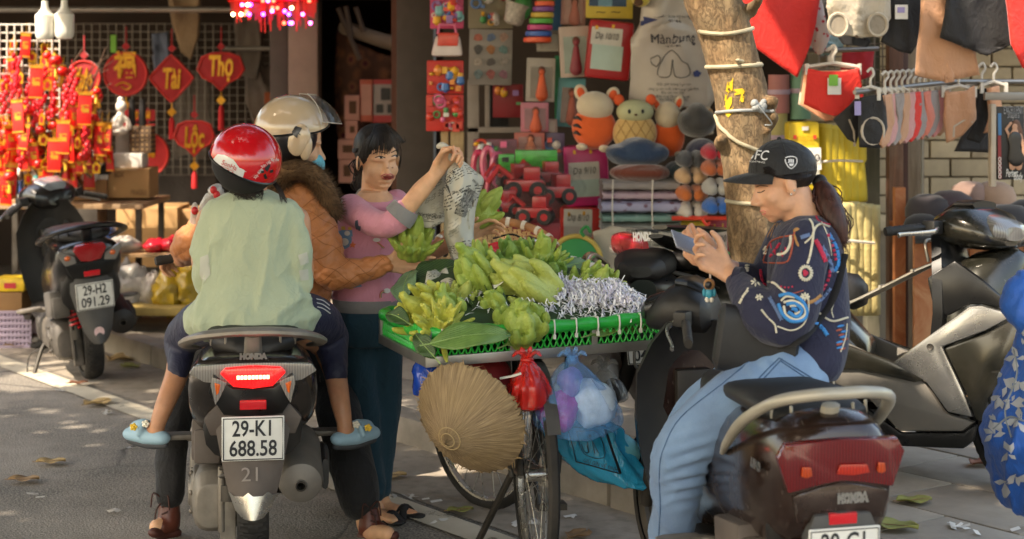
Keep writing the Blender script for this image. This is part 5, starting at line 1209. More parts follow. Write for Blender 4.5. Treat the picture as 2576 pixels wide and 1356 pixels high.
# clogs
clog_m=M('clog_blue','#93b3c4',.6,var=.06);clog_s=M('clog_sole','#3a3c40',.7)
for s,pts in((1,[(408,1098),(372,1096),(330,1088)]),(-1,[(852,1100),(890,1098),(936,1086)])):
 m=MB();limb(m,[(pts[0][0],pts[0][1]+4,5.88,22),(pts[1][0],pts[1][1]+1,5.92,27),(pts[2][0],pts[2][1]+3,5.98,22)],4,16,.8,(0,0,1));limb(m,[(pts[1][0]-s*10,pts[1][1]-22,5.94,22),(pts[2][0]+s*14,pts[2][1]-12,5.98,19)],3)
 limb(m,[(pts[1][0]+s*4,pts[1][1]-34,5.94,6),(pts[1][0]-s*14,pts[1][1]-26,5.90,7),(pts[1][0]-s*24,pts[1][1]-4,5.89,7)])
 o,b2=organic('clog',m,.005,2,clog_m,PR)
 m=MB();limb(m,[(pts[0][0]+s*6,pts[0][1]+22,5.885,10),(pts[1][0],pts[1][1]+22,5.91,11),(pts[2][0]-s*2,pts[2][1]+19,5.97,10)],4,12);put_under('sole',m,clog_s,o,PR)
 for du,dv,cm in((-6,-30,'#e8e2d0'),(-36,-22,'#e7c046')):
  m=MB();c_=P(pts[1][0]+s*du,pts[1][1]+dv,5.885);[m.ell(c_+Vector((cos(a)*.008,0,sin(a)*.008)),.006,None,8,6)for a in np.linspace(0,5.2,5)];m.ell(c_+Vector((0,-.004,0)),.005,None,8,6);put_under('flower_charm',m,M('charm_'+cm[1:],cm,.5),o,PR)
m=MB();m.ell(P(542,484,5.98),(.03,.03,.028));m.ell(P(520,520,5.97),(.022,.02,.05));m.ell(P(488,540,5.99),(.014,.016,.04));co=np.array(m.v);m.v=[tuple(v)for v in co+.012*np.stack([vnoise(co*30,1),vnoise(co*30,2),vnoise(co*30,3)],1)]
m.mat(1);[m.ell(P(a,b,5.95),(.012,.01,.014))for a,b in((545,490),(515,540),(490,530),(537,478))]
single('plastic_bag','crumpled clear and red plastic bag held by the green clad passenger','plastic bag',m,[film('clear_film2','#d5d2ce',.6),M('red_scrap','#b81f22',.5)],P(520,520,5.97))
# ============================== rider in the brown quilted jacket
RR=person('rider in a brown quilted jacket and cream helmet holding out a citrus fruit',P(740,760,6.3))
HMr=headM(P(748,362,6.3),(.93,.36,-.16));m=MB();head(m,HMr);torso(m,[(690,800,480,6.32,.09),(640,820,540,6.32,.10),(640,815,650,6.32,.10),(620,810,780,6.3,.12)])
limb(m,[(800,560,6.25,34),(842,680,6.18,32),(905,685,6.18,26),(968,662,6.18,20)]);limb(m,[(610,560,6.3,34),(500,600,6.4,30),(458,648,6.65,20)])
wr=P(966,663,6.18)
hand(m,wr,(1,.05,-.05),(-.1,-.35,1),[(.02,.18,.15),(.05,.12,.12),(.10,.10,.10),(.15,.12,.1)],((.45,.85,.1),(.9,.5,.1)),.05,1.0)
hand(m,P(462,648,6.66),(-.75,.5,-.05),(.5,.5,.3),[(.9,.9,.5)]*4)
for q in((600,830,482,948,440,1080,428,1225),(690,830,815,965,862,1090,905,1245)):limb(m,[(q[0],q[1],6.25,40),(q[2],q[3],6.5,26),(q[4],q[5],6.3,24),(q[6],q[7],6.15,20)])
limb(m,[(425,1225,6.15,24),(422,1310,6.12,24),(395,1325,6.08,20)]);limb(m,[(915,1260,6.15,24),(925,1330,6.12,24),(975,1342,6.05,19)])
RB,RBV=organic('body',m,.0048,2,skin_r,RR,head_post(HMr))
m=MB();stroke(m,RBV,[(781,352),(789,356),(797,353)],.0016,4,.001);stroke(m,RBV,[(783,346),(791,348)],.0012,4,.001);put_under('eyelash',m,lashm,RB,RR)
m=MB();stroke(m,RBV,[(778,337),(788,333),(796,335)],.002,4,.001);put_under('eyebrow',m,browm,RB,RR)
m=MB();torso(m,[(690,812,455,6.32,.09),(645,832,490,6.32,.115),(590,838,540,6.32,.13),(580,838,620,6.32,.14),(585,834,700,6.32,.14),(575,832,770,6.3,.15)],4,36)
limb(m,[(775,545,6.27,56),(812,610,6.2,50),(826,672,6.17,46),(862,690,6.16,40),(915,680,6.17,34),(966,666,6.18,27)],5,20);limb(m,[(610,550,6.34,56),(520,585,6.4,48),(472,615,6.45,42),(462,645,6.58,28)],5,20)
def quilt_post(co,no):
 v=V0+(H-co[:,2])/co[:,1]*F;u=U0+co[:,0]/co[:,1]*F
 v=v-4*np.sin(u*.05)-3*np.sin(u*.11);a=(u*.75+v*1.1)/60+.5;b=(u*.75-v*1.1)/60+.5
 d1=np.abs((a%1)-.5)*2;d2=np.abs((b%1)-.5)*2
 puff=np.minimum(1-d1,1-d2)**.5
 return co+no*(.010*puff-.007+.002*fbm(co*20,2,4))[:,None]+folds(co,no,.003,14,(0,0,1),.5,31)
def stitch_lines(bvx,root,parent):
 m=MB()
 for k_ in range(-8,40):
  for s_ in(1,-1):
   run=[]
   for u in range(560,972,4):
    v=((k_*60-u*.75)/1.1 if s_>0 else(u*.75-(k_-20)*60)/1.1)+4*sin(u*.05+k_)+3*sin(u*.11)
    ok=430<v<790 and u>690;p=None
    if ok:
     d=(P(u,v,1)-EYE).normalized();p,n,i_,t_=bvx.ray_cast(EYE,d)
     if p is not None and abs(n.dot(d))<.12:p=None
    if p is not None and(not run or(run[-1]-p).length<.03):run.append(p)
    else:
     if len(run)>2:m.tube(run,.0013,4)
     run=[p]if p is not None else[]
   if len(run)>2:m.tube(run,.0013,4)
 put_under('quilt_stitching',m,M('stitch_brown','#8d552c',.8),parent,root)['kind']='stuff'
quilt=cloth('brown_quilted_nylon','#b4703f',.06,500,.1,.55)
RJ,RJV=organic('jacket',m,.006,1,quilt,RR,quilt_post)
stitch_lines(RJV,RR,RJ)
m=MB();limb(m,[(640,780,6.3,90),(560,850,6.35,70),(480,945,6.5,52),(442,1070,6.28,40),(432,1150,6.18,40),(428,1244,6.13,38)],4,20);limb(m,[(690,790,6.3,90),(760,860,6.38,70),(828,960,6.45,56),(862,1080,6.3,56),(885,1170,6.2,58),(905,1258,6.15,52)],4,20)
RT,_=organic('trousers',m,.008,3,cloth('black_twill','#161517',.2,sheen=.1),RR,lambda co,no:co+folds(co,no,.006,9,(.1,0,1),.2,41))
boot_m=M('boot_leather','#5b2c1f',.45,var=.2,bump=.15,bs=120);boot_s=M('boot_sole','#4a231b',.6)
for q in(((424,1240),(424,1305),(392,1330),-1),((918,1262),(930,1318),(985,1338),1)):
 s=q[3];m=MB();limb(m,[(q[0][0],q[0][1],6.15,27),(q[1][0]-s*2,q[1][1]-25,6.13,27),(q[1][0],q[1][1]+8,6.12,30)]);limb(m,[(q[1][0]-s*4,q[1][1]+14,6.13,26),((q[1][0]+q[2][0])/2,q[2][1]-4,6.09,22)])
 o,bvb=organic('boot',m,.006,2,boot_m,RR,lambda co,no:co+folds(co,no,.003,16,(1,0,.2),.4,5))
 m=MB();limb(m,[(q[1][0]-s*16,q[2][1]+10,6.13,17),(q[1][0]+s*15,q[2][1]+12,6.10,20),(q[2][0]+s*4,q[2][1]+10,6.05,16)],4,14,.8,(0,0,1));put_under('sole',m,boot_s,o,RR)
 m=MB();
 for j in range(3):stroke(m,bvb,[(q[1][0]+s*2,q[0][1]+12+j*18),(q[1][0]+s*16,q[0][1]+18+j*18)],.003,4,.002)
 c_=hit(bvb,q[0][0]+s*12,q[0][1]+18,.004);[m.tube(catmull([c_,c_+Vector((s*a,-.02,b)),c_+Vector((s*a*1.3,-.02,b-.05))],4),.003,5)for a,b in((.03,.03),(-.02,.02),(.02,-.03))]
 put_under('laces',m,M('lace_brown','#3f2019',.7),o,RR)
HC=Matrix.Translation(P(734,326,6.28))@Matrix((Vector((.36,-.93,0)),Vector((.93,.36,-.10)),Vector((.09,.04,.99)))).transposed().to_4x4()
cream_p=paint('cream_helmet_paint','#b8a184',0,.1,.06);m=MB();rimc=shell(m,HC,(.125,.136,.126),.03,lambda b:1.66-.36*max(0,cos(b))**2+.22*max(0,-cos(b)));m.grid([[HC@(HC.inverted()@Vector(v)*.95)for v in rimc],rimc],True)
HE2=ob('helmet',m,cream_p,RR,world=True);bvh=BVHTree.FromPolygons([Vector(v)for v in m.v],m.f)
m=MB();m.tube(rimc+[rimc[0]],.004,6);put_under('rim',m,blk_clean,HE2,RR)
m=MB();low=[Vector(v)for v in rimc];q_=MB();q_.ell((0,0,0),1,None,28,16);m.add([HC@Vector((x*.116,y*.112-.018,z*.115-.022))for x,y,z in q_.v],q_.f);li=put_under('liner',m,M('helmet_black','#17161b',.35,coat=.3),HE2,RR);bvl=BVHTree.FromPolygons([Vector(v)for v in m.v],m.f)
m=MB();m.ell(P(752,352,6.165),(.040,.012,.058),(0,.25,0));m.ell(P(770,372,6.17),(.022,.012,.045),(0,.15,0));ep=put_under('ear_cover',m,cream_p,HE2,RR)
bve=BVHTree.FromPolygons([Vector(v)for v in m.v],m.f);m=MB();patch(m,bve,[(732,324),(746,318),(760,322),(756,330),(750,338),(748,348),(738,340)],.003,2);put_under('ear_vent',m,M('helmet_black','#17161b'),ep,RR)
m=MB();rows=[[HC@Vector((-.142*sin(a)*sin(b),.152*sin(a)*cos(b)+.012+.022*(a-.6),.134*cos(a)+.012))for b in np.linspace(-1.25,1.25,25)]for a in np.linspace(.45,1.38,14)];m.grid(rows)
k=NT('visor_clear');k.set(Base_Color=hx('#57524c'),Roughness=.08,Alpha=.34,Specular_IOR_Level=.9);vz=put_under('visor',m,k.m,HE2,RR)
m=MB();m.tube(rows[-1],.0022,5);m.tube([r[0]for r in rows],.0018,5);m.tube([r[-1]for r in rows],.0018,5);m.tube(rows[0],.0018,5);put_under('visor_edge',m,M('visor_edge','#b9b2a6',.2,alpha=.8),vz,RR)
m=MB();mm=MB();mm.ell((0,0,0),1,None,22,14);m.add([HMr@Vector((x*.058,.066+y*.046,-.068+z*.048))for x,y,z in mm.v],mm.f);ob('face_mask',m,cloth('mask_blue','#62b2c4',.06,sheen=0),RR,world=True)
# fur collar
fp=catmull([P(690,470,6.24),P(715,436,6.2),P(760,428,6.2),P(800,452,6.22),(P(826,500,6.26)),P(834,540,6.3)],6);m=MB();m.tube(fp,[.028]+[.038]*(len(fp)-2)+[.016],12)
rr_=random.Random(9)
for _ in range(7000):
 i=rr_.randrange(len(fp)-1);t=rr_.random();c=fp[i].lerp(fp[i+1],t);tg=(fp[i+1]-fp[i]).normalized();v=Vector((rr_.gauss(0,1),rr_.gauss(0,1),rr_.gauss(0,1)));v=(v-tg*v.dot(tg)).normalized();L=rr_.uniform(.018,.04)
 s=v.cross(tg)*.0014;a=c+v*.028;d=(v+tg*rr_.uniform(-.5,1.0)+Vector((0,0,rr_.uniform(-.4,.2)))).normalized();m.mat(rr_.choice((0,0,1))).add([a-s,a+s,a+d*L],[(0,1,2)])
ob('fur_collar',m,[M('fur_brown','#6e5236',.9,var=.3,vs=30),M('fur_dark','#43301f',.9)],RR,world=True,fixn=False)
# ============================== vendor in pink
VR=person('street vendor in a pink printed sweatshirt unwrapping a citrus with newspaper',P(925,1300,6.45))
HMv=headM(P(951,398,6.45),(.42,-.88,-.20),(-.06,.0,1),1.0);m=MB();head(m,HMv,True,.006,1.0)
torso(m,[(905,975,480,6.45,.07),(875,1005,520,6.45,.09),(860,1000,620,6.45,.09),(860,1000,740,6.45,.10),(858,1000,800,6.45,.11)])
limb(m,[(892,524,6.43,20),(935,555,6.28,20),(982,564,6.15,21),(1012,537,6.11,23),(1060,478,6.10,24),(1098,436,6.10,17)],4)
hand(m,P(1096,438,6.10),(.52,.05,.80),(-.50,-.62,.42),[(1.0,1.2,.8),(1.0,1.2,.8),(1.0,1.2,.8),(1.0,1.2,.7)],((.75,.5,.45),(.8,-.2,.7)),.02,1.0)
limb(m,[(1000,515,6.52,30),(1035,590,6.56,27),(1075,632,6.52,24),(1130,612,6.45,20),(1158,600,6.43,16)],4);hand(m,P(1158,602,6.42),(.85,.0,.45),(-.3,-.7,.6),[(.3,.5,.4)]*4,((.6,.7,.2),(.8,.4,.3)),.06,1.0)
limb(m,[(896,800,6.45,34),(914,1000,6.43,26),(938,1240,6.40,20),(950,1285,6.40,19)]);limb(m,[(960,800,6.48,34),(967,1000,6.49,26),(959,1220,6.46,19),(965,1268,6.46,19)])
limb(m,[(948,1288,6.40,18),(975,1302,6.32,19),(990,1310,6.26,13)],3,12,.7,(0,0,1));limb(m,[(965,1270,6.46,18),(1005,1285,6.42,19),(1040,1292,6.38,13)],3,12,.7,(0,0,1))
VB,VBV=organic('body',m,.0045,4,skin_v,VR,head_post(HMv))
def feat(name,mat,body,root,bvx,items):
 m=MB()
 for it in items:
  if it[0]=='s':stroke(m,bvx,it[1],it[2],6,it[3]if len(it)>3 else 0,6,ratio=it[4]if len(it)>4 else 1)
  else:patch(m,bvx,it[1],it[2],2)
 return put_under(name,m,mat,body,root)
feat('eye_white',eyew,VB,VR,VBV,[('p',[(950,397),(957,394.5),(966,396.5),(958,399)],.0012),('p',[(988,393.5),(996,391),(1004,392),(997,395)],.0012)])
feat('iris',lashm,VB,VR,VBV,[('p',[(955,394),(961,393),(962,399),(956,399.5)],.0025),('p',[(994,390),(1000,389.6),(1001,395),(995,395.5)],.0025)])
feat('eyelash',lashm,VB,VR,VBV,[('s',[(944,397),(956,393),(969,397)],.0027,.0012,.7),('s',[(985,394),(996,390),(1006,392)],.0027,.0012,.7)])
feat('eyebrow',browm,VB,VR,VBV,[('s',[(938,387),(952,382),(972,386)],.0030,.001,.5),('s',[(984,384),(996,378),(1007,378)],.0030,.001,.5)])
feat('mouth',mouth_dark,VB,VR,VBV,[('p',[(963,444),(974,441),(987,442.5),(990,445.5),(980,449.5),(969,448)],.0022)])
feat('lips',lipm,VB,VR,VBV,[('s',[(959,443),(970,438),(976,439.5),(983,438),(991,443.5)],.0022,.001),('s',[(961,446),(970,451.5),(980,451),(989,447)],.0027,.001)])
feat('nostril',M('nostril_dark','#8d5a42',.8),VB,VR,VBV,[('p',[(972,422),(977,421),(978,424),(973,424.5)],.001),('p',[(984,421),(989,420),(989,423),(985,423.5)],.001)])
m=MB();mm=MB();mm.ell((0,-.022,.036),(.083,.098,.089),None,28,18);mm.ell((0,-.09,-.02),(.05,.035,.05));m.add([HMv@Vector(v)for v in mm.v],mm.f)
X=lambda x,y,z:HMv@Vector((x,y,z))
def bang(r):
 x=r.uniform(-.062,.066);e=1.25+r.uniform(-.1,.2);zt=.046+max(0,-x-.005)*.95-(.045 if x>.050 else r.uniform(0,.016));return[X(x*.35-.01,-.005,.127),X(x*.8,.055,.108),X(x*e*.98,.088-abs(x)*.32,.072),X(x*e+.004,.094-abs(x)*.52,zt)]
strands(m,78,bang,.0018,6)
def back(r):a=r.uniform(-1.6,1.6);z=r.uniform(.0,.11);return[X(.07*sin(a),.055*cos(a)+.005,.095-abs(a)*.035),X(.088*sin(a),-.02,.085-abs(a)*.04),X(.06*sin(a),-.10,.02),X(.01*sin(a),-.125,-.01)]
strands(m,240,back,.0022,7)
for s in(1,-1):strands(m,22,lambda r:[X(s*.072,.03,.06),X(s*.082,.022,.02),X(s*(.08+r.uniform(-.004,.003)),.012+r.uniform(-.008,.012),-.03-r.random()*.02)],.0014,8)
strands(m,90,lambda r:[X(r.gauss(0,.012),-.118,-.01),X(r.gauss(0,.02),-.14,-.06),X(r.gauss(0,.02),-.12,-.13),X(r.gauss(0,.015),-.11,-.17)],.0026,9)
ob('hair',m,hair_b,VR,world=True)
m=MB();torso(m,[(900,985,490,6.48,.07),(882,1002,498,6.47,.09),(864,1014,512,6.46,.11),(852,1012,540,6.46,.105),(848,1012,600,6.46,.11),(842,1016,680,6.45,.125),(838,1018,742,6.45,.13),(846,1010,765,6.45,.12)],4,36)
limb(m,[(882,522,6.40,36),(925,553,6.27,34),(972,566,6.15,33),(1000,550,6.11,32),(1016,531,6.11,30)],5,20);limb(m,[(998,515,6.50,38),(1035,590,6.56,36),(1072,628,6.52,30)],5,20)
def pink_post(co,no):
 v=V0+(H-co[:,2])/co[:,1]*F;u=U0+co[:,0]/co[:,1]*F
 arm=np.clip((u-900)/60,0,1)*np.clip((620-v)/40,0,1)
 return co+folds(co,no,.011,9,(.4,0,1),.3,51)*(.7-.4*arm)[:,None]+folds(co,no,.013,12,(.3,0,1),.35,55)*(arm*.9)[:,None]
def pinkm():
 k=NT('pink_sweatshirt');k.set(Base_Color=k.ramp(k.noise(5.0,3.0),(.3,hx('#cb7f92')),(.7,hx('#d98fa1'))),Roughness=.9,Sheen_Weight=.2);k.bump(k.noise(500.0,2.0),.2,.002);return k.m
VS,VSV=organic('sweatshirt',m,.0065,2,cloth('pink_sweatshirt','#d48ea0',.05),VR,pink_post)
greyrib=cloth('grey_ribbing','#83807e',.08)
m=MB();torso(m,[(836,1018,748,6.45,.134),(838,1016,762,6.45,.134),(842,1012,778,6.45,.13)],3,36);put_under('hem_ribbing',m,greyrib,VS,VR)
m=MB();cu=[P(1001,549,6.11),P(1013,535,6.11),P(1022,522,6.11)];m.tube(catmull(cu,4),[.056,.056,.053,.050],20);put_under('cuff',m,greyrib,VS,VR)
m=MB();m.tube([X(.064*sin(a),-.03+.074*cos(a),-.190-.045*cos(a))for a in np.linspace(0,2*pi,33)],.011,8);put_under('collar',m,greyrib,VS,VR)
E5=lambda x,y:(769.2+.3958*x,250.4+.3958*y)
def pp(name,mat,pts):return(name,mat,[E5(*q)for q in pts])
def prints(items,bvx,parent,root,off=.002):
 by={}
 for nm,mt,poly in items:by.setdefault((nm,mt),[]).append(poly)
 for(nm,mt),polys in by.items():
  m=MB();[patch(m,bvx,q,off,2)for q in polys];put_under(nm,m,mt,parent,root);off+=.0004
pb,py,pw,po,pd=M('print_blue','#6f93b5',.85),M('print_yellow','#d3a648',.85),M('white_print','#d8d5d0'),M('print_orange','#cf6a3c',.85),M('print_dark','#3a4456',.85)
ov=lambda cx,cy,rx,ry,n=14:[(cx+rx*cos(2*pi*i/n),cy+ry*sin(2*pi*i/n))for i in range(n)]
IT=[pp('print',pb,ov(243,890,52,62)),pp('print',pb,[(203,835),(296,828),(300,870),(208,880)]),pp('print',py,[(228,808),(252,805),(254,828),(230,830)]),pp('print',py,[(270,810),(292,810),(292,830),(272,830)]),pp('print',pw,ov(250,905,26,24)),pp('print',pw,ov(266,850,18,16)),pp('print',po,[(280,920),(295,915),(302,900),(308,916),(322,918),(311,930),(313,944),(298,936),(284,942),(289,928)]),pp('print',py,[(236,898),(240,898),(240,903),(236,903)]),pp('print',pd,[(320,770),(336,765),(340,800),(356,805),(352,830),(328,830),(318,800)]),pp('print',pw,ov(450,892,24,13)),pp('print',pw,ov(515,1215,22,16)),pp('print',pw,ov(228,650,10,18)),pp('print',pb,[(300,1178),(345,1172),(360,1188),(310,1196)]),pp('print',py,[(275,1185),(300,1182),(302,1204),(280,1206)])]
prints(IT,VSV,VS,VR)
for cx,cy,sgn in((478,915,1),(487,1235,-1)):
 for j,cc in enumerate(('#c65b4a','#d3a648','#6f9a6a')):
  m=MB();stroke(m,VSV,[E5(cx-sgn*(28-j*6),cy-8+j*5),E5(cx-sgn*(16-j*4),cy-14+j*6+10),E5(cx+sgn*(2),cy+10+j*5),E5(cx+sgn*(22-j*4),cy+26+j*3)]if sgn>0 else[E5(cx-18+j*6,cy+24),E5(cx-16+j*6,cy-2),E5(cx-2+j*4,cy-20+j*6),E5(cx+16,cy-22+j*7)],.0024,5,.001,6,ratio=.4);put_under('print',m,M('rainbow_'+cc[1:],cc,.85),VS,VR)
m=MB();torso(m,[(846,1010,762,6.45,.115),(846,1014,800,6.45,.125),(850,1016,860,6.46,.12)],3,30)
limb(m,[(896,830,6.45,48),(905,920,6.44,46),(915,1020,6.43,42),(928,1130,6.41,34),(942,1240,6.40,28)],4,20);limb(m,[(958,830,6.48,56),(966,930,6.49,48),(968,1030,6.49,42),(960,1130,6.47,36),(956,1238,6.46,26)],4,20)
VT,VTV=organic('trousers',m,.008,3,cloth('teal_trousers','#123847',.12,sheen=.1),VR,lambda co,no:co+folds(co,no,.010,8,(.1,0,1),.22,61))
for c0,fpt in(((962,1300,6.39),(1000,1316,6.26)),((975,1284,6.46),(1054,1298,6.36))):
 m=MB();limb(m,[(c0[0]-10,c0[1]+4,c0[2],19),((c0[0]+fpt[0])/2,(c0[1]+fpt[1])/2+4,(c0[2]+fpt[2])/2,21),(*fpt,17)],4,14,.42,(0,0,1));so_=ob('sandal',m,M('sandal_black','#1d1c1d',.6),VR,world=True)
 m=MB();c_=P((c0[0]+fpt[0])/2+4,(c0[1]+fpt[1])/2-6,(c0[2]+fpt[2])/2);d_=(P(*fpt)-P(*c0)).normalized();sd=d_.cross(Vector((0,0,1)))
 for a in(1,-1):m.tube(catmull([c_+sd*.042+d_*.03*a-Vector((0,0,.02)),c_+Vector((0,0,.022)),c_-sd*.042-d_*.03*a-Vector((0,0,.02))],5),.016,8,ratio=.3,up=(0,0,1))
 put_under('strap',m,M('sandal_black','#1d1c1d'),so_,VR)
# newspaper held by the vendor
E5v=lambda x,y,d:P(*E5(x,y),d)
def sheet(rows,seed,amp,sub=6):
 R=[catmull(r,sub)for r in rows];C=[catmull([R[i][j]for i in range(len(R))],sub)for j in range(len(R[0]))]
 g=[[C[j][i]for j in range(len(C))]for i in range(len(C[0]))];n1,n2=len(g),len(g[0]);co=np.array([v for r in g for v in r])
 d=amp*(1-np.abs(fbm(co*np.array([15,15,9]),3,seed))*2.0);co[:,1]-=d;co[:,0]+=.4*amp*vnoise(co*17,seed+2);return co.reshape(n1,n2,3),n1,n2
NP=thing('newspaper','crumpled printed newspaper sheet held up by the vendor over the citrus','newspaper',E5v(960,700,6.2))
def paper(rows,seed,amp,name):
 g,n1,n2=sheet(rows,seed,amp);m=MB();m.grid(g.tolist());o=ob(name,m,newsp,NP,world=True,fixn=False,ang=35);uvgrid(o,n1,n2);md=o.modifiers.new('t','SOLIDIFY');md.thickness=.0008
 return BVHTree.FromPolygons([Vector(v)for v in m.v],m.f)
b1=paper([[E5v(900,440,6.1),E5v(945,400,6.12),E5v(1000,390,6.14),E5v(1060,440,6.18)],[E5v(880,560,6.1),E5v(960,520,6.08),E5v(1040,480,6.12),E5v(1126,500,6.2)],[E5v(872,700,6.16),E5v(930,690,6.08),E5v(1010,640,6.1),E5v(1100,620,6.2)],[E5v(880,860,6.2),E5v(935,850,6.12),E5v(1000,800,6.12),E5v(1078,800,6.2)],[E5v(905,960,6.2),E5v(950,960,6.14),E5v(1010,940,6.14),E5v(1070,930,6.18)],[E5v(930,1010,6.18),E5v(965,1022,6.16),E5v(1010,1015,6.16),E5v(1050,990,6.18)]],3,.022,'front_sheet')
b2=paper([[E5v(905,440,6.2),E5v(860,490,6.18),E5v(800,540,6.17),E5v(770,590,6.17)],[E5v(915,560,6.22),E5v(850,590,6.18),E5v(780,640,6.17),E5v(700,670,6.17)],[E5v(905,680,6.24),E5v(850,700,6.2),E5v(760,710,6.18),E5v(640,735,6.17)],[E5v(900,770,6.24),E5v(850,790,6.21),E5v(770,815,6.19),E5v(625,750,6.17)]],7,.012,'left_sheet')
m=MB();t_=MB()
for body,c_,h_,a_,w_,b_ in(('NƯỚNG BỀN VỮNG',(785,735),26,3.30,150,b2),('Manifestasi',(700,755),16,3.45,75,b2),('RA TRẠM LAM',(915,510),26,-1.05,120,b1),('Phục vụ nhân',(985,583),18,-.22,100,b1),('BẠN BÈN',(1078,530),15,.75,55,b1)):
 print_text(m,b_,body,E5(*c_),h_*.3958*1.3,a_,w_*.3958,.003,bold=.02)
patch(m,b2,[E5(655,742),E5(730,768),E5(812,776),E5(812,779),E5(730,772),E5(655,745)],.003,2);ob('lettering',m,M('news_ink','#3a3836',.8),NP,world=True,fixn=False)
def photom():
 k=NT('newsphoto');n=k.noise(38.0,4.0,None,.7,2.0);k.set(Base_Color=k.ramp(n,(.38,hx('#2c2a28')),(.62,hx('#a29d92'))),Roughness=.85);return k.m
m=MB();patch(m,b1,[E5(1010,580),E5(1030,555),E5(1092,600),E5(1060,680),E5(1005,750),E5(940,720),E5(985,640)],.0025,3);ob('printed_photo',m,photom(),NP,world=True,fixn=False)
m=MB();limb(m,[(1104,368,6.1,7),(1112,366,6.1,9),(1122,376,6.1,12),(1132,395,6.11,12)],3,10);ob('twisted_end',m,newsp,NP,world=True)
# ============================== phone user
WR=person('seated phone user in an embroidered navy sweatshirt, jeans and a black cap',P(2010,960,4.8))
HMw=headM(P(1967,455,4.92),(-.955,-.08,-.30),(0,0,1),.93);m=MB();head(m,HMw)
limb(m,[(1995,490,4.92,46),(2020,550,4.92,48),(2040,590,4.92,52)]);torso(m,[(1985,2090,580,4.92,.10),(1960,2105,640,4.92,.11),(1960,2105,760,4.9,.11),(1960,2100,880,4.85,.12),(1960,2080,940,4.82,.12)])
limb(m,[(2030,620,4.76,42),(2000,730,4.70,38),(1985,808,4.70,36),(1920,765,4.72,32),(1862,712,4.80,26),(1838,690,4.84,24)]);limb(m,[(1980,610,5.06,40),(1945,700,5.14,36),(1930,750,5.12,33),(1880,700,5.08,28),(1818,668,5.02,23)])
hand(m,P(1842,692,4.84),(-.80,.12,.52),(.25,.55,.75),[(-.25,-.35,-.3),(-.55,-.9,-.6),(-.6,-1.0,-.7),(-.65,-1.0,-.7)],((.75,.55,-.2),(.95,.1,-.25)),.05,1.02)
hand(m,P(1822,668,5.02),(-.88,-.05,.40),(.3,-.5,.8),[(.5,.8,.6),(.55,.9,.6),(.6,.9,.6),(.6,.9,.6)],((.8,.5,.1),(.9,.1,.3)),.05,1.02)
limb(m,[(2010,930,4.76,66),(1850,1010,4.72,64),(1722,1118,4.75,52),(1705,1220,4.80,48),(1690,1360,4.85,38),(1680,1520,4.9,28),(1672,1580,4.9,28),(1640,1610,4.88,26)]);limb(m,[(2000,930,4.95,60),(1860,970,5.05,58),(1745,1075,5.10,46),(1735,1220,5.15,40),(1725,1400,5.18,32),(1720,1520,5.2,26)])
WB,WBV=organic('body',m,.0045,4,skin_p,WR,head_post(HMw))
feat('eyelash',lashm,WB,WR,WBV,[('s',[(1906,484),(1914,484),(1924,479)],.0017,.001,.7)]);feat('eyebrow',browm,WB,WR,WBV,[('s',[(1903,470),(1914,466),(1932,468)],.0022,.001,.5)])
feat('lips',lipm,WB,WR,WBV,[('s',[(1910,532),(1918,530),(1927,533)],.0016,.0),('s',[(1912,538),(1919,539),(1926,536)],.0018,0)])
m=MB();[m.ell(hit(WBV,a,b,.002),.0035,None,8,6)for a,b in((1990,488),(1997,479))];put_under('earring',m,M('pearl','#c9c2b8',.2,.5),WB,WR)
Y=lambda x,y,z:HMw@Vector((x,y,z))
m=MB();mm=MB();mm.ell((0,-.026,.030),(.078,.092,.080),None,24,16);m.add([HMw@Vector(v)for v in mm.v],mm.f)
for s in(1,-1):strands(m,120,lambda r:[Y(s*.068,.06-r.random()*.03,.045+r.random()*.02),Y(s*.078,.030-r.random()*.02,.025+r.random()*.02),Y(s*.076,-.03-r.random()*.02,-.005+r.random()*.03),Y(s*.03,-.105,.0)],.0016,11)
pt=[P(2040,468,4.94),P(2062,458,4.93),P(2080,500,4.90),P(2102,555,4.86),P(2122,610,4.84)]
m.mat(1);m.tube(catmull(pt[1:],6),[.018,.032,.036,.034,.028,.012],14);strands(m,260,lambda r:[pt[1]+Vector((r.gauss(0,.006),r.gauss(0,.006),r.gauss(0,.006))),pt[2]+Vector((r.gauss(0,.016),r.gauss(0,.014),r.gauss(0,.008))),pt[3]+Vector((r.gauss(0,.014),r.gauss(0,.013),r.gauss(0,.006))),pt[4]+Vector((r.gauss(0,.009),r.gauss(0,.009),r.gauss(-.01,.02)))],.0019,13)
ob('hair',m,[hair_b,hair_br],WR,world=True)
m=MB();m.ell(pt[1],(.022,.022,.022));ob('hair_tie',m,lashm,WR,world=True)
# cap
def capM():return HMw@Matrix.Translation((0,-.010,.026))@Matrix.Rotation(.20,4,'X')
CM=capM();cap_m=cloth('black_cap_twill','#1a1a1c',.1,600,.1,.8);m=MB();rimc=shell(m,CM,(.086,.104,.098),.02,1.60,48,16)
for i in range(6):
 b=i*pi/3+.52;m.tube([CM@Vector((-.0865*sin(a)*sin(b),.1045*sin(a)*cos(b),.0985*cos(a)))for a in np.linspace(.05,1.55,10)],.0012,4)
m.ell(CM@Vector((0,0,.099)),.007,None,8,6)
CP=ob('cap',m,cap_m,WR,world=True);CBV=BVHTree.FromPolygons([Vector(v)for v in m.v],m.f)
m=MB();rows=[[CM@Vector((.085*sin(t)*(1-.06*k_),.102*cos(t)+k_*.082*max(0,cos(t*1.35))**.55,.002-.022*(sin(t))**2*k_-.012*k_*k_+.004))for t in np.linspace(-1.15,1.15,25)]for k_ in np.linspace(0,1,7)];m.grid(rows);m.grid([[v+Vector((0,0,-.004))for v in r]for r in rows]);m.grid([rows[-1],[v+Vector((0,0,-.004))for v in rows[-1]]]);put_under('brim',m,cap_m,CP,WR)
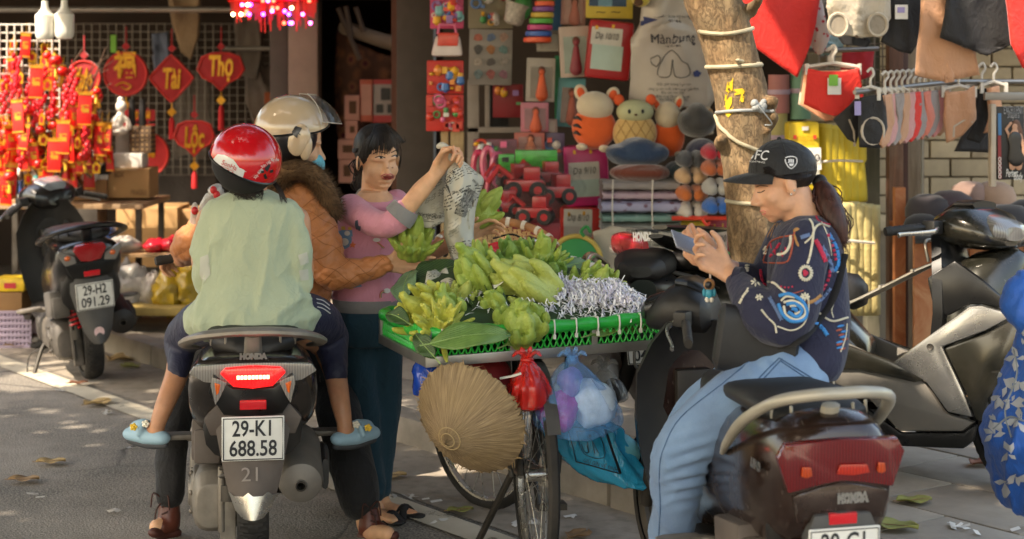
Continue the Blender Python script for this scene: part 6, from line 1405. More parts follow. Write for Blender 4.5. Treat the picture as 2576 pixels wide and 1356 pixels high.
m=MB();print_text(m,CBV,'UFC',(1905,392),34,.06,54,.003,bold=.05,shear=.25);print_text(m,CBV,'FIGHTING',(1904,408),6,.08,42,.003);put_under('lettering',m,M('white_thread','#d5d5d8',.7),CP,WR)
m=MB();stroke(m,CBV,[(1976,398),(1990,394),(2003,398),(2003,412),(1990,424),(1978,412)],.0016,4,.001,6,True)
for q in([(1982,402),(1986,401),(1986,410),(1982,410)],[(1987.5,401),(1991,401),(1991,410),(1987.5,410)],[(1992.5,401),(1996,402),(1996,410),(1992.5,410)],[(1983,412),(1997,412),(1993,418),(1986,418)]):patch(m,CBV,q,.003,1)
put_under('emblem',m,M('white_thread','#d5d5d8'),CP,WR)
# sweater
m=MB();torso(m,[(1995,2062,538,4.92,.07),(1972,2086,556,4.92,.11),(1948,2108,590,4.92,.14),(1935,2122,650,4.92,.155),(1932,2130,730,4.9,.16),(1935,2132,810,4.88,.165),(1945,2128,870,4.86,.16),(1970,2118,915,4.85,.15),(2020,2100,945,4.85,.12)],4,40)
limb(m,[(2030,610,4.76,62),(2008,700,4.70,64),(1992,780,4.68,66),(1960,815,4.68,62),(1915,785,4.70,60),(1878,740,4.77,44),(1856,712,4.81,33)],5,22);limb(m,[(1985,605,5.04,58),(1945,690,5.12,56),(1925,735,5.12,52),(1888,705,5.08,42),(1862,690,5.05,33)],5,20)
def navy_post(co,no):
 v=V0+(H-co[:,2])/co[:,1]*F;u=U0+co[:,0]/co[:,1]*F;near=np.clip((4.86-co[:,1])/.08,0,1)
 el=np.exp(-((u-1890)/50)**2-((v-760)/60)**2)
 return co+folds(co,no,.010,8,(.5,0,1),.3,71)*(.8)+folds(co,no,.010,13,(-.6,0,.6),.35,77)*(el*near)[:,None]
WS,WSV=organic('sweatshirt',m,.0068,2,cloth('navy_sweatshirt','#1c1e38',.1,500,.15),WR,navy_post)
E6=lambda x,y:(1627.8+.4221*x,322+.4221*y);E6l=lambda q:[E6(*a)for a in q]
white_t=M('thread_cream','#cfc8b4',.8,bump=.4,bs=300);blue_t=M('thread_blue','#2b7fc0',.75,bump=.4,bs=300);red_t=M('thread_crimson','#b32342',.75,bump=.4,bs=300);tan_t=M('thread_tan','#a57a4a',.8,bump=.4,bs=300);rust_t=M('thread_rust','#a04f3c',.8,bump=.4,bs=300);steel_t=M('thread_steel','#5a6f95',.8,bump=.3,bs=300)
def emb_(mat,chains=(),lines=(),petals=()):
 m=MB()
 for q,r in chains:stitches(m,WSV,E6l(q),r,3.2)
 for q,r in lines:stroke(m,WSV,E6l(q),r,6,r*.2,6)
 for(x,y),(dx,dy),l,w in petals:
  a=hit(WSV,*E6(x-dx*l/2,y-dy*l/2),.001);b=hit(WSV,*E6(x+dx*l/2,y+dy*l/2),.001)
  if(b-a).length<.12:m.ell((a+b)/2,((b-a).length/2,w,.0025),(b-a).to_track_quat('X','Y'),8,6)
 put_under('embroidery',m,mat,WS,WR)
leafrow=lambda pts,l,w,ang:[((x,y),(cos(atan2(dy,dx)+s*ang),sin(atan2(dy,dx)+s*ang)),l,w)for x,y,dx,dy in pts for s in(1,-1)]
def along(q,n):
 pp_=catmull([(a,b,0)for a,b in q],8);out=[]
 for i in range(n):
  j=int(i*(len(pp_)-2)/(n-1));d=pp_[j+1]-pp_[j];out.append((pp_[j].x,pp_[j].y,d.x,d.y))
 return out
emb_(white_t,chains=[([(965,540),(985,570),(992,610)],.0036),([(1090,590),(1030,575),(995,610),(985,680),(970,760),(955,810)],.0042),([(935,690),(965,665),(985,640)],.0034),([(715,915),(760,925),(800,960),(830,985)],.0042),([(680,1080),(720,1130),(760,1170),(770,1215)],.0036),([(1020,1100),(1100,1150),(1190,1130)],.0042),([(770,1180),(860,1205),(930,1170),(960,1090),(960,1010)],.0030),([(1130,1000),(1100,1080),(1110,1130)],.0026),([(545,1050),(570,1010),(600,960)],.003),([(1150,1340),(1180,1250),(1190,1170)],.003)],lines=[([(705,780),(740,745),(790,755),(830,740),(855,690),(858,645)],.0045),([(815,1040),(870,1030),(930,1060),(940,1110),(890,1140),(830,1115),(815,1060)],.0036),([(850,1060),(900,1060),(915,1090),(880,1110)],.0034),([(800,1030),(830,1005),(880,1010)],.003),([(1160,800),(1165,850),(1130,860)],.002),([(1040,560),(1075,640),(1090,700),(1100,760)],.0018)],petals=[((945+34*cos(a),865+40*sin(a)),(cos(a),sin(a)),24,.0034)for a in np.linspace(0,2*pi,19)[:-1]]+[((588+8*cos(a),820+30*sin(a)),(.9,.3*sin(a)),34,.0034)for a in np.linspace(-1.4,1.4,7)]+[((940+18*cos(a),1005+14*sin(a)),(cos(a),sin(a)),26,.003)for a in np.linspace(0,2*pi,9)[:-1]]+leafrow(along([(555,1040),(575,1000),(600,970)],5),20,.003,.7)+[((705+6*cos(a),730+20*sin(a)),(.7,-.7),22,.003)for a in np.linspace(0,6,6)]+[((650+22*cos(a),920+14*sin(a)),(cos(a),sin(a)),26,.0032)for a in np.linspace(0,6,8)]+[((668+14*cos(a),1010+12*sin(a)),(cos(a),sin(a)),20,.003)for a in np.linspace(0,6,7)])
emb_(blue_t,lines=[([(790,1000),(850,990),(920,1030),(950,1090),(930,1140),(860,1150),(810,1110),(785,1050)],.0052),([(830,1050),(880,1045),(920,1085),(890,1125),(840,1095)],.0055),([(860,1075),(885,1080),(890,1095)],.005)],petals=leafrow(along([(1090,640),(1130,720),(1140,800),(1120,850)],10),34,.0042,.6)+leafrow(along([(1015,1165),(1050,1200),(1070,1230)],5),34,.0042,.8)+[((1150+rs.uniform(-20,30),1180+k_*16),(.95,-.2),46,.0036)for k_ in range(0,10,2)]+leafrow(along([(420,960),(450,930),(470,900)],4),22,.003,.6))
emb_(red_t,chains=[([(1005,520),(1020,550),(1060,570),(1085,575)],.003)],petals=leafrow(along([(1010,680),(1040,740),(1060,790)],8),40,.006,.7)+[((945+x,865+y),(1,.2),24,.006)for x,y in((-6,-8),(4,0),(-4,8))]+leafrow(along([(740,760),(770,720),(790,690)],4),26,.0035,.5)+[((740+i*22,700+((i*37)%60)),(.2,1),40,.004)for i in range(5)]+leafrow(along([(1080,640),(1110,720),(1125,790)],6),22,.0036,.9)+leafrow(along([(700,930),(680,890),(675,850)],4),30,.004,.5)+[((800+i*22,945+6*sin(i)),(1,.1),12,.003)for i in range(4)]+leafrow(along([(1050,960),(1080,900),(1090,850)],5),26,.0036,.7))
emb_(rust_t,chains=[([(690,800),(760,805),(830,800),(855,760),(870,680),(880,620)],.0034),([(690,800),(730,690),(790,655),(870,640)],.0034),([(820,975),(870,985),(925,970)],.002)],petals=[((1160+rs.uniform(-20,20),1190+k_*14),(.95,-.25),40,.0034)for k_ in range(1,11,2)])
emb_(tan_t,petals=[((890,610),(.8,-.4),46,.007),((885,660),(.3,.95),60,.007),((895,690),(.5,.9),40,.006)]+[((795+9*i-4*abs(i),610),(.15*i,1),90,.0035)for i in range(-4,5)]+[((652+5*i,800),(.1*i,1),110,.004)for i in range(-4,5)]+leafrow(along([(968,1040),(1000,1025),(1030,1000)],4),34,.004,.5))
emb_(steel_t,petals=leafrow(along([(930,650),(960,640)],3),40,.005,.5)+leafrow(along([(1050,720),(1090,800),(1100,850)],6),50,.005,.5)+leafrow(along([(735,1020),(770,1080),(800,1140)],9),40,.0022,.6)+leafrow(along([(1010,1040),(1050,1010),(1090,960)],5),34,.004,.5))
m=MB();m.tube(catmull([P(1857,712,4.81)+Vector((.012,0,.008)),P(1850,703,4.82)],3),.036,18,ratio=1.0);put_under('cuff',m,cloth('navy_rib','#171930',.1),WS,WR)
# jeans
def denim():
 k=NT('light_denim');n=k.noise(3.2,5.0);f_=k.noise(1.0,2.0,k.scaled(900,900,900));c=k.ramp(n,(.3,hx('#2f4f78')),(.5,hx('#4c729c')),(.72,hx('#7396ba')));c=k.mix(k.math('MULTIPLY',f_,.25),c,hx('#d5dfe6'))
 k.set(Base_Color=c,Roughness=.85,Sheen_Weight=.1);k.bump(k.math('ADD',f_,k.math('MULTIPLY',k.noise(40.0,4.0),2.0)),.25,.003);return k.m
m=MB();torso(m,[(1935,2075,885,4.84,.13),(1930,2085,930,4.82,.15),(1950,2070,985,4.8,.14)],3,30)
limb(m,[(2000,935,4.76,82),(1925,965,4.72,84),(1850,1015,4.71,82),(1775,1075,4.73,76),(1722,1128,4.75,70),(1710,1180,4.78,70),(1702,1260,4.81,60),(1688,1360,4.85,50),(1680,1530,4.9,44)],5,24)
limb(m,[(1990,930,4.98,70),(1860,965,5.06,68),(1735,1072,5.10,58),(1735,1220,5.15,52),(1725,1400,5.18,46),(1720,1540,5.2,42)],5,20)
def den_post(co,no):
 v=V0+(H-co[:,2])/co[:,1]*F;u=U0+co[:,0]/co[:,1]*F;kn=np.exp(-((u-1740)/70)**2-((v-1190)/70)**2)+np.exp(-((u-1930)/70)**2-((v-900)/50)**2)
 w1=np.sin((v*1.0+u*.28)/5.2+2.2*vnoise(co*9,5))*np.exp(-((u-1730)/75)**2-((v-1185)/85)**2)*(.4+.6*np.clip((u-1650)/90,0,1));w2=np.sin((u*.75-v*.55)/5.5+2*vnoise(co*10,6))*np.exp(-((u-1900)/60)**2-((v-905)/45)**2)
 co=co+no*(.0060*w1+.0022*w2)[:,None]
 return co+folds(co,no,.010,10,(-.8,0,-.6),.3,81)+folds(co,no,.014,14,(1,0,-.25),.35,85)*np.clip(kn,0,1)[:,None]
WT,WTV=organic('jeans',m,.0065,2,denim(),WR,den_post)
st_m=M('denim_stitch','#3a5678',.8);m=MB()
E7=lambda x,y:((1780+.4543*x)*.8944,(900+.4543*y)*.8944)
for q in([(905,235),(755,395),(800,455)],[(925,240),(775,400)],[(905,235),(1110,360)],[(915,255),(1105,380)],[(800,190),(560,390),(300,600),(190,800),(165,950),(170,1150),(160,1340)]):stroke(m,WTV,[E7(*a)for a in q],.0018,6,.0005,5)
put_under('seam',m,st_m,WT,WR)
m=MB();limb(m,[(1690,1600,4.92,26),(1650,1612,4.88,28),(1610,1616,4.85,22)],3,14,.7,(0,0,1));ob('shoe',m,M('shoe_white','#b9b5ad',.6),WR,world=True)
m=MB();m.sections([(-.11,.03,-.08,.06),(-.10,.045,-.10,.08),(.10,.045,-.10,.08),(.11,.03,-.08,.06)],20,3.5);m.xf(Matrix.Translation(P(1905,850,4.72))@Matrix.Rotation(.15,4,'Y'));mm=MB();mm.tube(catmull([hit(WSV,2118,640,.006),hit(WSV,2095,740,.006),hit(WSV,2060,800,.006),hit(WSV,2010,850,.008),P(1960,870,4.68)],6),.013,8,ratio=.25)
hb=ob('shoulder_bag',m,M('bag_black_nylon','#1b1a1b',.6,bump=.2,bs=200),WR,world=True,bev=0);put_under('strap',mm,M('strap_black','#161516',.8),hb,WR)
ph=MB();c0,c1=P(1712,607,4.93),P(1790,640,4.93);d_=(c1-c0).normalized();ph.box((c0+c1)/2,((c1-c0).length*1.45,.072,.009),Matrix((d_,Vector((-.15,.80,.58)).normalized(),d_.cross(Vector((-.15,.80,.58))).normalized())).transposed())
single('phone','silver edged mobile phone held in both hands of the phone user','phone',ph,M('phone_glass','#8d8f9c',.2,.3),(c0+c1)/2,bev=.003)
# keychain doll
KC=thing('keychain','little cartoon doll keychain hanging from the brown scooter dash','keychain',P(1786,735,4.86))
m=MB();m.tube([P(1786+11*cos(a),672+12*sin(a),4.88)for a in np.linspace(0,2*pi,20)],.0016,5);m.tube([P(1786,684,4.88),P(1787,700,4.88)],.003,6);ob('ring',m,alu_b,KC,world=True)
m=MB();m.ell(P(1784,715,4.87),(.016,.014,.017));ob('head',m,M('doll_tan','#a3764a',.5),KC,world=True)
m=MB();m.ell(P(1782,717,4.858),(.010,.006,.011));ob('face',m,M('doll_dark','#1d1a1c',.4),KC,world=True)
m=MB();m.ell(P(1784,738,4.87),(.012,.010,.016));[m.ell(P(a,736,4.87),(.005,.006,.011))for a in(1771,1797)];ob('shirt',m,M('doll_teal','#2f8aa0',.5),KC,world=True)
m=MB();[m.ell(P(a,754,4.868),(.007,.008,.008))for a in(1779,1790)];ob('feet',m,M('doll_cream','#c9c2b4',.5),KC,world=True)
# ------------------------------------------------------------------ goods in the shops
RX,RZ=Vector((1,0,0)),Vector((0,0,1))
def bx_(mb,u0,v0,u1,v1,D,dep,rot=0.0):
 a,b=P(u0,v0,D),P(u1,v1,D);mb.box(((a.x+b.x)/2,D+dep/2,(a.z+b.z)/2),(abs(b.x-a.x),dep,abs(a.z-b.z)),(0,rot,0));return mb
def pack(name,label,cat,r,D,dep,mat,group=None,bev=.006,rot=0.0,prints=(),texts=()):
 u0,v0,u1,v1=r;m=bx_(MB(),u0,v0,u1,v1,D,dep,rot);c=P((u0+u1)/2,(v0+v1)/2,D)
 o=single(name,label,cat,m,mat,c,group,bev=bev);k_=0
 for nm,mt,q in prints:
  k_+=1;mm=MB()
  if len(q)==4 and not isinstance(q[0],tuple):bx_(mm,q[0],q[1],q[2],q[3],D-.002-.0012*k_,.003,rot)
  else:mm.prism([((a-(u0+u1)/2)/F*D,-(b-(v0+v1)/2)/F*D)for a,b in q],.003,(c+Vector((0,-.001-.0012*k_,0)),RX,RZ,(0,-1,0)))
  mm.v=[tuple(Vector(v)-c)for v in mm.v];ob(nm,mm,mt,o,smooth=False)
 for t,(tu,tv),w_,mt,kw in texts:
  mm=MB();s_=kw.pop('rot',0);put_text(mm,t,.05,(P(tu,tv,D)-c+Vector((0,-.003-.0012*k_-.002,0)),Vector((cos(s_),0,sin(s_))),Vector((-sin(s_),0,cos(s_)))),w_/F*D,**kw);ob('lettering',mm,mt,o,smooth=False)
 return o
def garment(name,label,cat,poly,D,mat,group=None,amp=.02,freq=9,thick=.014,slope=0.0,seed=0,sub=3,axis=(0,0,1),bulge=.0,parent=None):
 us=[q[0]for q in poly];vs_=[q[1]for q in poly];uc,vc=sum(us)/len(us),sum(vs_)/len(vs_)
 bm=bmesh.new();f=bm.faces.new([bm.verts.new((p[0],p[1],0))for p in poly]);bmesh.ops.triangulate(bm,faces=[f])
 for _ in range(sub):bmesh.ops.subdivide_edges(bm,edges=bm.edges[:],cuts=1,use_grid_fill=True)
 bmesh.ops.triangulate(bm,faces=bm.faces[:]);bm.verts.index_update();hw=max(us)-uc+1e-6
 co=np.array([P(v.co.x,v.co.y,D+slope*(v.co.x-uc))for v in bm.verts]);fs=[tuple(v.index for v in q.verts)for q in bm.faces];x=np.array([(v.co.x-uc)/hw for v in bm.verts]);bm.free()
 d=folds(co*np.array([1,0,1]),np.tile([0,1.0,0],(len(co),1)),amp,freq,axis,.18,seed)
 co=co-d-np.array([0,1,0])*(bulge*(1-x**2))[:,None];m=MB();m.add(co.tolist(),fs);c=P(uc,vc,D)
 if parent is None:o=single(name,label,cat,m,mat,c,group,fixn=False,ang=80)
 else:o=ob(name,m,mat,parent,world=True,fixn=False,ang=80)
 md=o.modifiers.new('thick','SOLIDIFY');md.thickness=thick;md.offset=0;return o
def child(o,name,mb,mat,**kw):
 mb.v=[tuple(Vector(v)-o.location)for v in mb.v];return ob(name,mb,mat,o,**kw)
velvet=M('red_velvet','#9a0d16',.75,var=.2,sheen=.3,bump=.2,bs=200);gold=M('gold_foil','#c8932e',.35,.5,var=.25,vs=30);redgloss=M('red_gloss_paper','#d01712',.35,var=.15,vs=20);red_cord=M('red_cord','#b3121a',.7)
rail_m=M('rail_steel','#8b8782',.4,.7)
# --- left shop: rails, grid, clothes
for(a,b,r,lb)in((P(-20,24,12.3),P(760,24,12.3),.022,'long grey pipe across the top of the left shop'),(P(555,122,12.7),P(745,122,12.7),.016,'short pipe holding grey clothes at the right of the left shop'),(P(420,345,13.0),P(745,345,13.0),.014,'low pipe behind the red ornaments')):
 m=MB();m.tube([a,b],r,10);single('hanging_rail',lb,'rail',m,rail_m,(a+b)/2)
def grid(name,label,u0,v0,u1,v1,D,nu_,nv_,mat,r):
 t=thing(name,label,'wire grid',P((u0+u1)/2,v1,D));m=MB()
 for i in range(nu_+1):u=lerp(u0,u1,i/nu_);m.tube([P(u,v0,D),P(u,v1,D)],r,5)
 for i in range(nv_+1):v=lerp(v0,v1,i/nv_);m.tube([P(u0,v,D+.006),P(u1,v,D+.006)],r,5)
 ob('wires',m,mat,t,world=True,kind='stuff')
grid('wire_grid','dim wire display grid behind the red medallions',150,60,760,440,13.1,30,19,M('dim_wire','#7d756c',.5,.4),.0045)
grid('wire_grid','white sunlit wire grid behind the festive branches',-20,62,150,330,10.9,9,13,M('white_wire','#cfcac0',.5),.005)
greyc=cloth('grey_garment','#6e655d',.15);darkc=cloth('dark_garment','#2c2726',.15);beigec=cloth('beige_garment','#8a7358',.15)
for lb,q,D,mt in(('brown patterned cloth hanging at the top of the left shop',[(425,-20),(505,-20),(500,90),(480,150),(455,130),(435,60)],12.6,beigec),('grey sweater hanging under the light fringe',[(585,-10),(650,-10),(660,130),(648,200),(600,190),(590,60)],12.9,greyc),('grey jumper with hanging sleeve beside the fan shaped ornament',[(640,130),(668,170),(700,160),(690,250),(670,320),(650,330),(620,260),(615,190)],13.0,greyc),('dark jacket with pale collar at the right of the left shop',[(690,130),(720,160),(740,240),(735,330),(690,330),(680,220)],12.9,darkc),('dark grey hoodie hanging low behind the ornaments',[(400,410),(470,390),(540,410),(560,520),(530,560),(410,560),(390,500)],13.3,cloth('charcoal_garment','#453e3a',.15)),('grey shirt behind the diamond ornament',[(470,170),(530,190),(540,330),(520,400),(440,400),(430,300)],13.3,greyc),('blue flecked scarf hanging on the grid',[(385,85),(425,82),(428,175),(388,178)],13.0,cloth('fleck_cloth','#5b6478',.4)),('dark trousers hanging low at the right of the left shop',[(560,400),(640,400),(640,560),(570,560)],13.4,darkc)):
 garment('hanging_clothes',lb,'clothing',q,D,mt,'clothes hanging in the left shop',.03,8,.03,seed=len(lb))
m=MB();bx_(m,278,88,292,132,12.8,.01);single('price_tag','green tag hanging on the wire grid','tag',m,M('tag_green','#6fae3c',.6),P(285,110,12.8))
pack('carton','orange brown carton among the dark clothes of the left shop','box',(665,232,700,330),12.8,.2,M('orange_carton','#a4552f',.7))
pack('suitcase','black suitcase behind the cream helmet','suitcase',(695,225,745,330),12.8,.25,darkc,bev=.03)
# --- red medallions
def medallion(label,cu,cv,shape,text,tu,tv,tw,D=12.4,extra=None,tl=150):
 c=P(cu,cv,D);k=D/F;t=thing('medallion',label,'ornament',c,group='red festive medallions');m=MB();m.prism([(a*k,-b*k)for a,b in shape],.03,((0,0,0),RX,RZ,(0,-1,0)));ob('face',m,velvet,t,bev=.006)
 m=MB();q=[Vector((a*k*.93,-.034,-b*k*.93))for a,b in shape];m.tube(q+[q[0]],.006,5);ob('border',m,M('dull_red_trim','#c02a20',.6),t)
 m=MB();put_text(m,text,.2,(((tu-cu)*k,-.036,(cv-tv)*k),RX,RZ),tw*k,bold=.006,extrude=.002,shear=.12 if len(text)>1 else 0);ob('lettering',m,gold,t,smooth=False)
 top=min(b for a,b in shape);bot=max(b for a,b in shape)
 m=MB();m.tube([(0,-.01,-top*k),(0,-.01,(-top+62)*k)],.005,5);m.prism([(0,11*k),(11*k,0),(0,-11*k),(-11*k,0)],.02,((0,0,(-top+12)*k),RX,RZ,(0,-1,0)));ob('knot',m,velvet,t)
 m=MB();m.prism([(0,12*k),(12*k,0),(0,-12*k),(-12*k,0)],.02,((0,0,(-bot-22)*k),RX,RZ,(0,-1,0)));m.tube([(0,-.01,-bot*k),(0,-.01,(-bot-12)*k)],.004,5);ob('charm',m,gold,t)
 m=MB();m.tube([(0,-.01,(-bot-32)*k),(0,-.01,(-bot-45)*k),(0,-.01,(-bot-tl*.6)*k)],[.006,.02,.022],8);ob('tassel',m,red_cord,t)
 if extra:extra(t,k)
circ=lambda r,n=40:[(r*cos(2*pi*i/n),r*sin(2*pi*i/n))for i in range(n)]
def fan(rx,ry):return[(-rx,-5),(-rx*.8,-ry*.8),(-rx*.4,-ry),(0,-ry*1.05),(rx*.4,-ry),(rx*.8,-ry*.8),(rx,-5),(rx*.75,ry*.35),(rx*.35,ry*.6),(0,ry*1.05),(-rx*.35,ry*.6),(-rx*.75,ry*.35)]
medallion('round red medallion with a large gold character',318,186,circ(57),'福',318,168,56,extra=lambda t,k:ob('flourish',MB().tube(catmull([(-.07,-.036,-.085),(-.02,-.036,-.06),(.04,-.036,-.085),(.01,-.036,-.11),(-.03,-.036,-.09)],5),.005,5),gold,t))
medallion('red diamond medallion with gold lettering',433,196,[(0,-62),(14,-50),(50,-12),(58,0),(50,12),(14,52),(0,64),(-14,52),(-50,12),(-58,0),(-50,-12),(-14,-50)],'Tài',433,200,44)
medallion('red fan shaped medallion, uppermost one at the right',557,180,fan(62,48),'Thọ',557,168,60,tl=160)
medallion('red fan shaped medallion, lower one above the red helmet',490,348,fan(54,45),'Lộc',490,348,50,tl=130)
medallion('round red medallion low behind the patterned box',372,388,circ(56),'Phú',374,372,36)
medallion('plain red round medallion half hidden by the festive branches',213,195,circ(44),'Xuân',213,200,44,D=11.6)
for i,(u,v,lb)in enumerate(((345,290,'upper small red sign beside the patterned box'),(345,325,'lower small red sign beside the patterned box'))):pack('small_sign',lb,'sign',(u-28,v-14,u+45,v+14),12.3,.01,velvet,'small red signs',texts=[('財福',(u+12,v),44,gold,dict(bold=.004))])
# --- hanging bulbs
bulb_w=M('bulb_white','#e9e6dc',.3,var=.03);
for u,v,lb in((113,62,'ribbed white LED bulb hanging at the upper left'),(162,60,'smooth white LED bulb hanging right of the ribbed one')):
 c=P(u,v,9.0);k=9.0/F;t=thing('light_bulb',lb,'bulb',c,group='hanging LED bulbs')
 m=MB();m.lathe([(.001,-38*k),(18*k,-37*k),(23*k,-30*k),(24*k,-20*k),(24*k,5*k)],seg=28);ob('diffuser',m,bulb_w,t)
 m=MB();rows=[[(r*k*(1-.05*(j%2 if lb[0]=='r' else 0))*cos(2*pi*j/56),r*k*(1-.05*(j%2 if lb[0]=='r' else 0))*sin(2*pi*j/56),h*k)for j in range(56)]for r,h in((24.5,5),(24.5,24),(20,28))];m.grid(rows,True);m.lathe([(20*k,27*k),(9*k,42*k),(8*k,60*k)],seg=20);ob('housing',m,bulb_w,t)
 m=MB();m.tube([(0,0,60*k),(0,0,150*k)],.006,6);ob('cord',m,darkc,t)
# --- sunlit festive branches with envelopes and lanterns
rg=random.Random(21);BRC=P(130,505,11.05)
br_t=thing('festive_branches','bare brown branches hung with red ornaments on the left stall','branches',BRC);m=MB()
for i in range(26):
 a=P(rg.uniform(40,230),rg.uniform(440,500),rg.uniform(10.85,11.25));b=P(rg.uniform(-10,280),rg.uniform(90,300),rg.uniform(10.65,11.35));mid=a.lerp(b,.5)+Vector((rg.uniform(-.12,.12),rg.uniform(-.1,.1),0));pp_=catmull([a,mid,b],6);m.tube(pp_,[.010,.006,.003],6)
 for _ in range(3):q=pp_[rg.randrange(4,11)];m.tube(catmull([q,q+Vector((rg.uniform(-.1,.1),rg.uniform(-.05,.05),.08)),q+Vector((rg.uniform(-.2,.2),rg.uniform(-.08,.08),rg.uniform(.1,.2)))],3),[.004,.002],5)
ob('branches',m,M('twig_brown','#5a4334',.8,var=.3),br_t,world=True)
def envelope(w,h):
 t=thing('red_envelope',None,None);m=MB();m.box((0,0,-h/2),(w,.008,h));ob('envelope',m,redgloss,t,bev=.002)
 m=MB();m.box((0,-.006,-.008),(w*1.02,.004,.012));[m.ell((x,-.004,.003),.007,None,6,4)for x in np.linspace(-w/2,w/2,6)];m.box((0,-.006,-h+.008),(w*1.02,.004,.008));m.tube([(0,0,0),(0,0,.07)],.0015,4);ob('gold_trim',m,gold,t)
 m=MB();put_text(m,'福',.05,((0,-.0055,-h*.5),RX,RZ),w*.62,bold=.002);ob('lettering',m,gold,t,smooth=False);return t
def lantern(r):
 t=thing('red_lantern',None,None);m=MB();m.ell((0,0,-r),(r,r,r*.8),None,14,9);ob('globe',m,redgloss,t)
 m=MB();[m.lathe([(r*.5,-.006),(r*.55,0),(r*.5,.006)],(0,0,z),None,12,True)for z in(-r*.22,-r*1.78)];m.tube([(0,0,-r*.2),(0,0,.05)],.0015,4);ob('gold_cap',m,gold,t)
 m=MB();m.tube([(0,0,-r*1.8),(0,0,-r*2.1),(0,0,-r*3.4)],[.003,.009,.011],6);ob('tassel',m,M('yellow_tassel','#d9a52c',.6),t);return t
def string_(n,L):
 t=thing('bead_string',None,None);m=MB();
 for i in range(n):m.ell((.012*sin(i*1.9),.006*cos(i*2.3),-L*i/n),(.016,.012,.018),None,7,5)
 ob('beads',m,M('hot_pink_red','#d4202e',.4,var=.25,vs=30),t);m=MB();m.tube([(0,0,.05),(0,0,-L)],.002,4);ob('thread',m,red_cord,t);return t
def goldtag():
 t=thing('gold_tag',None,None);m=MB();m.prism([(0,.0),(.025,-.02),(.022,-.075),(-.022,-.075),(-.025,-.02)],.006,((0,0,0),RX,RZ,(0,-1,0)));m.tube([(0,0,0),(0,0,.06)],.0015,4);ob('tag',m,M('glitter_gold','#d9a02a',.3,.6,var=.5,vs=120),t);m=MB();put_text(m,'春',.04,((0,-.008,-.045),RX,RZ),.03,bold=.002);ob('lettering',m,red_cord,t,smooth=False);return t
protos=[envelope(.062,.15),envelope(.08,.20),lantern(.030),lantern(.042),string_(10,.24),goldtag()]
used_=[False]*6
lbl=['narrow red paper envelope with gold trim hanging in the festive branches','wide red paper envelope with gold trim hanging in the festive branches','small round red lantern with yellow tassel in the festive branches','larger round red lantern in the festive branches','string of glossy red beads hanging in the festive branches','glittering gold tag with a red character in the festive branches']
cats=['envelope','envelope','lantern','lantern','bead string','tag'];grp=['narrow red envelopes','wide red envelopes','small red lanterns','large red lanterns','red bead strings','gold tags']
for i in range(250):
 k_=rg.choice((0,0,1,2,2,3,4,4,5,5));u,v=rg.uniform(-15,275),rg.triangular(60,470,330)
 if u>140 and v<150+(u-140)*.6:v+=170
 if k_==4 and v>330:v-=170
 if v>440:v=rg.uniform(300,430)
 if u>250 and v<300:continue
 o=protos[k_]if not used_[k_]else copy_tree(protos[k_]);used_[k_]=True
 o.location=P(u,v,rg.uniform(10.55,11.30));o.rotation_euler=(rg.uniform(-.15,.15),rg.uniform(-.12,.12),rg.uniform(-.9,.9));props(o,lbl[k_],cats[k_],grp[k_])
for(u,v)in((92,200),(138,385),(160,340),(215,268)):
 o=copy_tree(protos[1]);o.location=P(u,v-35,10.50);o.rotation_euler=(0,.03,rg.uniform(-.2,.2));props(o,lbl[1],cats[1],grp[1])
for i,(u,v,r)in enumerate(((190,420,22),(215,395,20),(175,460,24),(225,440,22),(95,450,22),(130,465,20),(245,405,16),(60,430,18))):
 m=MB();m.ell(P(u,v,11.10),r/F*11.10);m.ell(P(u,v-r*1.1,11.08),r*.7/F*11.10);[m.ell(P(u+s*r*.5,v-r*1.6,11.08),r*.3/F*11.10)for s in(-1,1)]
 o=single('plush_ornament','small white plush ornament under the festive branches','plush toy',m,cloth('white_plush','#d9cfc6',.06,200,.4),P(u,v,11.10),'white plush ornaments');mm=MB();mm.ell(P(u,v-r*.2,11.10-r*.9/F*10),(r*.7/F*10,.012,r*.3/F*10));child(o,'scarf',mm,M('scarf_'+str(i%3),('#c8202a','#58b2b0','#e08aa0')[i%3],.7))
# --- stall table, boxes, statue
tt=thing('stall_table','wooden topped stall table under the festive goods','table',P(190,600,11.25));wood_t=wood('table_plywood','#8a6a48','#b08c64')
m=MB();m.box((P(190,508,11.25).x,11.25,P(190,508,11.25).z),(1.05,.85,.03));ob('table_top',m,wood_t,tt,world=True,bev=.003)
for u in(-10,388):
 for D in(10.90,11.60):
  m=MB();a=P(190+(u-190)*.95,512,11.25);m.box((a.x,D,(a.z+.12)/2),(.035,.035,a.z-.12));ob('leg',m,dark_metal,tt,world=True)
card=M('cardboard','#a98358',.8,var=.12,vs=5,bump=.15,bs=80);card_d=M('cardboard_dark','#8b6843',.8,var=.15,vs=5);tape=M('packing_tape','#b39a74',.3);printb=M('brown_print','#5a3d28',.8);wh=M('white_card','#d9d6cf',.6,var=.05);bk_=M('black_card','#1b1919',.5)
cb='cardboard boxes on the left stall'
pack('cardboard_box','cardboard box with brown print on the right end of the stall','box',(272,424,375,498),11.15,.3,card,cb,prints=[('tape',tape,(300,424,345,428))],texts=[('FRAGILE',(350,485),40,printb,{}),('BOX',(300,440),24,printb,{})])
pack('cardboard_box','longer cardboard box left of the printed one on the stall','box',(160,452,268,504),11.10,.3,card_d,cb,texts=[('MADE',(190,470),40,printb,{}),('CARTON',(215,490),60,printb,{})])
pack('white_box','white lidded box on top of the cardboard boxes','box',(280,386,357,422),11.20,.2,wh,None)
pack('black_box','black box with white marks beside the white box','box',(236,400,283,440),11.15,.2,bk_,None,prints=[('mark',wh,(246+i*10,406,251+i*10,413))for i in range(3)])
pack('small_white_box','small white box below the black box','box',(236,440,270,472),11.13,.15,wh,None)
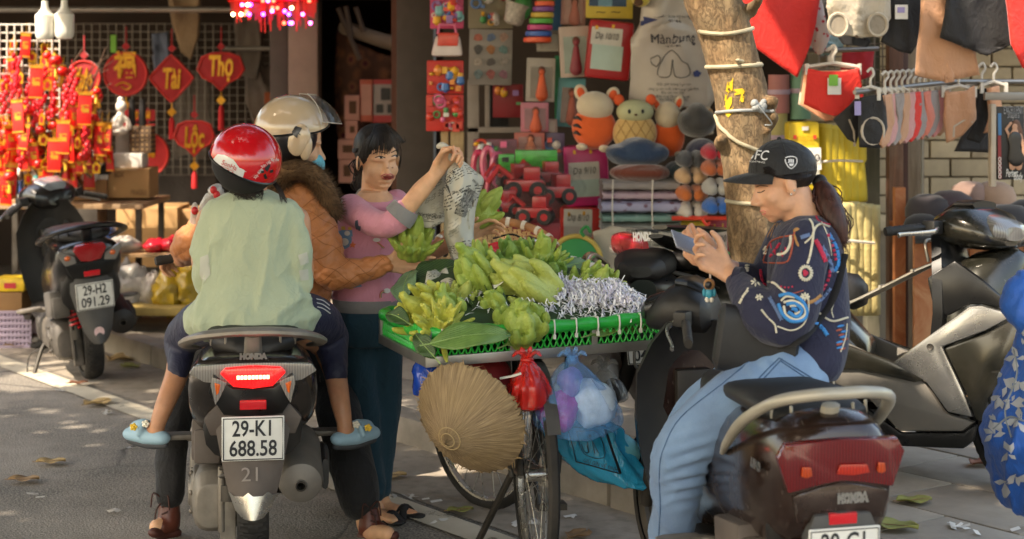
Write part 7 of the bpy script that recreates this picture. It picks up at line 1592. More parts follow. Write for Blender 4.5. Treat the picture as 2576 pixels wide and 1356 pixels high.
pack('grey_box','pale grey ribbed box beside the patterned one','box',(290,320,324,386),11.30,.15,M('pale_box','#b8afa5',.6,var=.1),None)
def patm():
 k=NT('brown_lattice_print');x=k.xyz();a=k.math('SINE',k.math('MULTIPLY',k.math('ADD',x[0],x[2]),105.0));b=k.math('SINE',k.math('MULTIPLY',k.math('SUBTRACT',x[0],x[2]),105.0));k.set(Base_Color=k.mix(k.ramp(k.math('MULTIPLY',a,b),(.6,0.0),(.75,1.0)),hx('#54402e'),hx('#a98a5c')),Roughness=.6);return k.m
pack('patterned_box','brown lattice patterned box with two dark bottles standing on it','box',(324,318,380,386),11.25,.15,patm(),None)
for u in(332,358):m=MB();m.lathe([(.02,0),(.022,.01),(.022,.13),(.018,.15),(.02,.16),(.02,.175),(.001,.175)],P(u,318,11.31),None,14);single('bottle','tall dark bottle standing on the patterned box, %s one'%('left' if u<340 else 'right'),'bottle',m,bk_,P(u,318,11.31))
m=MB();st=lambda u,v:P(u,v,11.25)
m.ell(st(305,268),(.036,.034,.04));m.ell(st(303,250),(.02,.02,.018));m.caps([st(305,285),st(300,300),st(292,318)],[.022,.035,.045],12);m.caps([st(310,295),st(322,305),st(325,320)],[.018,.016,.02],10);m.ell(st(298,330),(.06,.05,.03));m.caps([st(290,300),st(275,318),st(270,332)],[.018,.014,.012],10)
o_,_=organic('statuette',m,.006,2,M('white_porcelain','#e2ddd2',.25),None,None,False);props(o_,'white seated porcelain statuette beside the patterned box','statuette')
# below the stall
pack('cardboard_box','large cardboard box standing under the right end of the stall','box',(292,522,446,672),11.80,.45,M('cardboard_light','#b58f60',.8,var=.1,vs=4,bump=.1),'cardboard boxes under the stall',prints=[('tape',tape,(300,560,322,564))])
pack('cardboard_box','cardboard box behind the arm of the quilted jacket','box',(448,528,500,672),11.90,.4,card,'cardboard boxes under the stall')
pack('blue_crate','narrow blue plastic crate standing under the stall','crate',(250,575,278,660),11.70,.3,M('blue_plastic','#2b55a0',.5),None)
pack('stool','dark metal cabinet under the stall behind the parked scooter','cabinet',(100,520,245,690),12.00,.3,dark_metal,None)
rr2=random.Random(4)
sh_=thing('low_shelf','low wooden shelf with pink and clear packets behind the parked scooter','shelf',P(370,690,10.75));m=MB();a,b=P(250,636,10.75),P(490,636,10.75);m.box((a+b)/2,(b.x-a.x,.35,.02));ob('board',m,wood_t,sh_,world=True);m=MB();a,b=P(250,630,10.9),P(490,830,10.9)
for u in(256,484):m2=MB();q=P(u,640,10.75);m2.box((q.x,10.75,(q.z+.12)/2),(.03,.3,q.z-.12));ob('leg',m2,dark_metal,sh_,world=True)
def crinkle(name,label,cat,c,r,mat,seed,group=None,amp=.25,fr=6):
 m=MB();m.ell((0,0,0),r,None,26,18);co=np.array(m.v);n=co/np.linalg.norm(co,axis=1)[:,None];s=min(r);co=co+n*(s*amp*(fbm(n*fr*.5,3,seed)+.5*(1-np.abs(vnoise(n*fr,seed+3))*2)))[:,None];m.v=[tuple(Vector(v)+Vector(c))for v in co];return single(name,label,cat,m,mat,c,group,ang=60)
crinkle('packet','heap of clear packets on the low shelf','packet',P(310,615,10.7),(.11,.1,.045),film('clear_pack','#b8b2ab',.8),4);crinkle('packet','flat red toy packet on the low shelf, left one','packet',P(390,617,10.7),(.07,.1,.04),M('red_packet','#b81f30',.3,var=.2,coat=.5),5);crinkle('packet','flat red toy packet on the low shelf beside the jacket sleeve','packet',P(440,613,10.7),(.08,.1,.045),M('red_packet','#b81f30'),6)
crinkle('plastic_sack','bulging white plastic sack behind the parked scooter','sack',P(318,735,10.55),(.14,.16,.17),film('milky_film','#c9c3bb',.88),7);crinkle('plastic_sack','clear knotted plastic sack between the white and yellow ones','sack',P(385,740,10.5),(.07,.12,.14),film('clear_pack','#b8b2ab'),8);crinkle('plastic_sack','yellow plastic sack on the trolley','sack',P(430,735,10.45),(.11,.14,.14),film('yellow_film','#b99a2e',.9),9);crinkle('plastic_sack','second yellow plastic sack at the end of the trolley','sack',P(478,735,10.45),(.09,.14,.16),film('yellow_film','#b99a2e'),10)
tr_=thing('platform_trolley','low platform trolley under the plastic sacks','trolley',P(400,800,10.4));m=MB();a,b=P(300,792,10.3),P(500,778,10.4);m.box(((a.x+b.x)/2,10.45,.245),(b.x-a.x,.5,.05));ob('deck',m,M('worn_yellow','#9b854a',.7,var=.3),tr_,world=True,bev=.01)
for u in(320,490):m=MB();q=P(u,800,10.3);m.lathe([(.001,-.02),(.05,-.02),(.055,0),(.05,.02),(.001,.02)],(q.x,10.35,.175),(0,pi/2,0),16);ob('wheel',m,blk,tr_,world=True)
pack('yellow_packet','yellow snack packets at the left edge below the stall','packet',(-20,700,62,735),10.1,.2,M('yellow_pack','#d0ad22',.4,var=.3,vs=20),None,bev=.02,prints=[('print',M('red_packet','#b81f30'),(10,712,40,726))])
pack('cardboard_box','small cardboard box under the yellow packets at the left edge','box',(-20,736,55,782),10.1,.25,card_d,None)
ct=thing('plastic_crate','lilac plastic crate at the left edge behind the scooter wheel','crate',P(25,870,10.4));lil=M('lilac_plastic','#a99ab2',.5)
for v in np.linspace(785,872,7):m=MB();bx_(m,-30,v-4,78,v+4,10.4,.03);ob('slat',m,lil,ct,world=True,bev=.003)
for u in np.linspace(-30,76,12):m=MB();bx_(m,u-2.5,781,u+2.5,876,10.404,.02);ob('upright',m,lil,ct,world=True)
m=MB();bx_(m,-30,781,78,876,10.45,.25);ob('inner_shade_box',m,M('lilac_shadow','#7d6f88',.6),ct,world=True)  # darker lilac block paints the shade inside the crate
for j in range(7):m=MB();bx_(m,2+j*11,455,11+j*11,502,10.95,.06);single('bottle_row','small dark bottle at the left front of the stall table','bottle',m,M('row_%d'%(j%3),('#1d1b1e','#23407a','#20201f')[j%3],.4),P(6+j*11,480,10.95),'small bottles on the stall',bev=.008)
# --- LED curtain lantern fringe
lf=thing('light_fringe','red fringed lantern curtain with coloured fairy lights at the top','lights',P(688,-10,11.2));rl2=random.Random(8)
m=MB();m.tube([P(575,-6,11.2),P(800,-6,11.2)],.03,8);ob('header',m,redgloss,lf,world=True)
for i in range(46):
 u=580+i*4.7;L=30+rl2.random()*55*(1 if 600<u<780 else.5);m=MB();bx_(m,u,-8,u+3.4,L,11.15+rl2.random()*.12,.01);ob('fringe',m,redgloss,lf,world=True)
for i in range(24):
 m=MB();c=P(585+rl2.random()*200,rl2.choice((2,12,20,28,36,58)),11.1);m.ell(c,.012,None,8,6);q=rl2.choice((('led_violet','#7a3cff'),('led_pink','#ff4fb0'),('led_warm','#ffd9a0'),('led_red','#ff3a2a')));ob('light',m,M(q[0],q[1],.3,emis=5.0,var=.02),lf,world=True)
# ------------------------------------------------------------------ doorway interior
def floral():
 k=NT('floral_cloth');v=k.n('TexVoronoi',{'Vector':k.co(),'Scale':11.0});c=k.ramp(v.outputs['Distance'],(.12,hx('#5c2430')),(.3,hx('#8a5a3e')),(.6,hx('#5f4032')));k.set(Base_Color=c,Roughness=.9);return k.m
garment('curtain','floral brown cloth draped inside the dim doorway','curtain',[(852,70),(900,110),(960,135),(1000,150),(1025,200),(1028,420),(990,430),(880,420),(850,330),(845,200)],12.6,floral(),None,.06,5,.03,seed=3,bulge=.1)
m=MB();m.caps([P(868,70,12.5),P(930,92,12.5),P(1030,122,12.5)],[.05,.05,.055],12);single('bolster','pale rolled cloth lying across the top of the doorway','cloth',m,cloth('pale_roll','#a08c78',.1),P(940,95,12.5))
for i,(a,b)in enumerate((((850,20),(905,150)),((870,16),(885,90)),((895,18),(915,80)))):m=MB();m.tube([P(*a,12.45),P(*b,12.45)],.018,8);single('pole','pale pole leaning in the doorway top, number %s from left'%('first','second','third')[i],'pole',m,M('pale_pole','#7d6a5c',.7),P(*a,12.45))
pack('appliance_box','red and white appliance box stacked in the doorway','box',(938,200,1000,308),12.0,.3,M('box_grey','#8f8480',.5),None,prints=[('print',M('box_red','#a31e22',.5),(938,290,1000,308)),('print',M('box_red','#a31e22'),(938,200,1000,212)),('print',bk_,(958,222,982,252)),('print',bk_,(946,262,964,284)),('print',bk_,(974,262,992,284))])
pack('appliance_box','narrow orange side of an appliance box in the doorway','box',(905,200,937,306),11.98,.25,M('box_orange','#b3523a',.5),None,prints=[('print',M('box_pink','#bb8678',.6),(908,212,934,290))])
for r_,lb in(((866,240,904,302),'pale pink box with a kettle print in the doorway'),((868,303,900,350),'second pale pink box below the kettle box'),((850,351,895,400),'third pale pink box in the doorway stack'),((852,401,890,460),'lowest pale pink box in the doorway stack')):pack('small_box',lb,'box',r_,11.95,.2,M('box_pink','#bb8678'),'pale pink boxes in the doorway',prints=[('print',printb,(r_[0]+12,r_[1]+14,r_[2]-8,r_[3]-16))])
pack('black_bench','dark bench with brown top inside the doorway','bench',(1000,470,1080,640),12.2,.4,M('bench_dark','#221a17',.6),None)
# ------------------------------------------------------------------ toy shop
rt=random.Random(17)
TOY=[M('toy_%d'%i,c,.35,var=.12,coat=.3)for i,c in enumerate(('#d8402c','#e6a92c','#3f8f4a','#d8d0c6','#e0608a','#3c6fb0','#b0302c','#7ab2b5','#8a5aa0','#e58a3a'))]
blister=film('blister_film','#cfc8c0',.22,.08)
def blisterpack(label,r,D,mat,n,sd,toys=None,group=None,name='toy_pack'):
 o=pack(name,label,'toy pack',r,D,.03,mat,group);rr_=random.Random(sd);u0,v0,u1,v1=r
 for i in range(n):
  u,v=rr_.uniform(u0+8,u1-8),rr_.uniform(v0+10,v1-8);w_=rr_.uniform(5,13)/F*D;m=MB();c=P(u,v,D-.02)
  [lambda:m.ell(c,(w_,.02,w_*rr_.uniform(.6,1.4)),None,10,7),lambda:m.box(c,(w_*1.6,.03,w_*rr_.uniform(.8,2.4))),lambda:m.lathe([(w_*.3,-w_),(w_,-w_*.4),(w_*.8,w_),(.001,w_)],c,None,10),lambda:m.tube([c+Vector((w_*cos(a),0,w_*sin(a)))for a in np.linspace(0,2*pi,13)],w_*.3,6)][rr_.randrange(4)]();child(o,'toy',m,rr_.choice(toys or TOY))
 return o
redc,pinkc=M('toy_card_red','#c32a20',.45,var=.1),M('toy_card_pink','#c8406a',.45,var=.1)
g_='toy packs on the red display column'
blisterpack('topmost red and pink toy pack on the display column',(1082,-20,1166,72),9.5,pinkc,26,1,group=g_)
blisterpack('toy pack with yellow kitchen tools on the display column',(1074,152,1166,236),9.5,redc,20,2,[TOY[1],TOY[9],TOY[1],TOY[5]],group=g_)
blisterpack('toy pack with round dishes lowest on the display column',(1072,238,1166,330),9.5,redc,22,3,[TOY[2],TOY[3],TOY[0],TOY[4]],group=g_)
hb_=thing('toy_handbag','white and pink toy handbag with red flap on the display column','toy bag',P(1125,142,9.4));m=MB();m.prism([(-.085,0),(.085,0),(.07,.11),(-.06,.11)],.07,((0,0,0),RX,RZ,(0,-1,0)));ob('bag',m,M('bag_white','#d4c6c0',.4),hb_,bev=.02);m=MB();m.prism([(-.05,.055),(.06,.055),(.065,.125),(-.045,.125)],.012,((0,-.072,0),RX,RZ,(0,-1,0)));ob('flap',m,TOY[0],hb_,bev=.006);m=MB();m.tube([(-.05,-.03,.12),(-.04,-.03,.17),(.04,-.03,.17),(.05,-.03,.12)],.008,6);ob('handle',m,TOY[4],hb_)
for u0,u1,lb in((1109,1128,'narrow pale wooden post under the toy column, left one'),(1133,1167,'wider pale wooden post under the toy column, right one')):pack('wooden_post',lb,'post',(u0,330,u1,660),9.55,.06,wood('pale_timber','#a58a60','#c0a67a'),None)
blisterpack('clear bag of coloured fruit toys at the top of the toy shop',(1178,-20,1290,72),9.9,M('clear_card','#8a7f66',.5),16,5)
pack('sticker_sheet','pale sheet of small round stickers hanging in the toy shop','stickers',(1180,74,1288,214),9.85,.01,M('sticker_sheet_pale','#8f8880',.4,var=.1),None,.003,.02,prints=[('sticker',M('st_%d'%i,c,.5,var=.5,vs=90),[(1203+(i%3)*32+11*cos(t)*(1+.2*sin(3*t+i)),94+(i//3)*31+11*sin(t)*(1+.2*cos(2*t+i)))for t in np.linspace(0,5.8,10)])for i,c in enumerate(('#a35a48','#5a6c8a','#9a7a6a','#4a4744','#9a6436','#5a7a78','#a09488','#504a46','#8a8078','#6a7a7a','#94504a','#8a5a68'))])
blisterpack('red toy pack hanging low behind the sticker sheet',(1240,212,1316,296),9.9,M('toy_card_darkred','#8a1a22',.5),6,7)
wf=thing('shelf_frame','pale metal shelf frame at the left of the toy shop','shelf',P(1230,380,10.2));
for r_ in((1176,200,1205,640),(1176,320,1330,334),(1176,560,1330,572),(1220,215,1232,320)):m=MB();bx_(m,*r_,10.2,.05);ob('bar',m,M('shelf_cream','#9a8f86',.6),wf,world=True,bev=.004)
m=MB();bx_(m,1230,215,1280,320,10.35,.05);ob('back_panel',m,bk_,wf,world=True)
pb_=thing('plastic_basket','white speckled plastic basket hanging at the top of the toy shop','basket',P(1298,32,9.7));m=MB();m.lathe([(.03,-.07),(.05,-.06),(.07,.04),(.072,.05),(.068,.05),(.048,-.055)],(0,0,0),(0,.3,0),24);ob('bowl',m,M('speckled_white','#b8b0a4',.5,var=.3,vs=60),pb_);m=MB();m.ell((.04,.0,.04),(.05,.05,.08));ob('liner',m,M('toy_%d'%2,'#3f8f4a'),pb_)
rc=thing('stacking_rings','tall cone of rainbow stacking rings at the top of the toy shop','toy',P(1352,110,9.5));
for i,(v,hw,c)in enumerate(((100,35,'#e2572a'),(85,33,'#2f5fae'),(69,32,'#c23a78'),(53,30,'#4aa83c'),(38,29,'#cfae3a'),(23,27,'#7a3c8a'),(9,25,'#e2572a'),(-5,24,'#4aa83c'),(-18,23,'#5a2a3a'))):
 m=MB();k=9.5/F;m.lathe([((hw-4)*k,-7*k),(hw*k,-5*k),(hw*k,5*k),((hw-4)*k,7*k),((hw-9)*k,0)],P(1352+(100-v)*.2,v,9.5)-rc.location,None,24);ob('ring',m,M('ring_'+c[1:],c,.4),rc)
pack('blue_board','tall blue board hanging behind the rainbow rings','board',(1388,-20,1412,100),9.75,.03,M('blue_board','#2a5f8a',.5),None)
dollc=M('doll_skin','#b98a78',.6)
def dollbox(label,r,D,body,inner,rot=0.0,dress='#9a4a50',figure=True):
 u0,v0,u1,v1=r;o=pack('doll_box',label,'toy box',r,D,.06,M('box_'+body[1:],body,.5,var=.08),'boxed toys in the middle shop',.004,rot,prints=[('window',M('win_'+inner[1:],inner,.25,var=.2,coat=.4),(lerp(u0,u1,.14),lerp(v0,v1,.2),lerp(u0,u1,.9),lerp(v0,v1,.92)))])
 if figure:
  m=MB();D2=D-.02;uc=(u0+u1)/2+3;m.ell(P(uc,lerp(v0,v1,.32),D2),(.016,.014,.02));m.caps([P(uc,lerp(v0,v1,.42),D2),P(uc,lerp(v0,v1,.6),D2),P(uc,lerp(v0,v1,.85),D2)],[.014,.022,.034],10);child(o,'figure',m,M('dress_'+dress[1:],dress,.6,var=.2));m=MB();m.ell(P(uc,lerp(v0,v1,.29),D2+.004),(.02,.014,.024));child(o,'figure_hair',m,M('doll_hair','#6a3a2c',.6))
 return o
dollbox('pink doll box at the top beside the blue board',(1412,-20,1474,62),9.6,'#b8887c','#a56a5e',.04,'#c07a6a');dollbox('large white framed doll box with a red dressed figure',(1408,66,1484,194),9.45,'#b9a698','#7f8f84',-.05,'#8e3f46');dollbox('clear topped box with white crumpled contents',(1350,76,1410,130),9.6,'#8f877a','#6f675a',0,'#c9bda8',False);dollbox('tall doll box with orange skirted figure',(1324,146,1396,256),9.55,'#a39a8e','#6a6258',.03,'#d05a30');dollbox('pink side doll box with an orange figure',(1310,258,1380,332),9.5,'#b8707c','#8a5a62',0,'#cf5f3c');dollbox('orange and pink dress-up box low in the toy shop',(1294,334,1370,385),9.45,'#b9655a','#a4706a',0,'#c4785a');dollbox('teal edged clear toy box beside the tiger plush',(1402,196,1470,320),9.6,'#5a9aa0','#7a6660',.06,'#a85a48');dollbox('small stacked pale boxes under the doll boxes',(1345,300,1402,334),9.52,'#a08a84','#8f7d78',0,'#8a7a70',False)
pack('green_box','green box top visible behind the doll boxes','box',(1396,140,1412,300),9.62,.05,M('box_green','#1f8a5a',.5),None)
pack('notebook','yellow framed picture book at the top of the middle shop','book',(1474,-20,1592,46),9.4,.02,M('yellow_card','#c9b03c',.5),None,.003,.02,prints=[('picture',M('book_blue','#2c4a66',.5,var=.3),(1482,-20,1576,16)),('picture',M('book_sky','#6a96a8',.5,var=.3),(1505,-20,1540,16))],texts=[('~ ~',(1530,30),60,bk_,{})])
redbag=M('red_bag_cloth','#a81a1e',.5,var=.12)
def labelbag(label,r,D,body,band,text,tv,rot=0.0,lc='#c8c2b6',pale='#a9bcb0'):
 u0,v0,u1,v1=r;w_=u1-u0;return pack('bedding_bag',label,'bag',r,D,.16,M('bag_'+body[1:],body,.4,var=.12),None,.02,rot,prints=[('label',M('lab_'+lc[1:],lc,.6),(u0+w_*.08,tv-22,u0+w_*.78,tv+22)),('window',M('lab_'+pale[1:],pale,.4,var=.08),(u0+w_*.08,tv+22,u0+w_*.78,v1-(v1-v0)*.16)),('print',gold,(u0+w_*.18,v0+12,u0+w_*.24,v0+22)),('print',gold,(u0+w_*.55,v0+10,u0+w_*.61,v0+20))],texts=[(text,(u0+w_*.43,tv),w_*.52,bk_,dict(shear=.2,rot=-rot))])
labelbag('red bag with a white price label hanging beside the big white sack',(1478,52,1590,200),9.3,'#a81a1e',0,'Dạ 10/10',92,.10)
labelbag('magenta bag with a white label standing below the tiger plush',(1422,366,1532,520),9.2,'#b52468',0,'Dạ 9/10',430,-.06)
labelbag('red bag with a white label standing below the magenta one',(1410,522,1512,610),9.15,'#c22a20',0,'Dạ 8/10',548,.02,pale='#b9aea2')
labelbag('yellow bag with white label near the phone',(1684,556,1782,640),8.9,'#c9a822',0,'Dạ 10/10',600,.03,'#cfc9bb','#cfc9bb')
labelbag('crimson bag with pale label behind the handlebar',(1786,552,1842,650),8.9,'#a01f3c',0,'10/10',600,0,'#c4b4a8','#c9d0c0')
# big printed sack
def bigbag():
 poly=[(1590,100),(1612,60),(1620,-20),(1720,-20),(1740,40),(1790,90),(1794,250),(1780,268),(1610,272),(1584,255)]
 o=garment('printed_sack','large white printed plastic sack hanging between the toys and the tree','sack',poly,9.2,M('sack_white','#a79c90',.35,var=.06,coat=.3),None,.03,6,.05,seed=5,bulge=.05);ink2=M('sack_ink','#3d3a3e',.7);c=o.location
 bvs=BVHTree.FromPolygons([v.co+c for v in o.data.vertices],[tuple(p.vertices)for p in o.data.polygons]);m=MB()
 print_text(m,bvs,'Mànbung',(1692,96),34,0,105,.03,bold=.01);
 for t,v,w_ in(('màn chụp tự bung',42,80),('ngủ ngon',54,34),('một lần gấp',113,40),('Gấp gọn trong 1 phút',212,80),('công ty sản xuất màn bung gia đình',224,120),('Địa chỉ: Hà Nội',234,56),('Điện thoại đặt hàng tại nhà',243,78),('giao hàng toàn quốc',250,70)):print_text(m,bvs,t,(1692,v),9,0,w_,.03)
 child(o,'lettering',m,ink2,smooth=False,fixn=False);m=MB();stroke(m,bvs,[(1655,190),(1660,160),(1690,125),(1722,160),(1728,188),(1700,192),(1692,150),(1684,192)],.003,6,.028,5,True);stroke(m,bvs,[(1640,150),(1652,140),(1660,150),(1650,168)],.003,6,.028,5,True);child(o,'printed_tent',m,M('sack_grey_ink','#6a645f',.7));m=MB();patch(m,bvs,[(1736,182),(1748,176),(1760,184),(1752,194),(1740,194)],.03,1);patch(m,bvs,[(1606,45),(1622,42),(1626,64),(1604,66)],.03,1);child(o,'printed_badge',m,M('badge_blue','#2c3566',.7),fixn=False)
bigbag()
m=MB();m.ell(P(1612,-4,9.1),(.05,.04,.045));o=single('plush_toy','yellow plush muzzle peeping in at the top above the sack','plush toy',m,cloth('yellow_plush','#c9b24a',.08,200,.4),P(1612,-4,9.1));mm=MB();mm.ell(P(1606,6,9.04),(.025,.02,.02));child(o,'nose',mm,printb)
# plush animals
plush_o,plush_c,plush_t,pink_i=cloth('orange_plush','#dd5a1c',.06,200,.5),cloth('cream_plush','#cdbb9e',.06,200,.5),cloth('tan_plush','#c9a464',.06,200,.5),M('inner_ear_orange','#d8562a',.8)
def plush(label,cu,cv,w_,h,D,body,kind,tilt=0.0):
 k=D/F;t=thing('plush_toy',label,'plush toy',P(cu,cv+h*.5,D),(0,tilt,0),'animal plush toys');H_=h*k;W=w_*k
 m=MB();m.ell((0,0,H_*.36),(W*.5,W*.36,H_*.37),None,22,16);ob('body',m,body,t)
 if kind!='pine':
  m=MB();m.ell((-W*.02,-.02,H_*.72),(W*.42,W*.36,H_*.25),None,20,14);ob('head',m,plush_c,t)
  for s in(1,-1):
   m=MB();m.ell((s*W*.36,0,H_*.93),(W*.15,W*.08,H_*.14),(0,s*.35,0),14,10);e=ob('ear',m,plush_c,t);m=MB();m.ell((s*W*.36,-W*.06,H_*.93),(W*.09,W*.04,H_*.09),(0,s*.35,0),12,8);ob('inner_ear',m,pink_i,e)
 else:
  m=MB();m.ell((0,-.01,H_*.74),(W*.42,W*.34,H_*.22),None,20,14);ob('head',m,M('pale_green_plush','#b5b48c',.9),t)
  for s in(1,-1):m=MB();m.ell((s*W*.36,0,H_*.95),(W*.12,W*.08,H_*.10));ob('ear',m,pink_i,t)
  m=MB()
  for i in range(-3,4):
   for s in(1,-1):
    q=[]
    for z in np.linspace(.05,.62,12):
     x=(i*.22+s*(z-.3)*.75)
     if abs(x)<.47:e=1-(x/.5)**2-((z-.36)/.37)**2;q.append((x*W,-W*.36*sqrt(max(0,e))-.001,z*H_))if e>.02 else None
    if len(q)>1:m.tube(q,.0018,4)
  ob('lattice',m,M('lattice_brown','#8a6238',.8),t)
 m=MB();[m.ell((s*W*.15,-W*.37,H_*.75),(W*.035,W*.02,W*.05))for s in(1,-1)];ob('eyes',m,bk_,t,kind='stuff');m=MB();m.ell((0,-W*.385,H_*.69),(W*.04,W*.02,W*.025));ob('nose',m,printb,t)
 for s in(1,-1):m=MB();m.ell((s*W*.25,-W*.26,H_*.03),(W*.13,W*.13,H_*.06));ob('foot',m,plush_c,t)
 if kind=='tiger':
  for i,z in enumerate((.50,.37,.25)):m=MB();m.tube(catmull([(-W*.47+i*.004,-W*.12,H_*z),(-W*.40,-W*.24,H_*(z+.01)),(-W*.31,-W*.31,H_*(z-.03))],4),[.008,.010,.004],6);ob('stripe',m,bk_,t)
plush('orange tiger plush with black side stripes',1490,300,112,150,9.1,plush_o,'tiger',.08);plush('tan plush with lattice body and flat ears beside the tiger',1597,315,112,142,9.05,plush_t,'pine');plush('smaller orange plush right of the lattice one',1686,322,78,142,9.1,plush_o,'fox',-.05);plush('peach plush half hidden behind the neck pillows',1765,285,75,105,9.3,cloth('peach_plush','#cf9a5c',.06,200,.5),'fox',-.1)
# cushions and neck pillows
def cushion(label,r,D,mat,seed,hump=True):
 u0,v0,u1,v1=r;k=D/F;m=MB();W,H_=(u1-u0)*k,(v1-v0)*k;c=P((u0+u1)/2,(v0+v1)/2,D)
 m.ell((0,0,-H_*.1),(W*.5,.13,H_*.42),None,24,14)
 if hump:m.ell((0,0,H_*.2),(W*.3,.12,H_*.36),None,20,12);m.ell((-W*.32,0,0),(W*.2,.12,H_*.3));m.ell((W*.32,0,0),(W*.2,.12,H_*.3))
 o,_=organic('cushion',m,.012,4,mat,None,lambda co,no:co+folds(co,no,.006,8,(1,0,.3),.3,seed),False);o.location=c;props(o,label,'cushion','plush cushions')
cushion('navy plush cushion under the lattice plush',(1527,350,1682,418),8.95,cloth('navy_plush','#1d3450',.1,200,.5),1);cushion('rust brown plush cushion under the navy one',(1533,402,1686,456),8.9,cloth('rust_plush','#6a2c16',.1,200,.5),2,False);cushion('dark teal plush cushion right of the rust one',(1672,395,1742,450),9.0,cloth('teal_plush','#2c4048',.1,200,.5),3,False);cushion('charcoal plush cushion beside the tree',(1705,262,1800,345),9.0,cloth('charcoal_plush','#3a3836',.1,200,.5),4);cushion('deep navy plush cushion under the charcoal one',(1722,330,1808,420),8.95,cloth('ink_plush','#20203a',.1,200,.5),5,False)
def neckpillow(label,u,v,D,col,w_=62,h=44):
 k=D/F;t=thing('neck_pillow',label,'neck pillow',P(u,v,D),group='neck pillows hanging in a column');mt=cloth('neck_'+col[1:],col,.06,220,.5)
 for s in(-1,1):m=MB();m.caps([(s*w_*.16*k,.05,h*.15*k),(s*w_*.28*k,-.01,.0),(s*w_*.2*k,-.05,-h*.12*k)],[h*.36*k,h*.46*k,h*.34*k],14);ob('lobe',m,mt,t)
 m=MB();m.tube([(0,-.05,h*.2*k),(.004,-.06,-h*.3*k)],.005,5);ob('clasp',m,bk_,t)
for u,v,c,lb in((1740,400,'#3a3c40','dark grey'),(1738,442,'#c09a72','tan'),(1740,486,'#c2662a','orange'),(1741,528,'#c6bdb0','off white')):neckpillow('%s neck pillow in the left hanging column'%lb,u,v,8.8,c,80)
for u,v,c,lb in((1800,382,'#b01c30','crimson'),(1800,422,'#b0592c','rust and white'),(1802,470,'#a8a59e','light grey'),(1803,518,'#1f5fae','bright blue')):neckpillow('%s neck pillow in the right hanging column beside the trunk'%lb,u,v,8.7,c,66)
m=MB();m.tube([P(1690,549,8.75),P(1845,549,8.7)],.012,8);single('rod','red rod under the hanging neck pillows','rod',m,TOY[0],P(1760,549,8.75));m=MB();m.tube(catmull([P(1776,545,8.6),P(1768,552,8.58),P(1778,566,8.58),P(1784,560,8.6)],4),.008,6);single('cable_loop','bright red ring clip on the rod','clip',m,M('red_clip','#e03a22',.4),P(1775,555,8.6))
# folded blankets, sack and round green package
def folded(label,r,D,mat,seed):
 u0,v0,u1,v1=r;k=D/F;m=MB();W,H_=(u1-u0)*k/2,(v1-v0)*k/2;R_=[]
 for i in range(25):
  x=lerp(-W,W,i/24);R_.append([(x+.006*sin(j*2),.16*math.copysign(abs(cos(2*pi*j/20))**.5,cos(2*pi*j/20)),H_*math.copysign(abs(sin(2*pi*j/20))**.6,sin(2*pi*j/20))*(1+.08*sin(i*.9+seed)))for j in range(20)])
 m.grid(R_,True,True);c=P((u0+u1)/2,(v0+v1)/2,D);o=ob('folded_blanket',m,mat,None,loc=c);props(o,label,'blanket','stack of folded blankets')
def printm(name,a,b,sc=26.0):
 k=NT(name);v=k.n('TexVoronoi',{'Vector':k.co(),'Scale':sc}).outputs['Distance'];k.set(Base_Color=k.mix(k.ramp(v,(.22,1.0),(.32,0.0)),hx(a),hx(b)),Roughness=.7,Coat_Weight=.25);return k.m
folded('grey folded blanket at the top of the stack',(1512,452,1704,476),8.95,cloth('blanket_grey','#8a827e',.1),1);folded('pink lilac folded blanket, second from the top',(1512,477,1706,500),8.94,printm('blanket_pink','#a99098','#8f6a7a'),2);folded('lilac floral folded blanket in the middle of the stack',(1510,501,1706,532),8.92,printm('blanket_lilac','#9a98b2','#6a4a5a',18.0),3);folded('green folded blanket near the bottom of the stack',(1512,533,1706,556),8.93,printm('blanket_green','#6a8a80','#8fa39a'),4);folded('grey green folded blanket at the bottom of the stack',(1512,557,1704,580),8.95,cloth('blanket_dull','#8a8a84',.1),5)
for u in(1542,1642):m=MB();m.tube([P(u,452,8.76),P(u-2,520,8.74),P(u,582,8.76)],.004,5);single('string','pale string round the blanket stack, %s one'%('left' if u<1600 else 'right'),'string',m,M('pale_string','#c9c0b2',.7),P(u,500,8.75))
sk=garment('rice_sack','pale woven sack with rows of black print leaning under the blankets','sack',[(1500,580),(1540,566),(1700,580),(1752,600),(1756,740),(1560,760),(1520,690)],8.6,M('woven_sack','#a39a8a',.7,var=.08,bump=.3,bs=300),None,.03,7,.09,seed=9,bulge=.08);bvk=BVHTree.FromPolygons([v.co+sk.location for v in sk.data.vertices],[tuple(p.vertices)for p in sk.data.polygons]);m=MB()
for t,u,v,w_,s in(('CÔNG TY CỔ PHẦN DỆT',1640,583,120,15),('HANOI: Minh Khai - HBT - HN',1645,602,100,10),('ĐT: (84.24) 3862 Fax: 04.3862',1648,614,105,10),('Email: dacnc@vnn.vn',1656,626,82,10),('Website: www.vnn.vn',1660,638,80,10),('BẢO HÀNH',1640,655,50,10)):print_text(m,bvk,t,(u,v),s,.06,w_,.048)
child(sk,'lettering',m,bk_,smooth=False,fixn=False)
gp=thing('round_package','round green fabric package with white lettering behind the tray','package',P(1449,655,8.5));k=8.5/F;m=MB();m.lathe([(.001,.03),(52*k,.028),(62*k,.015),(62*k,-.03),(.001,-.03)],(0,0,0),(pi/2,0,0),36);ob('disc',m,M('package_green','#1b7a38',.6,var=.08),gp);m=MB();m.tube([(62*k*cos(a),-.02,62*k*sin(a))for a in np.linspace(0,2*pi,41)],.012,8);ob('piping',m,M('piping_mustard','#b59a4a',.7),gp);m=MB();put_text(m,'Màn Tự Bung',.05,((.0,-.0325,-.005),Vector((.985,0,-.17)),Vector((.17,0,.985))),105*k,bold=.006);ob('lettering',m,M('white_print','#d8d5d0'),gp,smooth=False)
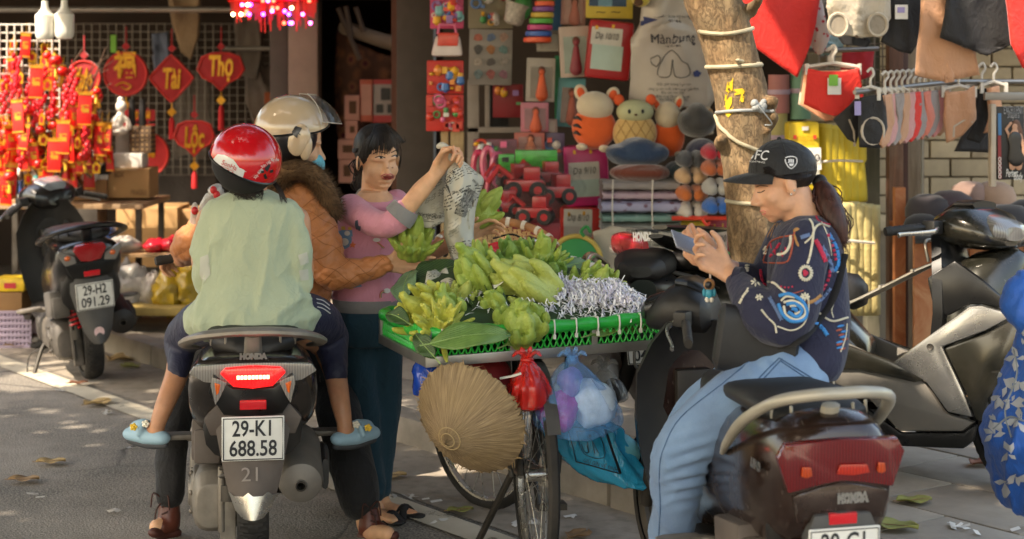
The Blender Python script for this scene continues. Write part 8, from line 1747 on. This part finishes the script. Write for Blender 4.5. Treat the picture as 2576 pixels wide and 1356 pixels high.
m=MB();m.tube(catmull([P(1470,595,8.45),P(1462,582,8.45),P(1476,570,8.45),P(1486,585,8.45)],4),.008,6);child(gp,'strap',m,M('package_green','#1b7a38'))
crinkle('packet','bright green and yellow packet behind the phone','packet',P(1740,660,8.2),(.11,.08,.07),M('green_packet','#2fa345',.3,var=.35,vs=14,coat=.5),22);crinkle('packet','green and white packet beside the trunk','packet',P(1812,655,8.3),(.06,.08,.05),M('green_packet','#2fa345'),23)
# toy shelf packs
blisterpack('clear toy tray with small coloured toys behind the newspaper',(1190,350,1300,388),9.35,M('toy_card_plum','#7a4450',.4),10,31);blisterpack('purple toy box beside the dress-up box',(1372,334,1420,390),9.5,M('toy_card_violet','#6a5a78',.4),4,32)
tk=thing('toy_truck','bright green toy truck in clear wrapping on the toy shelf','toy truck',P(1318,420,9.0));g2=M('toy_green','#22b02c',.35,coat=.4);k=9/F
for nm,r_,mt in(('trailer',(1296,378,1402,424),g2),('cab',(1254,388,1294,432),g2),('cab_window',(1262,396,1280,408),bk_)):m=MB();bx_(m,*r_,8.99 if nm=='cab_window' else 9.0,.08 if nm!='cab_window' else.05);ob(nm,m,mt,tk,world=True,bev=.004)
for u in(1308,1340,1384,1268):m=MB();m.lathe([(.001,-.015),(.024,-.015),(.024,.015),(.001,.015)],P(u,434,9.02),(pi/2,0,0),16);ob('wheel',m,bk_,tk,world=True)
pack('clear_wrap','clear plastic wrapping round the green toy truck','wrapping',(1245,368,1412,448),8.96,.004,film('clear_pack2','#5f5a56',.02),None)
for i,(u,v,lb)in enumerate(((1205,440,'rearmost pink toy racket on the toy shelf'),(1228,430,'pink toy racket beside the newspaper'),(1252,445,'front pink toy racket on the toy shelf'))):
 m=MB();m.tube(catmull([P(u+14*cos(a),v-20+38*sin(a),9.1-i*.04)for a in np.linspace(0,2*pi,13)],2),.016,8);m.tube([P(u,v+18,9.1-i*.04),P(u-4,v+60,9.1-i*.04)],.012,8);single('toy_racket',lb,'toy',m,M('toy_pink_%d'%i,('#c43a5c','#d0607a','#b84a72')[i],.3,coat=.5),P(u,v,9.1))
def excav(label,u,v,D,sd,sc=1.0):
 t=thing('toy_digger',label,'toy vehicle',P(u,v,D),(0,0,rt.uniform(-.5,.5)),'red toy diggers in clear bags');rd=M('toy_red','#b01a20',.35,coat=.4,var=.15);k=sc
 m=MB();m.box((0,0,.05*k),(.16*k,.09*k,.05*k));m.box((.03*k,0,.10*k),(.07*k,.08*k,.06*k));ob('cab',m,rd,t,bev=.006);m=MB();m.tube([(-.05*k,0,.08*k),(-.11*k,0,.13*k),(-.16*k,0,.06*k)],.013*k,6);ob('arm',m,rd,t)
 for x in(-.05,.055):
  m=MB();m.lathe([(.001,-.05*k),(.036*k,-.05*k),(.04*k,-.04*k),(.04*k,.04*k),(.036*k,.05*k),(.001,.05*k)],(x*k,0,.03*k),(pi/2,0,0),18);wl_=ob('wheel',m,bk_,t);m=MB();m.lathe([(.001,.052*k),(.018*k,.052*k),(.018*k,.047*k)],(x*k,0,.03*k),(pi/2,0,0),12);ob('hub',m,rd,wl_)
 m=MB();m.ell((0,-.01,.06*k),(.15*k,.1*k,.09*k),None,20,12);co=np.array(m.v);m.v=[tuple(v)for v in co+.014*np.stack([vnoise(co*20,sd),vnoise(co*20,sd+1),vnoise(co*20,sd+2)],1)];ob('clear_bag',m,film('clear_pack2','#5f5a56',.02),t)
for u,v,D,s,lb in((1320,495,8.7,1.15,'red toy digger in a clear bag at the front of the toy pile'),(1395,510,8.75,1.1,'red toy digger beside the red label bag'),(1260,545,8.6,1.0,'red toy digger low beside the newspaper'),(1345,560,8.55,1.0,'red toy digger lowest in the toy pile'),(1290,470,8.85,.9,'red toy digger at the back of the toy pile'),(1370,470,8.9,1.0,'red toy digger behind the others under the truck')):excav(lb,u,v,D,len(lb),s)
for i,(u0,v0,u1,v1,D,c)in enumerate(((1190,450,1412,620,9.3,'#5a2426'),(1250,560,1410,640,8.7,'#8a1c24'),(1180,620,1420,820,9.0,'#3a2622'))):pack('display_shelf',('dark red stepped display behind the toy diggers','red lower step of the toy display','dark base of the toy display')[i],'display',(u0,v0,u1,v1),D,.3,M('disp_'+c[1:],c,.5,var=.3),None)
pack('display_shelf','dark base under the bedding bags','display',(1420,660,1850,860),9.0,.5,M('disp_3a2622','#3a2622'),None)
# ------------------------------------------------------------------ underwear shop
redc2=cloth('red_satin','#cf1f17',.08,300,.2,.6)
garment('red_cloth','large red cloth hanging behind the tree trunk','cloth',[(1850,-30),(2065,-30),(2052,60),(2040,110),(2005,195),(1955,160),(1900,120),(1870,60)],7.9,redc2,None,.045,5,.02,seed=2)
garment('red_cloth','red cloth hanging at the top right corner','cloth',[(2525,-30),(2640,-30),(2640,170),(2570,172),(2540,110),(2532,20)],7.4,redc2,None,.035,5,.02,seed=4)
for r_,c,lb in(((1936,188,1990,285),'#b5756e','upper pink part of the rolled mats'),((1936,286,1985,420),'#b5a86a','lower pale yellow roll of mats'),((1992,170,2044,300),'#6f9a80','green roll of mats beside the pink one')):
 a,b=P(r_[0],r_[1],8.8),P(r_[2],r_[3],8.8);m=MB();m.lathe([(.001,0),((b.x-a.x)/2,0),((b.x-a.x)/2,a.z-b.z),(.001,a.z-b.z)],((a.x+b.x)/2,8.85,b.z),None,20);o=single('rolled_mat',lb,'rolled mat',m,M('mat_'+c[1:],c,.6,var=.08),((a.x+b.x)/2,8.85,b.z),ang=30);mm=MB();mm.lathe([((b.x-a.x)/2+.003,-.012),((b.x-a.x)/2+.006,0),((b.x-a.x)/2+.003,.012)],((a.x+b.x)/2,8.85,lerp(a.z,b.z,.45)),None,20);child(o,'tie',mm,M('lilac_tie','#b9a0b0',.6))
yl=cloth('yellow_mat','#c2a828',.1,300,.1,.6)
ym=pack('yellow_bag','yellow bag with white price label behind the cap','bag',(1985,306,2064,480),8.3,.14,M('yellow_bag_print','#cdb02a',.45,var=.08),None,.02,-.03,prints=[('label',M('white_card','#d9d6cf'),(1992,372,2066,428)),('label',M('label_grey','#a9a79c',.6),(1992,428,2062,462)),('print',TOY[0],(1996,340,2004,350)),('print',TOY[0],(2046,340,2054,350)),('print',M('white_card','#d9d6cf'),(2018,318,2034,328))],texts=[('/10',(2042,398),40,bk_,{}),('chiếu trúc',(2025,346),36,M('gold_foil','#c8932e'),{})])
for i in range(6):
 u=2060+i*17;garment('yellow_mat',('first','second','third','fourth','fifth','sixth')[i]+' yellow folded mat from the left in the bundle behind the ponytail','mat',[(u,310+i*3),(u+20,312+i*3),(u+22,400),(u+18,410),(u+26,505),(u-2,508),(u+4,405)],8.4+.012*i,yl,'yellow folded mats',.012,10,.05,seed=i,bulge=.03)
m=MB();m.tube([P(2052,408,8.32),P(2110,404,8.3),P(2170,406,8.34)],.006,5);single('string','pale string round the yellow mats','string',m,M('pale_string','#c9c0b2'),P(2110,404,8.3))
py_=cloth('pale_mat','#bfae74',.08,300,.1,.6)
for i in range(6):
 u=2092+i*18;garment('pale_mat',('first','second','third','fourth','fifth','sixth')[i]+' cream folded mat from the left in the lower bundle','mat',[(u,508+abs(i-2)*3),(u+20,506+abs(i-2)*3),(u+20,600),(u+17,612),(u+20,790),(u-2,792),(u+4,612),(u-1,600)],8.3+.012*i,py_,'cream folded mats',.010,10,.05,seed=i+9,bulge=.03)
m=MB();m.tube([P(2086,612,8.22),P(2140,606,8.2),P(2200,612,8.24)],.007,5);single('string','pale string round the cream mats','string',m,M('pale_string','#c9c0b2'),P(2140,606,8.2))
# hangers and underwear
hang_m=M('hanger_white','#c3bdb2',.4)
def hanger(parent,u,v,w_,D,slope=0.0,hook=46,mat=None):
 m=MB();q=lambda du,dv:P(u+du,v+dv,D+slope*du);m.tube([q(-w_,10),q(0,0),q(w_,10)],.008,6);m.tube(catmull([q(0,0),q(0,-hook*.4),q(8,-hook*.7),q(2,-hook),q(-9,-hook*.8)],5),.006,6)
 for s in(-1,1):m.box(q(s*w_,16),(.016,.02,.05))
 ob('hanger',m,mat or hang_m,parent,world=True)
def panty(label,poly,D,mat,slope=0.0,group='underwear hanging on the rail',hz=None,amp=.012,trim=None,seed=0,name='underwear'):
 t=thing(name,label,'underwear',P(sum(p[0]for p in poly)/len(poly),min(p[1]for p in poly),D),group=group);uc=sum(p[0]for p in poly)/len(poly)
 garment('fabric',None,None,poly,D,mat,None,amp,12,.018,slope,seed,3,parent=t,bulge=.012)
 if hz:hanger(t,hz[0],hz[1],hz[2],D,slope,hz[3]if len(hz)>3 else 46)
 if trim:m=MB();m.tube([P(a,b,D-.02+slope*(a-uc))for a,b in trim],.006,5);ob('lace_trim',m,M('lace_cream','#b5a898',.8),t,world=True)
 return t
fc=lambda n,c:cloth('under_'+n,c,.07,500,.15,.7)
bl_,nude,red_,grey_,pink_,wht=fc('black','#19181a'),fc('nude','#b98a6a'),fc('red','#d02418'),fc('grey','#8d837f'),fc('pink','#c08a86'),fc('ivory','#b3a794')
m=MB();m.tube([P(1990,130,8.0),P(2210,122,8.0)],.012,8);single('hanging_rail','thin rail holding the red shorts','rail',m,rail_m,P(2100,125,8.0))
for i,(mt,lb,du)in enumerate(((wht,'ivory shorts hanging behind the red ones',-10),(fc('peach','#c58a68'),'peach shorts hanging just behind the red ones',-5))):panty(lb,[(2028+du,178),(2150+du,176),(2165+du,262),(2110,300),(2080+du,305),(2018+du,262)],7.95-.05*i,mt,0,'shorts on white hangers',(2096+du,160,62,40))
ps_=panty('bright red lace shorts on a white hanger with green tag',[(2032,172),(2070,180),(2120,180),(2160,172),(2174,258),(2120,285),(2096,292),(2060,280),(2022,262)],7.75,red_,0,'shorts on white hangers',(2096,158,66,44),.016)
m=MB();bx_(m,2086,188,2108,216,7.71,.004);ob('tag',m,M('tag_green','#6fae3c'),ps_,world=True);m=MB();bx_(m,2082,196,2116,238,7.718,.004);ob('tag',m,wh,ps_,world=True)
panty('black briefs with grey lace trim hanging below the red shorts',[(2100,300),(2160,240),(2165,320),(2150,360),(2130,350)],7.7,bl_,0,trim=[(2136,300),(2148,330),(2150,368)])
p_=panty('black briefs with scalloped lace leg opening',[(2162,245),(2222,235),(2230,320),(2210,372),(2160,370),(2158,300)],7.6,bl_,0,hz=(2190,218,34),trim=[(2196+28*cos(a),330+34*sin(a))for a in np.linspace(0,2*pi,17)]);m=MB();bx_(m,2150,255,2166,290,7.56,.004);ob('tag',m,M('tag_lilac','#9a8fc0',.6),p_,world=True)
cols=[(nude,'nude'),(pink_,'dusty pink'),(grey_,'grey'),(nude,'beige'),(pink_,'mauve'),(red_,'deep red'),(grey_,'silver grey'),(fc('salmon','#c8705c'),'salmon'),(grey_,'pale grey'),(fc('rose','#c47c78'),'rose pink'),(nude,'skin coloured')]
rl3=random.Random(6)
for i,(mt,lb)in enumerate(cols):
 u=2222+i*14.5;top=240-i*1.2;b=372-i*3
 panty('%s briefs in the tight row on the rail, number %d from the left'%(lb,i+1)if False else '%s briefs hanging in the tight row between black and large beige ones'%lb,[(u-6,top),(u+16,top-4),(u+24,top+60),(u+10,b-18),(u-6,b),(u-12,b-10),(u+2,top+60)],7.62+.035*i,mt,.002,hz=(u+4,222-i,16,42),amp=.014,seed=i)
panty('large beige high waisted briefs on the rail',[(2375,232),(2430,228),(2448,215),(2452,300),(2420,340),(2380,360),(2372,300)],7.9,nude,0,hz=(2412,215,40,46),amp=.016,trim=[(2398,345),(2400,318),(2430,300),(2446,308)])
panty('black high waisted briefs right of the large beige ones',[(2452,225),(2490,220),(2492,330),(2462,360),(2430,350),(2452,300)],8.0,bl_,0,hz=(2470,205,36));panty('beige girdle briefs beside the package rack',[(2482,222),(2510,215),(2520,280),(2500,330),(2475,335),(2488,290)],7.95,nude,0,hz=(2500,205,30));
m=MB();m.tube([P(2150,232,7.55),P(2400,205,7.95),P(2600,205,8.0)],.011,8);single('hanging_rail','rail carrying the row of briefs','rail',m,rail_m,P(2380,215,7.9))
t_=panty('ivory girdle with round leg openings hanging at the top',[(2085,-30),(2238,-30),(2240,45),(2200,92),(2165,95),(2120,88),(2085,50),(2078,10)],7.6,wht,0,'girdles hanging along the top',amp=.018)
for cx in(2108,2208):m=MB();m.prism([(24*cos(a)/F*7.6,28*sin(a)/F*7.6)for a in np.linspace(0,2*pi,20)[:-1]],.004,(P(cx,62,7.565),RX,RZ,(0,-1,0)));ob('leg_shade_disc',m,fc('ivory_shade','#8d8272'),t_,world=True);m=MB();m.tube([P(cx+24*cos(a),62+28*sin(a),7.56)for a in np.linspace(0,2*pi,21)],.007,5);ob('lace_trim',m,wht,t_,world=True)  # darker ivory discs stand in for shade inside the leg openings
panty('black girdle hanging behind the ivory one',[(2060,-30),(2100,-30),(2130,90),(2190,105),(2180,118),(2120,112),(2080,60)],7.72,bl_,0,'girdles hanging along the top')
t_=panty('black girdle with white tag between the ivory girdle and beige leggings',[(2240,-30),(2320,-30),(2318,90),(2290,135),(2260,130),(2215,105),(2235,50)],7.65,bl_,0,'girdles hanging along the top');m=MB();bx_(m,2252,12,2284,48,7.6,.004);ob('tag',m,wh,t_,world=True);m=MB();bx_(m,2258,18,2276,32,7.594,.004);ob('tag',m,M('tag_lilac','#9a8fc0'),t_,world=True)
panty('long beige shaping shorts hanging at the top right',[(2318,-30),(2400,-30),(2440,60),(2462,188),(2400,200),(2382,150),(2370,205),(2300,190),(2312,60)],7.55,nude,0,'girdles hanging along the top',amp=.02,seed=3,name='shaping_shorts');panty('wide black skirt hanging at the top right',[(2385,-30),(2530,-30),(2548,110),(2480,140),(2440,125),(2362,95)],7.5,bl_,0,'girdles hanging along the top',amp=.02,seed=5,name='skirt')
garment('towel','black cloth hanging behind the briefs row','cloth',[(2440,300),(2500,280),(2510,385),(2400,380)],8.2,bl_,None,.02,8,.02)
garment('flag','dark red cloth behind the hangers','cloth',[(2120,130),(2200,120),(2190,190),(2110,230)],8.3,cloth('wine_cloth','#a01822',.1),None,.02,8,.02);crinkle('packet','red and white floral packet behind the ivory girdle','packet',P(2062,60,7.95),(.05,.04,.13),printm('rose_print','#b9a8a0','#b01a2c',40.0),3);crinkle('packet','teal clear bag hanging behind the red cloth','packet',P(2075,105,8.05),(.09,.05,.05),film('teal_clear','#8fb0b2',.7),5)
grid('wire_grid','wire grid behind the red shorts',2060,-20,2240,240,8.5,9,8,M('dim_wire','#7d756c'),.004)
# boxed shapewear with a printed model
pk=pack('shapewear_box','black boxed shapewear printed with a posing model at the right edge','box',(2508,268,2578,452),7.7,.05,bk_,None,.004,-.02,prints=[('print',M('box_blue','#2f6a9a',.5),(2511,285,2519,340)),('print',M('box_darkred','#7a1a20',.5),(2511,341,2519,450))],texts=[('EXCELLENT',(2548,278),48,M('silver_ink','#8d8d90',.5),{}),('Shapers',(2548,288),30,M('silver_ink','#8d8d90'),{}),('Perfect',(2544,436),30,wh,dict(shear=.2)),('Body',(2560,444),22,wh,dict(shear=.2))])
D=7.695;m=MB();f2=lambda u,v,s,d=D:P(u,v,d)
m.caps([P(2552,318,D),P(2552,328,D)],[.012,.010],12);m.caps([P(2552,332,D),P(2550,345,D)],[.016,.028],12);m.caps([P(2538,340,D),P(2530,325,D),P(2542,310,D)],.006,8);m.caps([P(2566,340,D),P(2574,370,D),P(2570,410,D)],[.008,.007,.005],8);m.caps([P(2548,395,D),P(2546,420,D)],[.018,.014],8);m.caps([P(2562,395,D),P(2562,420,D)],[.018,.014],8)
m.v=[(a,D-.006+(b-D)*.12,c)for a,b,c in m.v];child(pk,'printed_model',m,M('print_skin','#b08468',.5))
m=MB();m.caps([P(2552,348,D),P(2552,370,D),P(2555,398,D)],[.030,.022,.036],14);m.v=[(a,D-.009+(b-D)*.12,c)for a,b,c in m.v];child(pk,'printed_corset',m,M('print_corset','#191716',.35))
m=MB();m.caps([P(2556,310,D),P(2564,330,D),P(2568,350,D)],[.016,.014,.010],12);m.v=[(a,D-.004+(b-D)*.12,c)for a,b,c in m.v];child(pk,'printed_hair',m,M('print_hair','#5a3a28',.5))
for i in range(5):m=MB();m.tube([P(2515+3.2*cos(a),400+i*11+4.5*sin(a),7.688)for a in np.linspace(0,2*pi,13)],.0015,4);child(pk,'printed_ring',m,wh)
pack('rack_edge','pale plastic edge of the package rack','rack',(2493,262,2507,470),7.7,.05,M('rack_pale','#a89c8c',.5),None);pack('rack_bar','grey metal bar of the package rack','rack',(2478,232,2600,252),7.75,.03,M('rack_grey','#7d7a76',.4,.5),None,.003)
# caps heap on a board stall
cap_c=[M('heap_cap_%d'%i,c,.85,var=.15,sheen=.2)for i,c in enumerate(('#2c2528','#171618','#7a6258','#8f7460','#1f1d20','#3a2d33'))]
def heapcap(label,u,v,D,i,r=58,rz=0.0,brim=True):
 k=D/F;t=thing('cap',label,'cap',P(u,v,D),(0,0,rz),'caps heaped on the stall');m=MB();m.lathe([(r*k,0),(r*k*1.0,r*k*.35),(r*k*.85,r*k*.72),(r*k*.45,r*k*.95),(.001,r*k)],(0,0,0),None,22);ob('crown',m,cap_c[i],t)
 if brim:m=MB();m.grid([[(r*k*(1+.55*s)*sin(a)*(1-.18*s),-r*k*(1+.6*s)*cos(a),-.012*s-.03*s*abs(sin(a)))for a in np.linspace(-1.1,1.1,13)]for s in(0,.5,1)]);b_=ob('brim',m,cap_c[i],t);md=b_.modifiers.new('t','SOLIDIFY');md.thickness=.006
 return t
for q in(('dark plum cap at the left of the heap',2335,545,8.0,0,58,.2),('plum mesh cap behind the silver scooter headset',2390,540,8.05,5,62,-.3),('black cap at the lower left of the heap',2320,585,7.9,1,48,.5),('pale pink brown cap at the back of the heap',2440,505,8.2,2,50,0),('tan cap at the back right of the heap',2500,510,8.2,3,55,.1),('black cap with red flower badge',2450,575,7.8,1,62,.2),('plain black cap at the right of the heap',2540,580,7.75,4,66,-.4),('charcoal cap at the right edge of the heap',2590,560,7.9,4,60,.3),('black cap at the front of the heap',2500,600,7.7,1,52,.9)):
 t_=heapcap(*q)
 if 'badge' in q[0]:
  m=MB();[m.ell((.0+.018*cos(a),-.092+.0,.06+.016*sin(a)),(.013,.012,.013),None,8,6)for a in np.linspace(0,5.2,6)];ob('flower_badge',m,M('badge_red','#b0413c',.7),t_);m=MB();m.box((-.012,-.112,.018),(.034,.004,.034),(.2,.1,0));ob('tag',m,wh,t_)
def boardm():
 k=NT('rusty_board');n=k.noise(3.0,7.0,None,.7,1.5);k.set(Base_Color=k.ramp(n,(.3,hx('#7d4526')),(.5,hx('#a3623a')),(.7,hx('#b98a62'))),Roughness=.6);k.bump(k.noise(30.0,4.0),.2);return k.m
bd=thing('stall_counter','reddish brown board counter under the cap heap','counter',P(2460,800,7.95));bmat=boardm()
for i in range(3):m=MB();a,b=P(2300+i*140,586,7.95),P(2300+i*140+137,586,7.95);m.box(((a.x+b.x)/2,7.97,(a.z+.15)/2),(b.x-a.x,.03,a.z-.15));ob('board',m,bmat,bd,world=True,bev=.003)
m=MB();a,b=P(2300,584,7.9),P(2720,584,7.9);m.box(((a.x+b.x)/2,8.2,a.z),(b.x-a.x,.6,.02));ob('counter_top',m,bmat,bd,world=True)
m=MB();a=P(2250,640,8.25);m.box((P(2262,700,8.2).x,8.2,.62),(.05,.05,.95));single('counter_leg','rusty upright board beside the wooden post','board',m,bmat,P(2262,850,8.2))
# ------------------------------------------------------------------ person in the blue quilted sun coat at the right edge
BP=person('person cut off by the right edge in a blue quilted coat with white flowers',P(2700,1440,5.1));m=MB();head(m,headM(P(2700,350,5.15),(-.3,.9,-.1)))
torso(m,[(2660,2740,440,5.15,.08),(2640,2770,520,5.15,.1),(2630,2770,800,5.15,.1)]);limb(m,[(2670,800,5.15,60),(2660,1200,5.12,40),(2650,1480,5.12,30),(2600,1530,5.0,28)]);limb(m,[(2740,800,5.15,60),(2740,1200,5.15,40),(2740,1480,5.15,30),(2700,1530,5.05,28)]);organic('body',m,.009,2,skin_v,BP)
m=MB();torso(m,[(2650,2750,450,5.15,.1),(2625,2780,520,5.15,.14),(2612,2790,700,5.12,.17),(2588,2800,800,5.1,.2),(2556,2810,920,5.1,.23),(2520,2820,1020,5.1,.26),(2482,2830,1100,5.1,.28),(2512,2830,1190,5.1,.28),(2520,2830,1262,5.1,.27)],4,40);limb(m,[(2690,520,5.05,46),(2640,680,4.98,40),(2572,757,4.95,42),(2620,812,4.9,38),(2700,800,4.9,30)],5,20)
def coat_post(co,no):
 v=V0+(H-co[:,2])/co[:,1]*F;u=U0+co[:,0]/co[:,1]*F;p1=np.abs(((u+v*.6)/58%1)-.5)*2;p2=np.abs(((u*.5-v)/58%1)-.5)*2;return co+no*(.008*np.minimum(1-p1,1-p2)**.5)[:,None]+folds(co,no,.02,7,(.15,0,1),.2,91)
blue_q=cloth('blue_quilt','#1d5cb4',.15,300,.1,.6);BC,BCV=organic('coat',m,.009,1,blue_q,BP,coat_post);rf=random.Random(12);m=MB()
for cu,cv in((2560,900),(2530,950),(2545,1010),(2505,1060),(2500,1095),(2540,1140),(2560,1195),(2570,960),(2565,1060),(2575,850),(2520,1000),(2536,1215)):
 for i in range(5):
  a=rf.uniform(0,6.28);L=rf.uniform(18,40);patch(m,BCV,[(cu+L*.15*cos(a+1.6),cv+L*.15*sin(a+1.6)),(cu+L*.6*cos(a+.4),cv+L*.6*sin(a+.4)),(cu+L*cos(a),cv+L*sin(a)),(cu+L*.6*cos(a-.4),cv+L*.6*sin(a-.4))],.003,1)
put_under('flower_print',m,M('flower_white','#b9bcc0',.8,var=.12),BC,BP);m=MB();stroke(m,BCV,[(2545,850),(2560,940),(2530,1030),(2545,1100)],.003,6,.002);stroke(m,BCV,[(2500,1080),(2540,1050),(2576,1060)],.003,6,.002);put_under('stem_print',m,M('stem_grey','#8f979c',.8),BC,BP)
# ------------------------------------------------------------------ litter on the ground
dl=[M('dry_leaf_%d'%i,c,.75,var=.25,vs=20)for i,c in enumerate(('#a0805a','#8a6a48','#b89a68','#8a8a4a','#7a4a34'))]
def dry(u,v,z,s,i,rz,lb,curl=.3):
 c=G(u,v,z);m=MB();rows=[]
 for a in range(9):
  t=a/8;hw=s*.38*sin(pi*min(1,t*.95+.03))**.8*(1+.12*sin(a*2.4));rows.append([((t-.5)*s,hw*q,.006+curl*s*.3*(q*q)*(.6+.4*sin(a))+.02*s*sin(a*1.3))for q in np.linspace(-1,1,7)])
 m.grid(rows);o=ob('dry_leaf',m,dl[i],None,loc=c+Vector((0,0,.004)),fixn=False);o.rotation_euler=(0,0,rz);md=o.modifiers.new('t','SOLIDIFY');md.thickness=.001;props(o,lb,'leaf','fallen leaves on the ground');mm=MB();mm.tube([(-s*.62,0,.008),(-s*.3,0,.007),(s*.45,0,.012)],[.0018,.0018,.0008],5);ob('midrib',mm,dl[1],o)
for q in((42,873,.004,.16,0,.4,'dry tan leaf on the gutter under the left scooter'),(305,905,.004,.22,2,1.2,'large dry leaf lying against the kerb'),(328,925,.004,.14,3,2.4,'smaller dull leaf beside the large one at the kerb'),(246,1018,.004,.16,2,.9,'curled dry leaf on the white line'),(197,968,.01,.10,4,.3,'small reddish leaf on the road by the rear tyre'),(128,1167,.004,.12,2,.2,'pale dry leaf on the asphalt'),(60,1212,.004,.12,0,.1,'dry leaf on the asphalt near the left edge'),(985,1202,.004,.12,2,.1,'dry leaf on the sunlit road by the sandals'),(1158,1290,.006,.10,3,.3,'small leaf on the white line near the prop stand'),(2300,1266,.122,.13,3,.2,'green yellow leaf on the paving behind the brown scooter'),(2250,1330,.122,.16,3,-.5,'dull green leaf at the foot of the brown scooter'),(2475,1170,.122,.14,4,.6,'brown leaf under the front wheel of the silver scooter'),(1455,1352,.006,.12,1,1.0,'dark leaf on the gutter near the lower edge')):dry(*q)
rz_=random.Random(31);pw=M('litter_white','#cfcac2',.8)
for i,(u,v,z)in enumerate(((150,985,.004),(275,1040,.006),(285,1285,.004),(90,1250,.004),(975,1253,.004),(1085,1262,.004),(1040,1250,.006),(1310,1320,.006),(1330,1318,.006),(1100,1316,.004),(2420,1330,.122),(2440,1338,.122),(2400,1326,.122),(2560,1330,.122),(1450,1300,.006),(330,1130,.004))):
 m=MB();c=G(u,v,z);n_=rz_.randint(2,4)
 for _ in range(n_):p=c+Vector((rz_.uniform(-.03,.03),rz_.uniform(-.03,.03),.006));a=rz_.uniform(0,3);d=Vector((cos(a),sin(a),rz_.uniform(-.2,.3)))*rz_.uniform(.01,.03);s=Vector((-sin(a),cos(a),.3))*rz_.uniform(.004,.010);m.add([p-d-s,p+d-s,p+d+s,p-d+s],[(0,1,2,3)])
 single('paper_litter','torn scraps of white paper on the ground','litter',m,pw,c,'paper scraps on the ground',smooth=False,fixn=False)
